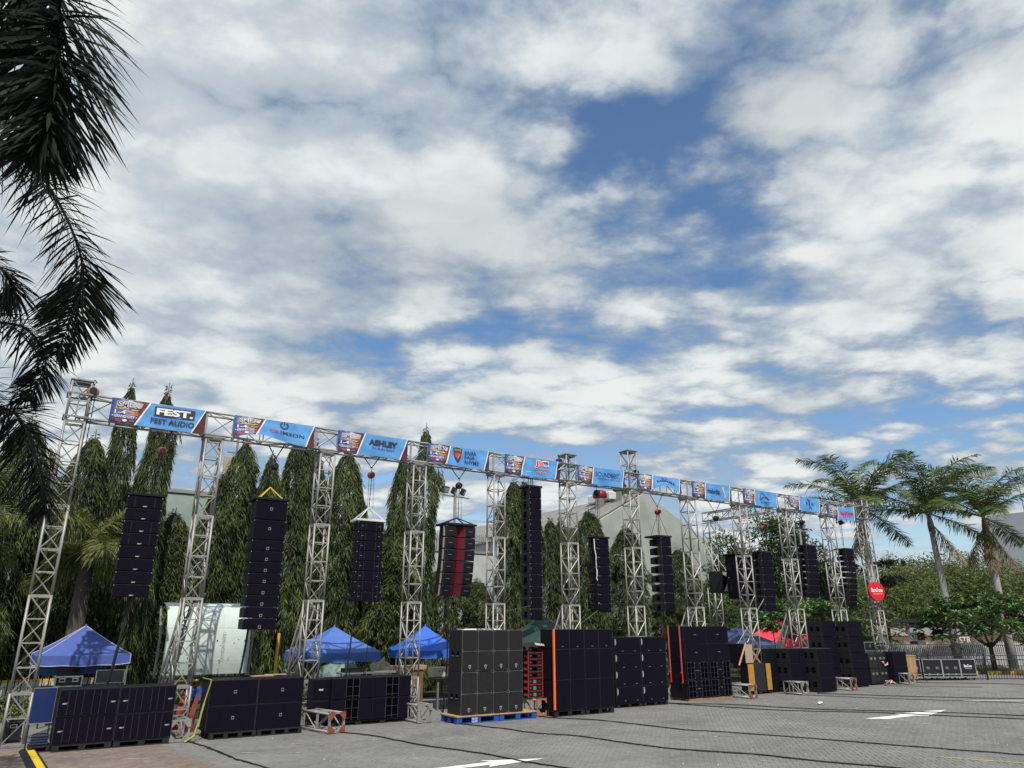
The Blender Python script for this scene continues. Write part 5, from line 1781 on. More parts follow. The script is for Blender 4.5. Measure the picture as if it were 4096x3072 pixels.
# speaker cables from the arrays to the ground
for x0, z0, x1, y1, lab, r in ((1.93, 3.18, 1.55, .3, 'black cable bundle from the leftmost array', .035), (4.85, 2.42, 4.6, .3, 'left of two black cables under the tall wide array', .028), (5.2, 2.42, 4.9, .4, 'right of two black cables under the tall wide array', .02),
                               (7.8, 3.17, 7.6, .3, 'black cable under the array with the white frame', .022), (8.25, 3.2, 8.2, .4, 'thin black cable under the array with the white frame', .012), (10.85, 3.43, 10.9, .3, 'black cable under the array with the red strip', .025),
                               (16.9, 2.97, 16.85, .3, 'black cable under the array with the white cord', .018), (20.0, 3.0, 20.1, .3, 'black cable under the array before the gable', .018), (26.1, 3.1, 26.6, .6, 'black cable under the double array', .018), (31.9, 3.4, 32.1, .3, 'black cable under the last array at the right', .015)):
    tag(O('speaker_cable', MB().tube(smooth_path([(x0, .05, z0 + .2), (x0 + (x1 - x0) * .5 + .03, .12, z0 * .5), (x1, y1, .05)], 5, .01, int(x0 * 10)), r, 6).mesh('speaker_cable', RUBBER, True)), lab, 'cable', 'speaker cables hanging from the arrays')
tag(O('rope', MB().tube(smooth_path([(16.60, -.18, 5.5), (16.62, -.20, 5.0), (16.66, -.20, 4.6), (16.64, -.22, 4.2), (16.70, -.2, 3.9), (16.68, -.2, 3.5), (16.74, -.2, 3.05), (16.72, -.2, 2.95)], 4, .015, 5), .016, 5).mesh('white_cord', WHITE)),
    'white cord running down the side of the eight-box array', 'cord')
tag(O('green_strap', MB().tube([(16.70, -.2, 3.05), (15.6, .6, 2.1), (15.2, .9, 1.6)], .013, 4).mesh('green_strap', mat('green_strap', (.08, .20, .10), .7))), 'green strap tied from the corded array down to the left', 'strap')
tag(O('green_rope', MB().tube([(13.75, -.3, 3.15), (12.6, .5, 2.85)], .006, 4).mesh('green_rope', mat('green_strap', (.08, .20, .10), .7))), 'thin green rope from the tallest narrow array to the left', 'rope')
tag(O('guy_rope', MB().tube([(25.6, -.2, 3.6), (23.6, .1, 1.4)], .006, 4).mesh('guy_rope', WHITE)), 'white rope slanting down in front of the navy tent', 'rope')
tag(O('yellow_rope', MB().tube([(25.6, -.2, 3.62), (27.3, 4, 3.1)], .012, 4).mesh('yellow_rope', YELSTRAP)), 'yellow rope tied to the ninth tower near the horn box', 'rope')

# horn loudspeaker hanging at the rear frame
hs_ = thing('horn_speaker', 'boxy black horn speaker with pale horn walls at the rear truss frame', 'loudspeaker', (26.75, 2.6, 3.95))
O('cabinet', MB().box(-.42, .42, .0, .8, 0, .95).mesh('cabinet', CABG, bevel=.01), hs_)
O('mouth', MB().box(-.39, .39, -.006, .004, .03, .92).mesh('mouth', HOLE), hs_)
HORNP = mat('pale_horn_wall', (.34, .32, .27), .6, 0, .15, 6)
O('horn_wall', MB().add([(-.38, -.009, .9), (.38, -.009, .9), (.05, -.009, .62), (-.38, -.009, .80)], [(0, 1, 2, 3)]).mesh('horn_wall', HORNP), hs_)
O('horn_wall', MB().add([(-.38, -.009, .05), (.38, -.009, .05), (-.1, -.009, .42)], [(0, 1, 2)]).mesh('horn_wall', HORNP), hs_)
for sx in (-1, 1):
    O('rope', MB().tube([(sx * .3, .3, .95), (sx * .05, 1.2, 2.3)], .01, 4).mesh('rope', WHITE), hs_)

# ------------------------------------------------------------------ subwoofer stacks
WORDS = ['first', 'second', 'third', 'fourth']


def sub_mesh(w, h, d, m, bevel=.008):
    g = .004
    return cached(('sub', w, h, d, m.name), lambda: MB().box(-w / 2 + g, w / 2 - g, 0, d, g, h - g).mesh('cabinet', m, bevel=bevel))


def sub(lab, x, y, z, w, h, d, style, group, rz=0.0):
    """one subwoofer box: x is the middle of its front, y its front plane"""
    t = thing('subwoofer', lab, 'subwoofer', (x, y, z), rz, group)
    O('cabinet', sub_mesh(w, h, d, CABG if style in ('shield', 'handles', 'twostrip') else CAB), t)
    key = (style, w, h)

    def bump_panel(nm, x0, x1, z0, z1, m, t_=.012):
        return cached((nm, key, x0, x1, z0, z1), lambda: MB().box(x0, x1, -t_, .004, z0, z1).mesh(nm, m, bevel=.005))
    def edge_trim():
        q = cached(('trim', w, h), lambda: MB().ring([(-w / 2 + .007, 0, .009), (w / 2 - .007, 0, .009), (w / 2 - .007, 0, h - .009), (-w / 2 + .007, 0, h - .009)], .0045, 4).mesh('edge_trim', SEAM))
        O('edge_trim', q, t, (0, -.001, 0))
    if style == 'ribbed':
        edge_trim()
        O('grille', bump_panel('grille', -w / 2 + .022, w / 2 - .022, .022, h - .022, GRILLE), t)
        for f in (-.34, -.22, -.10, .06, .18, .30):
            O('grille_seam', boxm('grille_seam', .007, .005, h * .9, SEAM), t, (f * w, -.0135, h * .05))
        for f in (-.40, .42):
            O('badge', text_mesh('badge', 'FEST', .10, .027, BADGEW, .05, .3), t, (f * w * .97, -.0135, h * .48))
    elif style == 'emblem':
        edge_trim()
        O('grille', bump_panel('grille', -w / 2 + .018, w / 2 - .018, .018, h - .018, GRILLE), t)
        b = O('badge', boxm('badge', .062, .006, .07, BADGE), t, (.03, -.016, h * .46))
        O('badge_mark', cached('bmark2', lambda: MB().lathe([(.028, 0), (.028, .003)], 12).mesh('badge_mark', HOLE)), b, (0, -.0035, .036), (R(90), 0, 0), scale=(.8, .8, .8))
    elif style == 'horn':
        # deep mouth between two plain wings, with cross bars
        def mouth():
            mb = MB()
            a, b_, dp = w * .17, w * .12, .20
            for sx in (-1, 1):
                mb.add([(sx * w * .46, -.012, .03), (sx * a, .10, .03), (sx * a, .10, h - .03), (sx * w * .46, -.012, h - .03)], [(0, 1, 2, 3)])
            return mb
        O('mouth', cached(('mouth', key), lambda: MB().box(-w * .16, w * .16, -.006, .003, .025, h - .025).mesh('mouth', HOLE)), t)
        for sx in (-1, 1):
            O('wing', cached(('wing', key, sx), lambda: MB().add([(sx * w * .475, -.014, .02), (sx * w * .165, -.006, .02), (sx * w * .165, -.006, h - .02), (sx * w * .475, -.014, h - .02),
                                                                 (sx * w * .475, .004, .02), (sx * w * .165, .004, .02), (sx * w * .165, .004, h - .02), (sx * w * .475, .004, h - .02)],
                              [(0, 1, 2, 3), (0, 4, 5, 1), (1, 5, 6, 2), (2, 6, 7, 3), (3, 7, 4, 0)]).mesh('wing', GRILLE)), t)
            O('divider', boxm('divider', .014, .02, h * .92, SEAM), t, (sx * w * .16, -.014, h * .04))
        O('divider', boxm('divider', .013, .018, h * .92, SEAM), t, (-w * .0, -.014, h * .04))
        O('cross_bar', boxm('cross_bar', w * .34, .014, .010, SEAM), t, (0, -.018, h * .58))
        O('cross_bar', boxm('cross_bar', w * .34, .014, .010, SEAM), t, (0, -.018, h * .14))
    elif style == 'shield':
        for q in (0, 1):
            z0, z1 = (h * .5 * q + .018, h * .5 * (q + 1) - .018)
            c = .035
            x0, x1 = -w / 2 + .022, w / 2 - .022
            O('grille_frame', cached(('gf', key, q), lambda: MB().box(x0 - .010, x1 + .010, -.007, .003, z0 - .010, z1 + .010).mesh('grille_frame', EDGEG)), t)
            O('grille', cached(('gs', key, q), lambda: MB().prism([(x0 + c, z0), (x1 - c, z0), (x1, z0 + c), (x1, z1 - c), (x1 - c, z1), (x0 + c, z1), (x0, z1 - c), (x0, z0 + c)], -.022, -.006).mesh('grille', GRILLEG, bevel=.004)), t)
        b = O('badge', cached('shieldb', lambda: MB().prism([(-.04, .05), (0, .06), (.04, .05), (.035, 0), (0, -.06), (-.035, 0)], -.008, 0).mesh('badge', METALB)), t, (0, -.023, h * .11))
        O('badge_mark', cached('shieldm', lambda: MB().prism([(-.028, .03), (.028, .03), (0, -.03)], -.002, 0).mesh('badge_mark', DARKP)), b, (0, -.009, 0))
        hd = boxm('handle', .012, .09, .03, METALB)
        for yy in (.22, .50):
            r_ = O('handle_recess', boxm('handle_recess', .006, .12, .15, HOLE), t, (-w / 2 + .0025, yy, h * .34))
            O('handle', hd, r_, (-.006, 0, .02))
    elif style == 'plain':
        edge_trim()
        O('grille', bump_panel('grille', -w / 2 + .014, w / 2 - .014, .014, h - .014, GRILLE), t)
        if h < .6:
            O('badge', boxm('badge', .055, .005, .016, BADGE), t, (.02, -.0145, h * .10))
    elif style == 'port':
        edge_trim()
        O('grille', bump_panel('grille', -w / 2 + .016, w / 2 - .016, .016, h - .016, GRILLE), t)
        O('port_ring', cached(('port', h), lambda: MB().prism([(0, .085)] + [(.055 * math.sin(R(a)), .085 * math.cos(R(a)) * 1.25) for a in range(0, 181, 15)] + [(0, -.1)], -.016, -.004).mesh('port_ring', PORTG)), t, (-w / 2 + .03, -.004, h * .70))
        for fx in (-.18, .28):
            O('badge', boxm('badge', .07, .005, .014, BADGE), t, (fx * w, -.0145, h * .13))
    elif style == 'bar':
        edge_trim()
        O('grille', bump_panel('grille', -w / 2 + .01, w / 2 - .01, .012, h - .012, GRILLE), t)
        O('badge', boxm('badge', .12, .006, .018, BADGE), t, (0, -.0155, h * .5))
    elif style == 'cells':
        O('mouth', cached(('cm', key), lambda: MB().box(-w / 2 + .02, w / 2 - .02, -.004, .003, .02, h - .02).mesh('mouth', HOLE)), t)
        O('centre_panel', bump_panel('centre_panel', -w * .13, w * .13, .02, h - .02, GRILLE), t)
        for fx in (-.44, -.285, .285, .44, -.14, .14):
            O('divider', boxm('divider', .012, .02, h * .93, SEAM), t, (fx * w, -.012, h * .035))
        for sx in (-1, 1):
            for fz in (.04, .35, .65, .95):
                O('cross_bar', boxm('cross_bar', w * .34, .016, .008, SEAM), t, (sx * w * .31, -.014, h * fz))
            for k in range(5):
                O('bolt', cached('bolt', lambda: MB().lathe([(.009, 0), (.009, .006)], 6).mesh('bolt', METALB)), t, (sx * w * .115, -.013, h * (.1 + .2 * k)), (R(90), 0, 0))
        O('badge', boxm('badge', .10, .005, .018, BADGE), t, (0, -.0165, h * .5))
    elif style == 'handles':
        for yy in (.24, .54):
            r_ = O('handle_recess', boxm('handle_recess', .006, .15, .2, HOLE), t, (-w / 2 + .0025, yy, h * .32))
            O('handle', boxm('handle', .014, .12, .035, CAB), r_, (-.004, 0, .08))
        for fx in (-.25, .25):
            O('grille', bump_panel('grille', fx * w - w * .24, fx * w + w * .24, .012, h - .012, GRILLE), t)
    elif style == 'twostrip':
        for yy in (.20, .50):
            r_ = O('handle_recess', boxm('handle_recess', .006, .13, .17, HOLE), t, (-w / 2 + .0025, yy, h * .36))
            O('handle', boxm('handle', .014, .11, .03, CAB), r_, (-.004, 0, .07))
        for q in (0, 1):
            O('grille', bump_panel('grille', -w / 2 + .012, w / 2 - .012, h * .5 * q + .01, h * .5 * (q + 1) - .006, GRILLE), t)
        for zz in (.06, h - .06):
            for yy in (.06, .68):
                O('bolt', cached('bolt', lambda: MB().lathe([(.009, 0), (.009, .006)], 6).mesh('bolt', METALB)), t, (-w / 2 + .001, yy, zz), (0, R(-90), 0))
    return t


PORTG = mat('pale_port_ring', (.26, .31, .34), .5, .1, .15, 8)


def pallet(lab, x0, x1, y0, y1, z1, m, n=3, ply=None, z0=0.0):
    t = thing('pallet', lab, 'pallet', ((x0 + x1) / 2, y0, z0), 0, 'pallets under the subwoofer stacks')
    w, d = x1 - x0, y1 - y0
    zt = z1 - z0 - (.028 if ply else 0)
    O('deck', cached(('deck', w, d, zt, m.name), lambda: MB().box(-w / 2, w / 2, 0, d, zt - .03, zt - .002).mesh('deck', m, bevel=.003)), t)
    bw = min(.16, w / n * .36)
    blk = cached(('blk', bw, zt, d, m.name), lambda: MB().box(-bw / 2, bw / 2, 0, .15, 0, zt - .032).mesh('block', m, bevel=.004))
    for k in range(n):
        for yy in (0, d / 2 - .07, d - .15):
            O('block', blk, t, (-w / 2 + bw / 2 + (w - bw) * k / (n - 1), yy, 0))
    for yy in (.012, d - .16):
        O('bottom_board', cached(('bb', w, m.name), lambda: MB().box(-w / 2 + .004, w / 2 - .004, 0, .13, .002, .022).mesh('bottom_board', m)), t, (0, yy, 0))
    if ply:
        O('plywood_sheet', cached(('ply', w, d, ply.name), lambda: MB().box(-w / 2 - .02, w / 2 + .02, -.02, d + .02, 0, .028).mesh('plywood_sheet', ply)), t, (0, 0, zt))
    return t


SIDE = ['left', 'right']
ROW = {2: ['lower', 'upper'], 3: ['bottom', 'middle', 'top'], 4: ['bottom', 'second lowest', 'second highest', 'top']}
COLW = {2: ['left', 'right'], 3: ['left', 'middle', 'right'], 4: ['leftmost', 'second left', 'third left', 'rightmost']}


def stack(where, x0, x1, y, zs, ncol, d, style, desc, group, stagger=0.0):
    w = (x1 - x0) / ncol
    nr = len(zs) - 1
    rg = random.Random(int(x0 * 10))
    for r in range(nr):
        for c in range(ncol):
            st = style[r] if isinstance(style, (list, tuple)) else style
            de = desc[r] if isinstance(desc, (list, tuple)) else desc
            sub('%s, %s in %s row of stack %s' % (de, COLW[ncol][c], ROW[nr][r], where), x0 + w * (c + .5), y + rg.uniform(-.012, .012), zs[r], round(w - .006, 4), round(zs[r + 1] - zs[r], 4), d, st, group, rg.uniform(-.004, .004))


stack('under the leftmost banner', .67, 3.0, -1.5, [.135, .68, 1.225], 2, .85, 'ribbed', 'ribbed black subwoofer', 'subwoofers of the first stack')
pallet('black pallet under the left half of the first stack', .70, 1.82, -1.49, -.62, .13, KPALLET)
pallet('black pallet under the right half of the first stack', 1.85, 2.98, -1.49, -.62, .13, KPALLET)
stack('beside the yellow-green strap', 3.75, 6.02, -1.37, [.145, .715, 1.285], 2, .9, 'emblem', 'black subwoofer with square emblem', 'subwoofers of the second stack')
pallet('black pallet under the left part of the second stack', 3.85, 4.92, -1.44, -.5, .14, KPALLET, 4)
pallet('black pallet under the right part of the second stack', 4.95, 6.03, -1.44, -.5, .14, KPALLET, 4)
stack('under the third banner', 6.98, 9.3, -.77, [.11, .65, 1.18], 2, .8, 'horn', 'barred black horn subwoofer', 'subwoofers of the third stack')
lb = O('lettering', text_mesh('side_lettering', 'ASHLEY', .13, .042, WHITE, .03))
sp_ = thing('speaker_box', 'black box lettered ASHLEY standing at the left end of the third stack', 'loudspeaker', (6.72, -.66, .11))
O('cabinet', MB().box(-.24, .24, 0, .38, 0, 1.06).mesh('cabinet', CAB, bevel=.008), sp_)
O('grille', MB().box(-.22, .22, -.01, .003, .56, 1.04).mesh('grille', GRILLE, bevel=.004), sp_)
O('grille', MB().box(-.22, .22, -.01, .003, .02, .50).mesh('grille', GRILLE, bevel=.004), sp_)
lb.parent = sp_
lb.location = (0, -.012, .80)
pallet('black pallet under the third stack', 7.0, 9.28, -.74, .0, .105, KPALLET, 4)
stack('on the blue pallets', 10.15, 12.2, -2.1, [.205, 1.305, 2.41], 4, .75, 'shield', 'charcoal double subwoofer', 'subwoofers of the fourth stack')
p_ = pallet('blue plastic pallet lettered in white, topped with plywood', 10.02, 11.36, -2.16, -1.25, .20, BPALLET, 3, PLY)
O('lettering', text_mesh('pallet_lettering', 'PDWH', .17, .05, WHITE, .02), p_, (-.13, -.0255, .115))
O('lettering', text_mesh('pallet_lettering', '1033', .17, .05, WHITE, .02), p_, (-.13, -.0255, .05))
O('front_board', MB().box(-.22, -.03, -.022, .0, .012, .15).mesh('front_board', BPALLET), p_)
pallet('right one of the two blue plastic pallets, topped with plywood', 11.38, 12.62, -2.16, -1.25, .20, BPALLET, 3, PLY)
stack('behind the orange strap', 13.2, 15.47, -2.3, [.165, 1.0, 1.86, 2.42], 4, .72, 'plain', ['tall plain black subwoofer', 'tall plain black subwoofer', 'square black speaker'], 'speakers of the fifth stack')
pallet('black pallet under the left half of the fifth stack', 13.2, 14.3, -2.28, -1.5, .16, KPALLET)
pallet('black pallet with a white sticker under the right half of the fifth stack', 14.35, 15.45, -2.28, -1.5, .16, KPALLET)
stack('with half-round pale ports', 16.25, 18.56, -1.45, [.135, .64, 1.145, 1.65, 2.155], 2, .8, 'port', 'wide black subwoofer', 'subwoofers of the sixth stack')
pallet('black pallet under the left half of the sixth stack', 16.3, 17.38, -1.43, -.7, .13, KPALLET)
pallet('black pallet under the right half of the sixth stack', 17.45, 18.55, -1.43, -.7, .13, KPALLET)
stack('with two faded red straps', 19.8, 22.12, -1.12, [.09, .69, 1.29, 1.90, 2.50], 2, .84, ['cells', 'cells', 'bar', 'bar'], ['gridded black horn subwoofer', 'gridded black horn subwoofer', 'plain wide black subwoofer', 'plain wide black subwoofer'], 'subwoofers of the seventh stack')
t = pallet('bare wooden pallet under the stack with two faded red straps', 19.85, 22.1, -1.10, -.2, .085, WOODP, 4)
O('front_plank', MB().box(-1.12, 1.12, -.02, .0, .005, .08).mesh('front_plank', WOODP), t)
# ochre and black column speakers
for (x, z, h, w, pf, lab) in ((23.78, .12, 1.0, .36, GOLD, 'left ochre-fronted column speaker behind a rusty truss foot'), (24.80, .12, 1.0, .30, GOLD, 'right ochre-fronted column speaker beside the three-column stack')):
    t = thing('column_speaker', lab, 'loudspeaker', (x, -.66, z), 0, 'ochre column speakers')
    O('cabinet', MB().box(-w / 2, w / 2, 0, .38, 0, h).mesh('cabinet', CAB, bevel=.008), t)
    O('front_panel', MB().box(-w / 2 + .015, w / 2 - .015, -.014, .004, .02, h - .02).mesh('front_panel', pf, bevel=.004), t)
t = thing('column_speaker', 'pair of plain dark cabinets between the two ochre-fronted speakers', 'loudspeaker', (24.31, -.63, .12))
O('cabinet', MB().box(-.335, .0, 0, .5, 0, 1.0).mesh('cabinet', CABG, bevel=.008), t)
O('cabinet', MB().box(.003, .335, 0, .5, 0, 1.0).mesh('cabinet', CABG, bevel=.008), t)
t = thing('column_speaker', 'black cabinet with a beige front standing on top of the ochre column speakers', 'loudspeaker', (23.86, -.62, 1.12))
O('cabinet', MB().box(-.3, .16, 0, .8, 0, .72).mesh('cabinet', CAB, bevel=.008), t)
O('front_panel', MB().box(-.28, .15, -.014, .004, .02, .70).mesh('front_panel', BEIGE, bevel=.004), t)
pallet('low black dolly under the ochre column speakers', 23.6, 24.95, -.62, -.1, .115, KPALLET)
# three-column stack with handles
for (x0, y, w, nm) in ((25.04, -.42, .66, 'left'), (25.72, -1.0, .98, 'middle'), (26.75, -1.55, 1.02, 'right')):
    for r in range(3):
        sub('subwoofer with side handles, %s in the %s column of the low three-column stack' % (['bottom', 'middle', 'top'][r], nm), x0 + w / 2, y, .02 + r * .54, w, .54, .78, 'handles', 'subwoofers of the low three-column stack')
# tall two-column stack
for (x0, y, w, nm) in ((28.98, -.35, 1.02, 'left'), (30.15, -.8, 1.08, 'right')):
    for r in range(4):
        sub('big black subwoofer, %s in the %s column of the tall right stack' % (['bottom', 'second lowest', 'second highest', 'top'][r], nm), x0 + w / 2, y, .10 + r * .652, w, .652, .76 if nm == 'left' else .54, 'twostrip', 'subwoofers of the tall right stack')
pallet('black pallet under the tall right stack', 30.2, 31.2, -.78, -.26, .095, KPALLET)
# last stack: plain subwoofers, racks beside, case on top
for r in range(2):
    sub('plain black subwoofer, %s one in front of the last tower at the right' % ['lower', 'upper'][r], 33.98, -.72, .09 + r * .645, 1.06, .645, .46, 'plain', 'subwoofers of the last stack')
dl = thing('dolly', 'black dolly with small wheels under the last plain subwoofers', 'dolly', (33.98, -.7, 0))
O('deck', MB().box(-.52, .52, 0, .45, .06, .088).mesh('deck', KPALLET), dl)
for sx in (-.42, .42):
    O('wheel', cached('wheel', lambda: MB().lathe([(.045, -.02), (.045, .02)], 10).mesh('wheel', METALB)), dl, (sx, .06, .046), (0, R(90), 0))


def flight_case(lab, x, y, z, w, d, h, rz=0.0, wheels=True, logo=False, group='black flight cases with metal edges'):
    t = thing('flight_case', lab, 'flight case', (x, y, z), rz, group)
    zb = .14 if wheels else 0
    O('case_body', cached(('fc', w, d, h), lambda: MB().box(-w / 2 + .01, w / 2 - .01, .01, d, 0, h - zb).mesh('case_body', CASEB, bevel=.004)), t, (0, 0, zb))
    e = .032
    ez = cached(('fe', 'z', h, zb), lambda: MB().box(-e / 2, e / 2, -e / 2, e / 2, 0, h - zb).mesh('edge_profile', METALB))
    ex = cached(('fe', 'x', w), lambda: MB().box(-w / 2, w / 2, -e / 2, e / 2, -e / 2, e / 2).mesh('edge_profile', METALB))
    ey = cached(('fe', 'y', d), lambda: MB().box(-e / 2, e / 2, 0, d, -e / 2, e / 2).mesh('edge_profile', METALB))
    for sx in (-1, 1):
        O('edge_profile', ez, t, (sx * (w / 2 - .008), .006, zb))
        O('edge_profile', ey, t, (sx * (w / 2 - .008), 0, h - .012))
        O('edge_profile', ey, t, (sx * (w / 2 - .008), 0, zb + .012))
        O('edge_profile', ez, t, (sx * (w / 2 - .008), d - .006, zb))
    for zz in (zb + .014, h - .014):
        O('edge_profile', ex, t, (0, .004, zz))
    if wheels:
        O('lid_seam', ex, t, (0, .002, zb + .13))
        for sx in (-1, 1):
            for yy in (.1, d - .1):
                O('castor', cached('castor', lambda: MB().lathe([(.05, -.018), (.05, .018)], 10).mesh('castor', BLACKIRON)), t, (sx * (w / 2 - .12), yy, .052), (0, R(90), 0))
    if not logo:
        for sx in (-.24, .24):
            hn = O('handle_plate', boxm('handle_plate', .14, .012, .10, METALB), t, (sx * w, -.002, zb + (h - zb) * .45))
            O('handle', boxm('handle', .10, .012, .04, HOLE), hn, (0, -.006, .03))
            if wheels:
                O('latch', boxm('latch', .06, .014, .09, METALB), t, (sx * w * .9, -.006, zb + .09))
    else:
        O('lettering', text_mesh('lettering', 'BareTone', .40, .14, WHITE, .03), t, (0, .004, zb + (h - zb) * .62))
        O('lettering', text_mesh('lettering', 'indonesia.com', .36, .035, WHITE, .0), t, (.02, .004, zb + (h - zb) * .47))
    return t


A1, A2 = Vector((36.87, -.11, 0)), Vector((39.37, -1.40, 0))
fd = (A2 - A1).normalized()
fa = math.atan2(fd.y, fd.x)
for i, (s0, w, lab, lg) in enumerate(((-.98, .86, 'leftmost floor flight case, partly hidden by the cardboard carton', False), (.0, .98, 'black flight case with two latches, second from the left in the floor row', False), (1.0, .92, 'black flight case with two latches, third in the floor row', False), (1.94, .80, 'rightmost flight case with white BareTone lettering', True))):
    p = A1 + fd * (s0 + w / 2)
    flight_case(lab, p.x, p.y, 0, w, .8, .96, fa, True, lg)
flight_case('wide flight case lying on top behind the last truss tower', 33.9, .35, 1.38, 1.75, .6, .40, 0, False)
flight_case('large flight case base standing under the wide top case', 33.9, .38, 0, 1.7, .6, 1.36, 0, True)
# racks with gear left of the last stack
for i, (x, z) in enumerate(((32.35, .06), (32.35, .70), (33.05, .06), (33.05, .70))):
    t = thing('equipment_rack', 'black gear rack, %s %s of the four left of the last stack' % (['lower', 'upper'][i % 2], ['left', 'right'][i // 2]), 'equipment rack', (x, -.42, z), 0, 'gear racks at the right')
    O('rack_body', cached('rackb', lambda: MB().box(-.33, .33, 0, .6, 0, .62).mesh('rack_body', CASEB, bevel=.006)), t)
    O('handle_plate', boxm('handle_plate', .14, .012, .09, STEEL2), t, (-.14, -.002, .36))
    O('handle_plate', boxm('handle_plate', .14, .012, .09, STEEL2), t, (.14, -.002, .36))
    O('front_rail', boxm('front_rail', .62, .01, .015, SEAM), t, (0, -.004, .18))
cc = thing('carton', 'tall plain cardboard carton right of the last stack', 'carton', (35.45, -.36, .12), -.2)
O('box', MB().box(-.34, .34, 0, .5, 0, 1.0).mesh('box', CARD, bevel=.006), cc)
O('flap', MB().box(-.36, .36, -.02, .52, 1.0, 1.06).mesh('flap', CARD), cc)
O('tape', MB().box(-.03, .03, -.004, .0, .3, 1.0).mesh('tape', BEIGE), cc)
st_ = thing('folding_stand', 'low black folding stand under the cardboard carton', 'stand', (35.6, -.5, 0), -.2)
for sx in (-.35, .45):
    for yy in (-.1, .45):
        O('leg', MB().tube([(sx, yy, 0), (sx * .3, yy, .36)], .016, 5).mesh('leg', BLACKIRON), st_)
O('top_frame', MB().ring([(-.4, -.12, .40), (.55, -.12, .40), (.55, .47, .40), (-.4, .47, .40)], .02, 4).mesh('top_frame', BLACKIRON), st_)

# straps on the stacks
t = thing('ratchet_strap', 'yellow-green ratchet strap over the left end of the second stack', 'strap', (3.70, -1.40, 0))
O('webbing', MB().tube([(.04, .9, 1.30), (.06, -.015, 1.30), (-.06, -.04, .75), (-.20, -.10, .12), (-.42, -.22, .02)], [.012, .014, .018, .032, .03], 5).mesh('webbing', YELSTRAP), t)
O('tail', MB().tube([(-.05, -.05, .80), (-.09, -.06, .60), (-.13, -.08, .30)], .024, 5).mesh('tail', YELSTRAP), t)
t = thing('strap', 'flat bright orange strap down the left corner of the fifth stack', 'strap', (13.0, -2.2, 0))
O('webbing', MB().box(0.13, .19, -.15, -.11, .2, 2.42).mesh('webbing', ORSTRAP), t)
for zz, lab, x, yy in ((0, 'left of two faded red ratchet straps on the dark side of the seventh stack', 19.79, -.38), (0, 'right of two faded red ratchet straps on the dark side of the seventh stack', 19.79, -.95)):
    t = thing('ratchet_strap', lab, 'strap', (x, yy, 0), 0, 'red ratchet straps')
    O('webbing', MB().box(-.012, .0, -.03, .03, .9, 2.51).mesh('webbing', PINKSTRAP), t)
    rr = O('ratchet', MB().box(-.05, .0, -.045, .045, .58, .95).mesh('ratchet', REDRACK, bevel=.01), t)
    O('ratchet_gap', MB().box(-.054, -.05, -.025, .025, .64, .9).mesh('ratchet_gap', HOLE), rr)
    O('hook', MB().tube([(-.02, 0, .6), (-.03, 0, .45), (-.01, .03, .40)], .012, 5).mesh('hook', BLACKIRON), t)
t = thing('strap', 'faded orange strap slanting down from the beige-fronted cabinet', 'strap', (23.5, -.66, 0))
O('webbing', MB().tube([(.12, 0, 1.86), (-.42, -.05, 1.08)], .028, 4).mesh('webbing', mat('pale_orange_strap', (.62, .33, .22), .7)), t)
t = thing('wood_battens', 'bundle of brown wooden battens leaning at the ninth tower', 'battens', (24.6, -.3, 0))
for k in range(3):
    O('batten', MB().tube([(-.25 + k * .05, .1, 1.65), (.12 + k * .03, -.1, 1.05)], .018, 4).mesh('batten', WOODP), t)
O('cross_batten', MB().tube([(.15, 0, 1.6), (-.2, 0, 1.15)], .018, 4).mesh('cross_batten', WOODP), t)

# amplifier tower between fourth and fifth stack
am = thing('amplifier_rack', 'tower of eight amplifiers in red frames between two tall stacks', 'amplifier rack', (12.9, -1.72, .50))
for k in range(8):
    u = O('amplifier', MB().box(-.255, .255, 0, .5, .01, .165).mesh('amplifier', CASEB) if k == 0 else bpy.data.meshes['amplifier'], am, (0, 0, k * .178))
    O('red_frame', cached('redframe', lambda: MB().ring([(-.262, 0, .006), (.262, 0, .006), (.262, 0, .17), (-.262, 0, .17)], .0095, 4).mesh('red_frame', REDRACK)), u, (0, -.012, 0))
    O('side_block', boxm('side_block', .02, .14, .06, REDRACK), u, (-.268, .12, .05))
    O('front_panel', boxm('front_panel', .10 if k < 3 else .16, .008, .09, STEEL2 if k < 3 else HOLE), u, (-.02, -.004, .04))
    for fx in (-.17, .15):
        O('knob', boxm('knob', .045, .008, .014, METALB), u, (fx, -.004, .085))
cl = thing('black_cover', 'black cover cloth with white lettering on top of the amplifier tower', 'cloth', (12.9, -1.72, 1.93))
mb = MB()
n = 9
vs = []
for i in range(n):
    for j in range(6):
        x = -.36 + .74 * i / (n - 1)
        y = -.10 + .6 * j / 5
        vs.append((x, y, .085 + .02 * math.sin(i * 1.3 + j) - (.10 if j == 0 else 0) - (.10 if i in (0, n - 1) else 0)))
mb.add(vs, [(i * 6 + j, (i + 1) * 6 + j, (i + 1) * 6 + j + 1, i * 6 + j + 1) for i in range(n - 1) for j in range(5)])
O('cloth', mb.mesh('cloth', RUBBER, True), cl)
O('lettering', text_mesh('cover_lettering', 'TERBUKA', .36, .06, WHITE, .03), cl, (.08, -.125, .055), (R(-20), R(6), 0))
wb = thing('white_tent', 'white canopy edge seen above the amplifier tower', 'tent', (13.2, .9, 0))
O('valance', MB().box(-1.0, .75, 0, .02, 1.78, 2.02).mesh('valance', WCLOTH), wb)
O('roof_panel', MB().add([(-1.0, 0, 2.02), (.75, 0, 2.02), (.75, 1.0, 2.42), (-1.0, 1.0, 2.42), (-1.0, .02, 2.0), (.75, .02, 2.0), (.75, 1.0, 2.40), (-1.0, 1.0, 2.40)], [(0, 1, 2, 3), (7, 6, 5, 4), (0, 4, 5, 1), (1, 5, 6, 2), (2, 6, 7, 3), (3, 7, 4, 0)]).mesh('roof_panel', WCLOTH), wb)
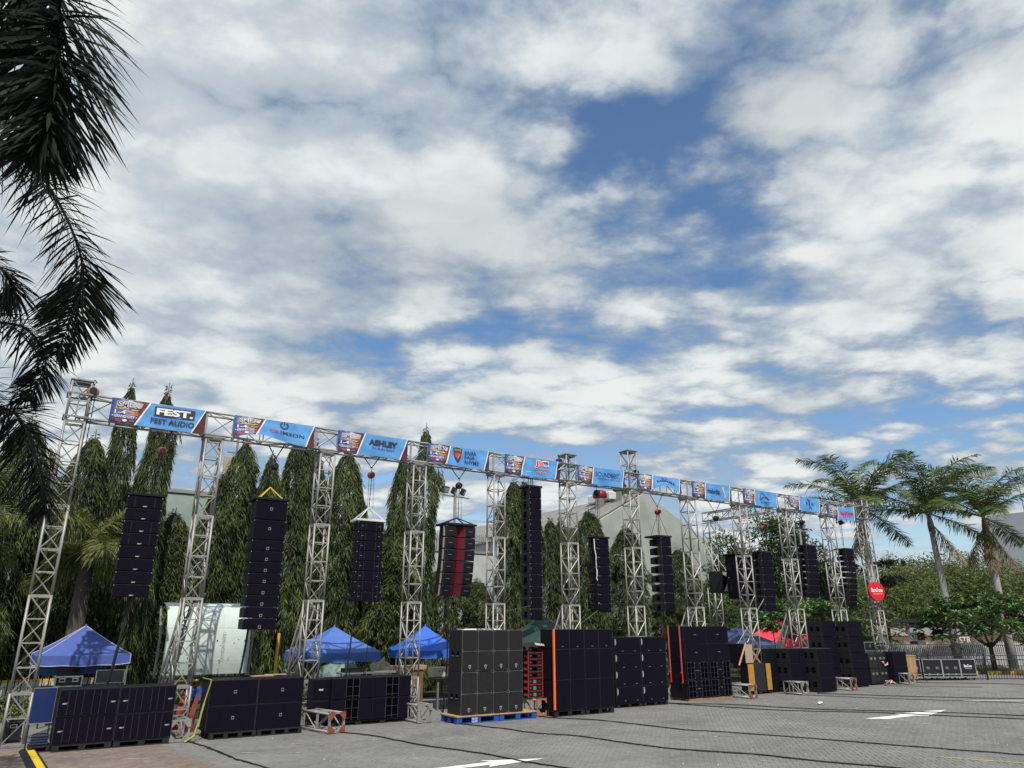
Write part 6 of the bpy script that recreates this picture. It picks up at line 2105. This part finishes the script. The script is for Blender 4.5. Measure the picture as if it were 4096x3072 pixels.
for sx in (-.95, .7):
    O('leg', MB().tube([(sx, .04, 0), (sx, .04, 2.0)], .018, 5).mesh('leg', STEEL2), wb)

# ------------------------------------------------------------------ tents


def tent(lab, x, y, w, d, zr, ze, val, m, rz=0.0, trim=None, logo=False, legs=True):
    t = thing('canopy_tent', lab, 'tent', (x, y, 0), rz, 'small pop-up canopy tents')
    n = 8
    h2 = zr - ze
    names = [('front', [(-w / 2, -d / 2), (w / 2, -d / 2)]), ('right', [(w / 2, -d / 2), (w / 2, d / 2)]), ('back', [(w / 2, d / 2), (-w / 2, d / 2)]), ('left', [(-w / 2, d / 2), (-w / 2, -d / 2)])]
    for nm, (a, b) in names:
        mb = MB()
        vs = []
        for j in range(n + 1):
            f = j / n
            for i in range(n + 1):
                u = i / n
                px, py = (a[0] + (b[0] - a[0]) * u) * (1 - f), (a[1] + (b[1] - a[1]) * u) * (1 - f)
                z = ze + h2 * (f ** 1.12) - .035 * math.sin(math.pi * u) * (1 - f) - .05 * math.sin(math.pi * f) * math.sin(math.pi * u)
                vs.append((px, py, z))
        mb.add(vs, [(j * (n + 1) + i, j * (n + 1) + i + 1, (j + 1) * (n + 1) + i + 1, (j + 1) * (n + 1) + i) for j in range(n) for i in range(n)])
        O('roof_panel', mb.mesh('roof_panel', m, True), t)
        mb = MB()
        vs = []
        n2 = 16
        cx, cy = (a[0] + b[0]) / 2, (a[1] + b[1]) / 2
        q = math.hypot(cx, cy)
        for j in range(4):
            for i in range(n2 + 1):
                u = i / n2
                off = .012 * math.sin(u * 31 + j * .8) * (j / 3) + .004
                vs.append((a[0] + (b[0] - a[0]) * u + cx / q * off, a[1] + (b[1] - a[1]) * u + cy / q * off, ze - .035 * math.sin(math.pi * u) - val * j / 3 * (1 + .04 * math.sin(u * 17))))
        mb.add(vs, [(j * (n2 + 1) + i, j * (n2 + 1) + i + 1, (j + 1) * (n2 + 1) + i + 1, (j + 1) * (n2 + 1) + i) for j in range(3) for i in range(n2)])
        O('valance', mb.mesh('valance', m, True), t)
        if trim:
            r = .009
            O('piping', MB().tube([(a[0] * (1 - f), a[1] * (1 - f), ze + h2 * f ** 1.12 + .006) for f in [k / 8 for k in range(9)]], r, 4).mesh('piping', trim), t)
            O('piping', MB().tube([vs[3 * (n2 + 1) + i] for i in range(n2 + 1)], r, 4).mesh('piping', trim), t)
            O('piping', MB().tube([(a[0] * 1.004, a[1] * 1.004, ze), (a[0] * 1.006, a[1] * 1.006, ze - val)], r, 4).mesh('piping', trim), t)
        if legs:
            O('leg', MB().tube([(a[0] * .97, a[1] * .97, 0), (a[0] * .97, a[1] * .97, ze)], .02, 5).mesh('leg', STEEL2), t)
            k = 4
            O('scissor_frame', MB().tube([(a[0] * .96 + (b[0] - a[0]) * .96 * i / k, a[1] * .96 + (b[1] - a[1]) * .96 * i / k, ze - .04 - (.22 if i % 2 else 0)) for i in range(k + 1)], .011, 4).mesh('scissor_frame', STEEL2), t)
    O('tip', MB().lathe([(.04, -.03), (.025, .03), (.008, .05)], 8).mesh('tip', m), t, (0, 0, zr))
    if logo:
        O('logo_ring', MB().ring([(.16 * math.cos(k * .4488), 0, .06 * math.sin(k * .4488)) for k in range(14)], .006, 4).mesh('logo_ring', WHITE), t, (w * .36, -d / 2 - .03, ze - val * .55))
        O('lettering', text_mesh('lettering', 'SMX', .22, .05, WHITE, .02), t, (w * .36, -d / 2 - .032, ze - val * .55))
    return t


t1 = tent('blue canopy tent with white piping at the far left behind the first stack', 1.36, 4.6, 2.25, 2.0, 2.52, 1.76, .26, TENTA, .06, WCLOTH)
O('back_curtain', MB().box(-1.0, .75, .94, .96, 1.15, 1.7).mesh('back_curtain', TENTA), t1)
tent('lighter blue canopy tent between the second and fourth towers', 9.05, 5.1, 2.6, 2.3, 2.5, 1.68, .30, TENTB, .02)
tent('vivid blue canopy tent behind the fourth tower', 12.5, 4.9, 2.35, 2.2, 2.52, 1.70, .26, TENTC, -.32)
tent('navy canopy tent with a small oval logo behind the ninth tower', 29.35, 4.6, 3.3, 2.6, 2.47, 1.66, .28, TENTD, .1, None, True)
tent('bright red canopy tent behind the tenth tower', 33.4, 5.3, 3.3, 2.6, 2.85, 1.76, .30, TENTE, .05)
t = thing('parasol', 'dark green cloth parasol edge behind the fourth stack', 'parasol', (17.3, 4.0, 0))
O('canopy', MB().lathe([(2.0, 1.85), (1.1, 2.35), (.06, 2.85)], 8).mesh('canopy', DGREENC), t)
O('pole', MB().tube([(0, 0, 0), (0, 0, 2.8)], .03, 6).mesh('pole', STEEL2), t)
t = thing('white_board', 'white sheet hanging under the navy tent beside the seventh stack', 'sheet', (26.2, 3.2, 0))
O('cloth', MB().box(-.6, .55, 0, .02, .55, 1.35).mesh('cloth', WCLOTH), t)

# curved metal sheet on a frame behind the second tower
cs = thing('curved_metal_sheet', 'big pale curved metal sheet with faded lettering behind the second tower', 'metal sheet', (3.0, 2.2, 0))
prof = [(.06, 1.22), (-.03, 1.6), (-.05, 2.0), (0, 2.4), (.15, 2.72), (.42, 2.97), (.8, 3.12), (1.15, 3.16)]
prof = [tuple(p) for p in smooth_path([(a, b, 0) for a, b in prof], 4)]
for k in range(3):
    x0, x1 = .18 + k * .76, .18 + (k + 1) * .76 - .004
    mb = MB()
    vs = []
    for (a, b, c) in prof:
        vs += [(x0, a, b), (x1, a, b)]
    off = len(vs)
    for (a, b, c) in prof:
        vs += [(x0, a + .02, b - .01), (x1, a + .02, b - .01)]
    m_ = len(prof)
    fs = []
    for i in range(m_ - 1):
        fs.append((2 * i, 2 * i + 1, 2 * i + 3, 2 * i + 2))
        fs.append((off + 2 * i, off + 2 * i + 2, off + 2 * i + 3, off + 2 * i + 1))
        fs.append((2 * i, 2 * i + 2, off + 2 * i + 2, off + 2 * i))
        fs.append((2 * i + 1, off + 2 * i + 1, off + 2 * i + 3, 2 * i + 3))
    mb.add(vs, fs)
    O('sheet_panel', mb.mesh('sheet_panel', SHEET), cs)
O('seam_rib', MB().box(.16, 2.48, .015, .06, 2.44, 2.47).mesh('seam_rib', SHEET), cs)
FADE = mat('faded_grey_print', (.27, .31, .31), .7, 0, .3, 14)
for st, x in (('FOLLOW BO', .95), ('GLEN HOLLO', 1.72), ('OLLO', 2.36)):
    O('lettering', text_mesh('lettering', st, .75 if st != 'OLLO' else .32, .085, FADE, .0), cs, (x, -.068, 1.98), (0, R(90), 0))
rg = random.Random(4)
for k in range(26):
    z = rg.uniform(1.3, 2.2)
    O('rust_spot', cached('rspot', lambda: MB().lathe([(.014, 0), (.014, .003)], 6).mesh('rust_spot', DARKP)), cs, (rg.uniform(.4, 2.4), -.055 + (.05 if z < 1.45 else 0), z), (R(90), 0, 0), scale=(rg.uniform(.5, 1.6), rg.uniform(.5, 2), 1))
for x in (.05, 2.55):
    O('support_post', MB().tube([(x, .3, 0), (x, .1, 2.2), (x, .7, 3.05)], .035, 6).mesh('support_post', STEEL2), cs)
O('base_bar', MB().box(0, 2.6, .12, .2, .95, 1.15).mesh('base_bar', BLACKIRON), cs)
for zz in (1.25, 1.75, 2.3, 2.75):
    O('end_rung', MB().tube([(.06, .06 if zz < 2.5 else .2, zz), (.06, .55, zz + .05)], .018, 5).mesh('end_rung', STEEL2), cs)

# ------------------------------------------------------------------ fences and barriers at the right
pf = thing('palisade_fence', 'pale pointed palisade fence in front of the raised road', 'fence', (56.5, 1.69, 0), math.atan2(8.0 - 1.69, 50.62 - 56.5))
Lf = 11.5
slat = MB().prism([(-.032, .06), (.032, .06), (.032, 1.46), (0, 1.56), (-.032, 1.46)], -.012, .012).mesh('slat', PALIS)
k = 0
x = 0.0
while x < Lf:
    O('slat', slat, pf, (x, 0, 0))
    x += .118
for zz in (.42, 1.32):
    O('rail', MB().box(-.2, Lf, .014, .05, zz, zz + .05).mesh('rail', PALIS), pf)
fb = thing('black_fence', 'black iron railing in front of the pale palisade fence', 'fence', (44.6, -4.45, 0), math.atan2(1.9, -3.36))
A, B_ = Vector((44.6, -4.45, 0)), Vector((35.0, 1.3, 0))
fb.rotation_euler.z = math.atan2(B_.y - A.y, B_.x - A.x)
Lb = (B_ - A).length
bar = MB().tube([(0, 0, .03), (0, 0, 1.12)], .0125, 5).mesh('bar', BLACKIRON)
n = int(Lb / .135)
for k in range(n):
    O('bar', bar, fb, (k * .135, 0, 0))
for zz in (.06, .93, 1.12):
    O('rail', MB().tube([(0, 0, zz), (Lb, 0, zz)], .018, 5).mesh('rail', BLACKIRON), fb)
for k in range(5):
    O('post', boxm('post', .05, .05, 1.2, BLACKIRON), fb, (k * Lb / 4, .02, 0))

# black fence and kerb at the far left
lf = thing('black_fence', 'black iron fence behind the first tower at the left edge', 'fence', (-3.5, 6.2, 0))
lb_ = MB().tube([(0, 0, .1), (0, 0, 1.82)], .018, 5).mesh('bar', BLACKIRON)
for k in range(44):
    O('bar', lb_, lf, (k * .17, 0, 0))
for zz in (.2, 1.7):
    O('rail', MB().tube([(0, 0, zz), (7.4, 0, zz)], .022, 5).mesh('rail', BLACKIRON), lf)
kb2 = thing('road_kerb', 'white and yellow painted kerb behind the black fence at the left edge', 'kerb', (-3.5, 7.0, 0))
for k in range(6):
    O('kerb_block', boxm('kerb_block', .98, .3, .5, WHITESTEEL), kb2, (k * 1.0, 0, .4))
    O('painted_top', boxm('painted_top', .98, .3, .06, YKERB), kb2, (k * 1.0, 0, .905))

# signs
sg = thing('round_sign', 'round red sign lettered BareTone on the last truss tower', 'sign', (33.5, -.36, 4.05), R(-18))
O('disc', MB().lathe([(.42, -.06), (.44, -.03), (.44, .03), (.42, .06)], 32).mesh('disc', mat('glossy_red_sign', (.60, .012, .02), .3, 0, .05, 3)), sg, (0, 0, 0), (R(90), 0, 0))
O('lettering', text_mesh('lettering', 'BareTone', .62, .19, WHITE, .03), sg, (0, -.065, .06))
O('lettering', text_mesh('lettering', 'indonesia.com', .50, .05, WHITE, 0), sg, (.02, -.065, -.11))
O('bracket', MB().tube([(0, .05, 0), (-.1, .3, 0)], .02, 5).mesh('bracket', STEEL2), sg)
ps = thing('parking_sign', 'two-panel white and maroon sign on a thin pole before the pale fence', 'sign', (45.2, 4.6, 0), R(-40))
O('pole', MB().tube([(0, .03, 0), (0, .03, 2.2)], .03, 6).mesh('pole', WHITESTEEL), ps)
O('sign_board', MB().box(-.46, .46, -.015, .015, 1.42, 2.12).mesh('sign_board', WHITESTEEL, bevel=.005), ps)
O('maroon_panel', MB().box(.02, .44, -.021, -.016, 1.68, 2.10).mesh('maroon_panel', mat('maroon_sign', (.16, .02, .055), .5, 0, .1, 4)), ps)
O('chevron', MB().prism([(.12, 2.02), (.36, 1.89), (.12, 1.76), (.12, 1.80), (.29, 1.89), (.12, 1.98)], -.026, -.022).mesh('chevron', WHITE), ps)
O('ban_ring', MB().ring([(-.24 + .17 * math.cos(k * .3142), -.02, 1.90 + .17 * math.sin(k * .3142)) for k in range(20)], .012, 4).mesh('ban_ring', DARKP), ps)
O('ban_slash', MB().prism([(-.34, 2.0), (-.31, 2.02), (-.14, 1.80), (-.17, 1.78)], -.024, -.018).mesh('ban_slash', DARKP), ps)
O('pictogram', MB().prism([(-.30, 1.96), (-.20, 1.98), (-.18, 1.86), (-.26, 1.80)], -.022, -.017).mesh('pictogram', DARKP), ps)
O('caption_strip', MB().box(-.44, .0, -.021, -.016, 1.46, 1.62).mesh('caption_strip', mat('maroon_sign', (.16, .02, .055))), ps)

# floodlight masts
for (x, y, h, arms, lab) in ((15.85, 9.0, 8.35, ((-.62, 'f'), (-.1, 'b'), (.45, 'b')), 'floodlight mast with three lamps behind the array with the red strip'), (38.0, 6.6, 8.0, ((-1.3, 'f'), (.35, 'f')), 'floodlight mast with two lamps before the last towers')):
    t = thing('floodlight_mast', lab, 'floodlight', (x, y, 0), R(10), 'floodlight masts')
    O('mast', MB().tube([(0, 0, 0), (0, 0, h)], [.09, .06], 8).mesh('mast', STEEL), t)
    O('cross_arm', MB().tube([(-.85 if x < 20 else -1.6, 0, h - .1), (.85 if x < 20 else 1.0, 0, h - .1)], .035, 5).mesh('cross_arm', STEEL), t)
    for ax, ty in arms:
        q = O('floodlight', MB().box(-.2, .2, -.1, .08, -.15, .15).mesh('floodlight', BLACKIRON, bevel=.02), t, (ax, -.02, h + .16), (R(25), 0, R(0 if ty == 'f' else 40)))
        O('lens', MB().box(-.16, .16, -.106, -.1, -.11, .11).mesh('lens', mat('lamp_glass', (.45, .48, .5), .2)), q)

# ------------------------------------------------------------------ gear behind the stacks
t = thing('blue_board', 'deep blue board leaning at the left end of the first stack', 'board', (.40, -1.18, 0))
O('panel', MB().box(-.19, .22, 0, .03, .56, 1.24).mesh('panel', BOARD), t)
O('board_frame', MB().ring([(-.20, .0, .55), (.23, .0, .55), (.23, .0, 1.25), (-.20, .0, 1.25)], .01, 4).mesh('board_frame', STEEL2), t)
for sx in (-.17, .2):
    O('leg', MB().tube([(sx, .02, 0), (sx, .02, .55)], .014, 5).mesh('leg', BLACKIRON), t)
t = thing('equipment_case', 'dark case standing inside the foot of the first tower', 'case', (-.02, .15, .06))
O('case_body', MB().box(-.17, .17, -.02, .28, 0, .42).mesh('case_body', CASEB, bevel=.01), t)
O('handle', MB().ring([(-.06, -.03, .30), (.06, -.03, .30), (.06, -.03, .36), (-.06, -.03, .36)], .008, 4).mesh('handle', METALB), t)
pallet('small black pallet holding folded covers at the left end of the first stack', .28, .68, -1.3, -.75, .12, KPALLET, 2)
t = thing('folded_covers', 'pile of folded dark blue covers on the small black pallet', 'covers', (.47, -1.22, .125))
for k in range(4):
    O('folded_cover', MB().box(-.17 + .01 * k, .17 - .015 * (k % 2), 0, .36, k * .05, k * .05 + .046).mesh('folded_cover', DSHIRT, bevel=.016), t)
t = flight_case('silver-edged case on the table under the first blue tent', 1.05, 2.7, 1.0, .62, .4, .26, 0, False)
t = thing('display_screen', 'dark display screen in a thin frame under the first blue tent', 'screen', (2.0, 2.6, 0))
O('screen', MB().box(-.33, .33, 0, .05, 1.08, 1.38).mesh('screen', GLASSD), t)
O('bezel', MB().ring([(-.34, -.005, 1.07), (.34, -.005, 1.07), (.34, -.005, 1.39), (-.34, -.005, 1.39)], .012, 4).mesh('bezel', METALB), t)
O('stand', MB().box(-.2, .2, 0, .2, 0, 1.07).mesh('stand', BLACKIRON), t)
t = thing('mixing_table', 'black covered table under the first blue tent', 'table', (1.5, 3.0, 0))
O('table_top', MB().box(-1.0, .9, 0, .6, .94, .99).mesh('table_top', BLACKIRON), t)
for sx in (-.95, .85):
    O('leg', boxm('leg', .04, .04, .94, BLACKIRON), t, (sx, .1, 0))
t = thing('tarp_pile', 'crumpled orange-red tarp behind the second tower', 'tarp', (3.62, .55, 0))


def crumple(seed, rx, ry, rz, m, name):
    g = random.Random(seed)
    bm = bmesh.new()
    bmesh.ops.create_icosphere(bm, subdivisions=3, radius=1)
    for v in bm.verts:
        q = 1 + .22 * math.sin(v.co.x * 5 + seed) * math.sin(v.co.y * 6) + g.uniform(-.09, .09)
        v.co = Vector((v.co.x * rx * q, v.co.y * ry * q, max(-.02, v.co.z) * rz * q))
    me = bpy.data.meshes.new(name)
    bm.to_mesh(me)
    bm.free()
    me.materials.append(m)
    return me


O('tarp', crumple(3, .24, .24, .78, REDBAG, 'tarp'), t)
t = thing('tarp_pile', 'folded blue tarp lying on the orange-red tarp', 'tarp', (3.86, .5, .72))
O('tarp', crumple(5, .26, .2, .28, BLUETARP, 'tarp'), t)
t = thing('hanging_straps', 'orange lifting straps hanging between the second tower and second stack', 'strap', (3.55, -.75, 0))
for k in range(3):
    O('webbing', MB().tube([(.12 - k * .03, .0, .95), (.02 - k * .04, -.05, .5), (-.03 + k * .06, -.06, .12)], [.018, .03, .022], 5).mesh('webbing', mat('dull_orange_strap', (.20, .055, .035), .7)), t)
t = thing('pipe_barrier', 'ochre painted pipe frame behind the second tower', 'frame', (3.55, 1.5, 0))
O('pipe', MB().tube([(-.1, 0, .1), (-.1, 0, 1.12), (.5, 0, 1.12)], .03, 6).mesh('pipe', YKERB), t)
O('pipe', MB().tube([(.33, 0, .3), (.33, 0, 1.1)], .02, 6).mesh('pipe', YKERB), t)
tag(O('yellow_pole', MB().tube([(6.5, 3, .9), (6.53, 3, 2.3)], .045, 8).mesh('yellow_pole', YKERB)), 'ochre pole standing behind the second stack', 'pole')
t = thing('battens_on_stack', 'thin plywood offcuts lying on top of the second stack', 'planks', (5.0, -.7, 1.287))
for k in range(2):
    O('plank', MB().box(-.1 + k * .35, .45 + k * .35, .1 + k * .05, .3, .0 + k * .022, .02 + k * .022).mesh('plank', PLY), t)
t = thing('tarp_pile', 'green-grey plastic sheet over gear under the lighter blue tent', 'tarp', (8.5, 3.0, .5))
O('tarp', crumple(9, .95, .5, .82, mat('green_grey_plastic', (.12, .18, .15), .5, 0, .3, 5), 'tarp'), t)
t = thing('tarp_pile', 'dark grey cover over gear at the right end of the lighter blue tent', 'tarp', (10.0, 3.0, .6))
O('tarp', crumple(11, .45, .4, .8, mat('dark_grey_cover', (.05, .05, .05), .8, 0, .3, 5), 'tarp'), t)
t = thing('keyboard_stand', 'thin table with a dark unit behind the third stack', 'table', (8.2, 1.0, 0))
O('table_top', MB().box(-.3, 1.8, 0, .5, 1.16, 1.2).mesh('table_top', STEEL2), t)
O('unit', MB().box(-.2, .4, .05, .4, 1.2, 1.32).mesh('unit', CASEB), t)
for sx in (-.25, 1.75):
    O('leg', boxm('leg', .03, .03, 1.16, STEEL2), t, (sx, .2, 0))
# mixing corner behind fourth tower
t = thing('wooden_cabinet', 'brown boxy cabinet with a lighter top behind the fourth tower', 'cabinet', (10.75, 2.3, 0))
O('cabinet_body', MB().box(-.42, .45, 0, .6, 0, 1.15).mesh('cabinet_body', mat('brown_carton', (0.17, 0.105, 0.065), 0.8, 0, 0.15, 4), bevel=.01), t)
O('cabinet_top', MB().box(-.5, .62, -.05, .65, 1.15, 1.27).mesh('cabinet_top', mat('light_carton', (.34, .23, .14), .8, 0, .15, 5)), t)
t = thing('cream_control_box', 'cream metal control box with three knobs on the mixing table', 'control box', (11.55, 1.75, .93))
O('box_body', MB().box(-.28, .28, 0, .35, 0, .30).mesh('box_body', mat('cream_paint', (.50, .47, .36), .5, 0, .1, 6), bevel=.012), t)
for k in range(3):
    O('knob', cached('bknob', lambda: MB().lathe([(.018, 0), (.018, .02)], 8).mesh('knob', BLACKIRON)), t, (-.05 + k * .1, -.001, .18), (R(90), 0, 0))
t = thing('mixing_table', 'black table full of cables and gear behind the truss foot of the fourth tower', 'table', (11.7, 1.2, 0))
O('table_top', MB().box(-.55, .75, 0, .6, .86, .92).mesh('table_top', BLACKIRON), t)
for sx in (-.5, .7):
    O('leg', boxm('leg', .05, .05, .86, STEEL2), t, (sx, .05, 0))
O('patch_panel', MB().box(-.45, .1, -.08, .02, .45, .86).mesh('patch_panel', CASEB), t)
rg = random.Random(8)
for k in range(14):
    O('jack', cached('jack', lambda: MB().lathe([(.012, 0), (.012, .012)], 6).mesh('jack', STEEL2)), t, (-.38 + (k % 5) * .10, -.08, .52 + (k // 5) * .09), (R(90), 0, 0))
for k in range(16):
    x = rg.uniform(-.1, .75)
    O('cable', MB().tube(smooth_path([(x - .1, .05, .95), (x, -.06, .75), (x + rg.uniform(-.15, .2), -.1, .4), (x + rg.uniform(-.3, .4), -.2, .03)], 4, .02, k), .011, 5).mesh('cable', RUBBER), t)
t = thing('cable_heap', 'heap of black cables and bags on the mixing table', 'cables', (11.95, 1.25, .92))
O('heap', crumple(15, .42, .25, .18, RUBBER, 'heap'), t)
t = thing('grey_panel', 'plain grey panel standing right behind the fourth truss tower foot', 'panel', (9.98, .4, 0))
O('panel', MB().box(-.16, .16, 0, .04, .05, .78).mesh('panel', CONCRETE), t)
t = thing('red_tool_box', 'red box hung with straps between the sixth and seventh stack', 'box', (19.05, -.5, 1.25))
O('box_body', MB().box(-.14, .12, 0, .2, -.25, .22).mesh('box_body', REDRACK, bevel=.02), t)
O('strap', MB().tube([(0, .1, .2), (.08, .1, .55), (.02, .1, .85)], .015, 5).mesh('strap', STEEL2), t)
t = thing('cable_bundle', 'tangle of pale cables in front of the gear racks', 'cables', (32.9, -.62, 0))
for k in range(7):
    O('cable', MB().tube(smooth_path([(rg.uniform(-.3, .3), rg.uniform(-.1, .1), .03), (rg.uniform(-.3, .3), -.05, .18), (rg.uniform(-.1, .5), -.1, .05)], 4, .02, k), .014, 5).mesh('cable', (PINKSTRAP, RUBBER, WHITE)[k % 3]), t)
t = thing('cable_bundle', 'coil of pale cable hanging on the upper right gear rack', 'cables', (33.1, -.46, .85))
for k in range(4):
    O('cable', MB().tube(smooth_path([(-.2 + .05 * k, 0, .12), (0, -.05, .0 - .02 * k), (.25, -.02, -.05 + .04 * k)], 4, .015, k), .012, 5).mesh('cable', (PINKSTRAP, WHITE)[k % 2]), t)

# person behind the mixing table
pr = thing('person', 'person in a pale cap and dark blue shirt sitting behind the mixing table', 'person', (12.1, 2.6, 0), R(15))


def skin_body(verts, edges, radii, m, name, sub=1):
    me = bpy.data.meshes.new(name)
    me.from_pydata(verts, edges, [])
    ob = bpy.data.objects.new(name, me)
    COL.objects.link(ob)
    sk = ob.modifiers.new('skin', 'SKIN')
    sd = ob.modifiers.new('smooth', 'SUBSURF')
    sd.levels = sub
    sd.render_levels = sub
    for i, r in enumerate(radii):
        me.skin_vertices[0].data[i].radius = r if isinstance(r, tuple) else (r, r)
    me.skin_vertices[0].data[0].use_root = True
    dg = bpy.context.evaluated_depsgraph_get()
    dg.update()
    out = bpy.data.meshes.new_from_object(ob.evaluated_get(dg))
    bpy.data.objects.remove(ob)
    out.name = name
    out.materials.clear()
    out.materials.append(m)
    out.polygons.foreach_set('use_smooth', [True] * len(out.polygons))
    return out


PV = [(0, 0, .56), (0, -.01, .76), (0, -.04, 1.00), (0, -.08, 1.12), (0, -.12, 1.22),
      (.10, -.04, .53), (.12, -.44, .52), (.12, -.42, .08), (.12, -.54, .035), (-.10, -.04, .53), (-.12, -.44, .52), (-.12, -.42, .08), (-.12, -.54, .035),
      (.19, -.04, 1.04), (.25, -.06, .78), (.15, -.30, .66), (-.19, -.04, 1.04), (-.25, -.06, .78), (-.15, -.30, .66)]
PE = [(0, 1), (1, 2), (2, 3), (3, 4), (0, 5), (5, 6), (6, 7), (7, 8), (0, 9), (9, 10), (10, 11), (11, 12), (2, 13), (13, 14), (14, 15), (2, 16), (16, 17), (17, 18)]
PR = [(.15, .11), (.15, .11), (.17, .11), .06, .055, .09, .065, .045, .045, .09, .065, .045, .045, .06, .047, .035, .06, .047, .035]
body = O('body', skin_body(PV, PE, PR, DSHIRT, 'body', 2), pr)
O('head', MB().lathe([(.02, -.13), (.06, -.10), (.085, -.03), (.09, .04), (.075, .10), (.02, .125)], 14).mesh('head', SKIN, True), pr, (0, -.14, 1.30), (R(18), 0, 0))
O('nose', MB().add([(-.012, -.085, 0), (.012, -.085, 0), (0, -.11, -.01), (0, -.08, .045)], [(0, 1, 2), (0, 2, 3), (1, 3, 2), (0, 3, 1)]).mesh('nose', SKIN), pr, (0, -.14, 1.285))
for sx in (-1, 1):
    O('ear', MB().lathe([(.02, -.01), (.022, .01)], 8).mesh('ear', SKIN), pr, (sx * .09, -.12, 1.295), (0, R(90), 0))
    hd = [(sx * .15, -.30, .66), (sx * .14, -.36, .64)]
    fing = [(sx * .15 + (q - 1.5) * .018, -.42, .625 - .005 * q) for q in range(4)]
    V = [hd[0], hd[1]] + fing + [(sx * .15 - sx * .05, -.36, .635)]
    O('hand', skin_body(V, [(0, 1)] + [(1, 2 + q) for q in range(4)] + [(0, 6)], [.03, .03] + [.008] * 4 + [.009], SKIN, 'hand', 1), pr)
cp = O('cap', MB().lathe([(.098, -.01), (.098, .04), (.08, .09), (.03, .115)], 14).mesh('cap', CAPM, True), pr, (0, -.145, 1.34), (R(12), 0, 0))
O('cap_peak', MB().slab([(-.075, -.05), (.075, -.05), (.06, -.17), (0, -.195), (-.06, -.17)], -.012, .0).mesh('cap_peak', CAPM), cp)
stl = thing('stool', 'dark stool under the seated person behind the mixing table', 'stool', (12.1, 2.62, 0))
O('seat', MB().lathe([(.17, .43), (.18, .45), (.17, .47)], 14).mesh('seat', BLACKIRON), stl)
for a in (0.8, 2.4, 3.9, 5.5):
    O('leg', MB().tube([(.15 * math.cos(a), .15 * math.sin(a), 0), (.12 * math.cos(a), .12 * math.sin(a), .43)], .014, 5).mesh('leg', BLACKIRON), stl)
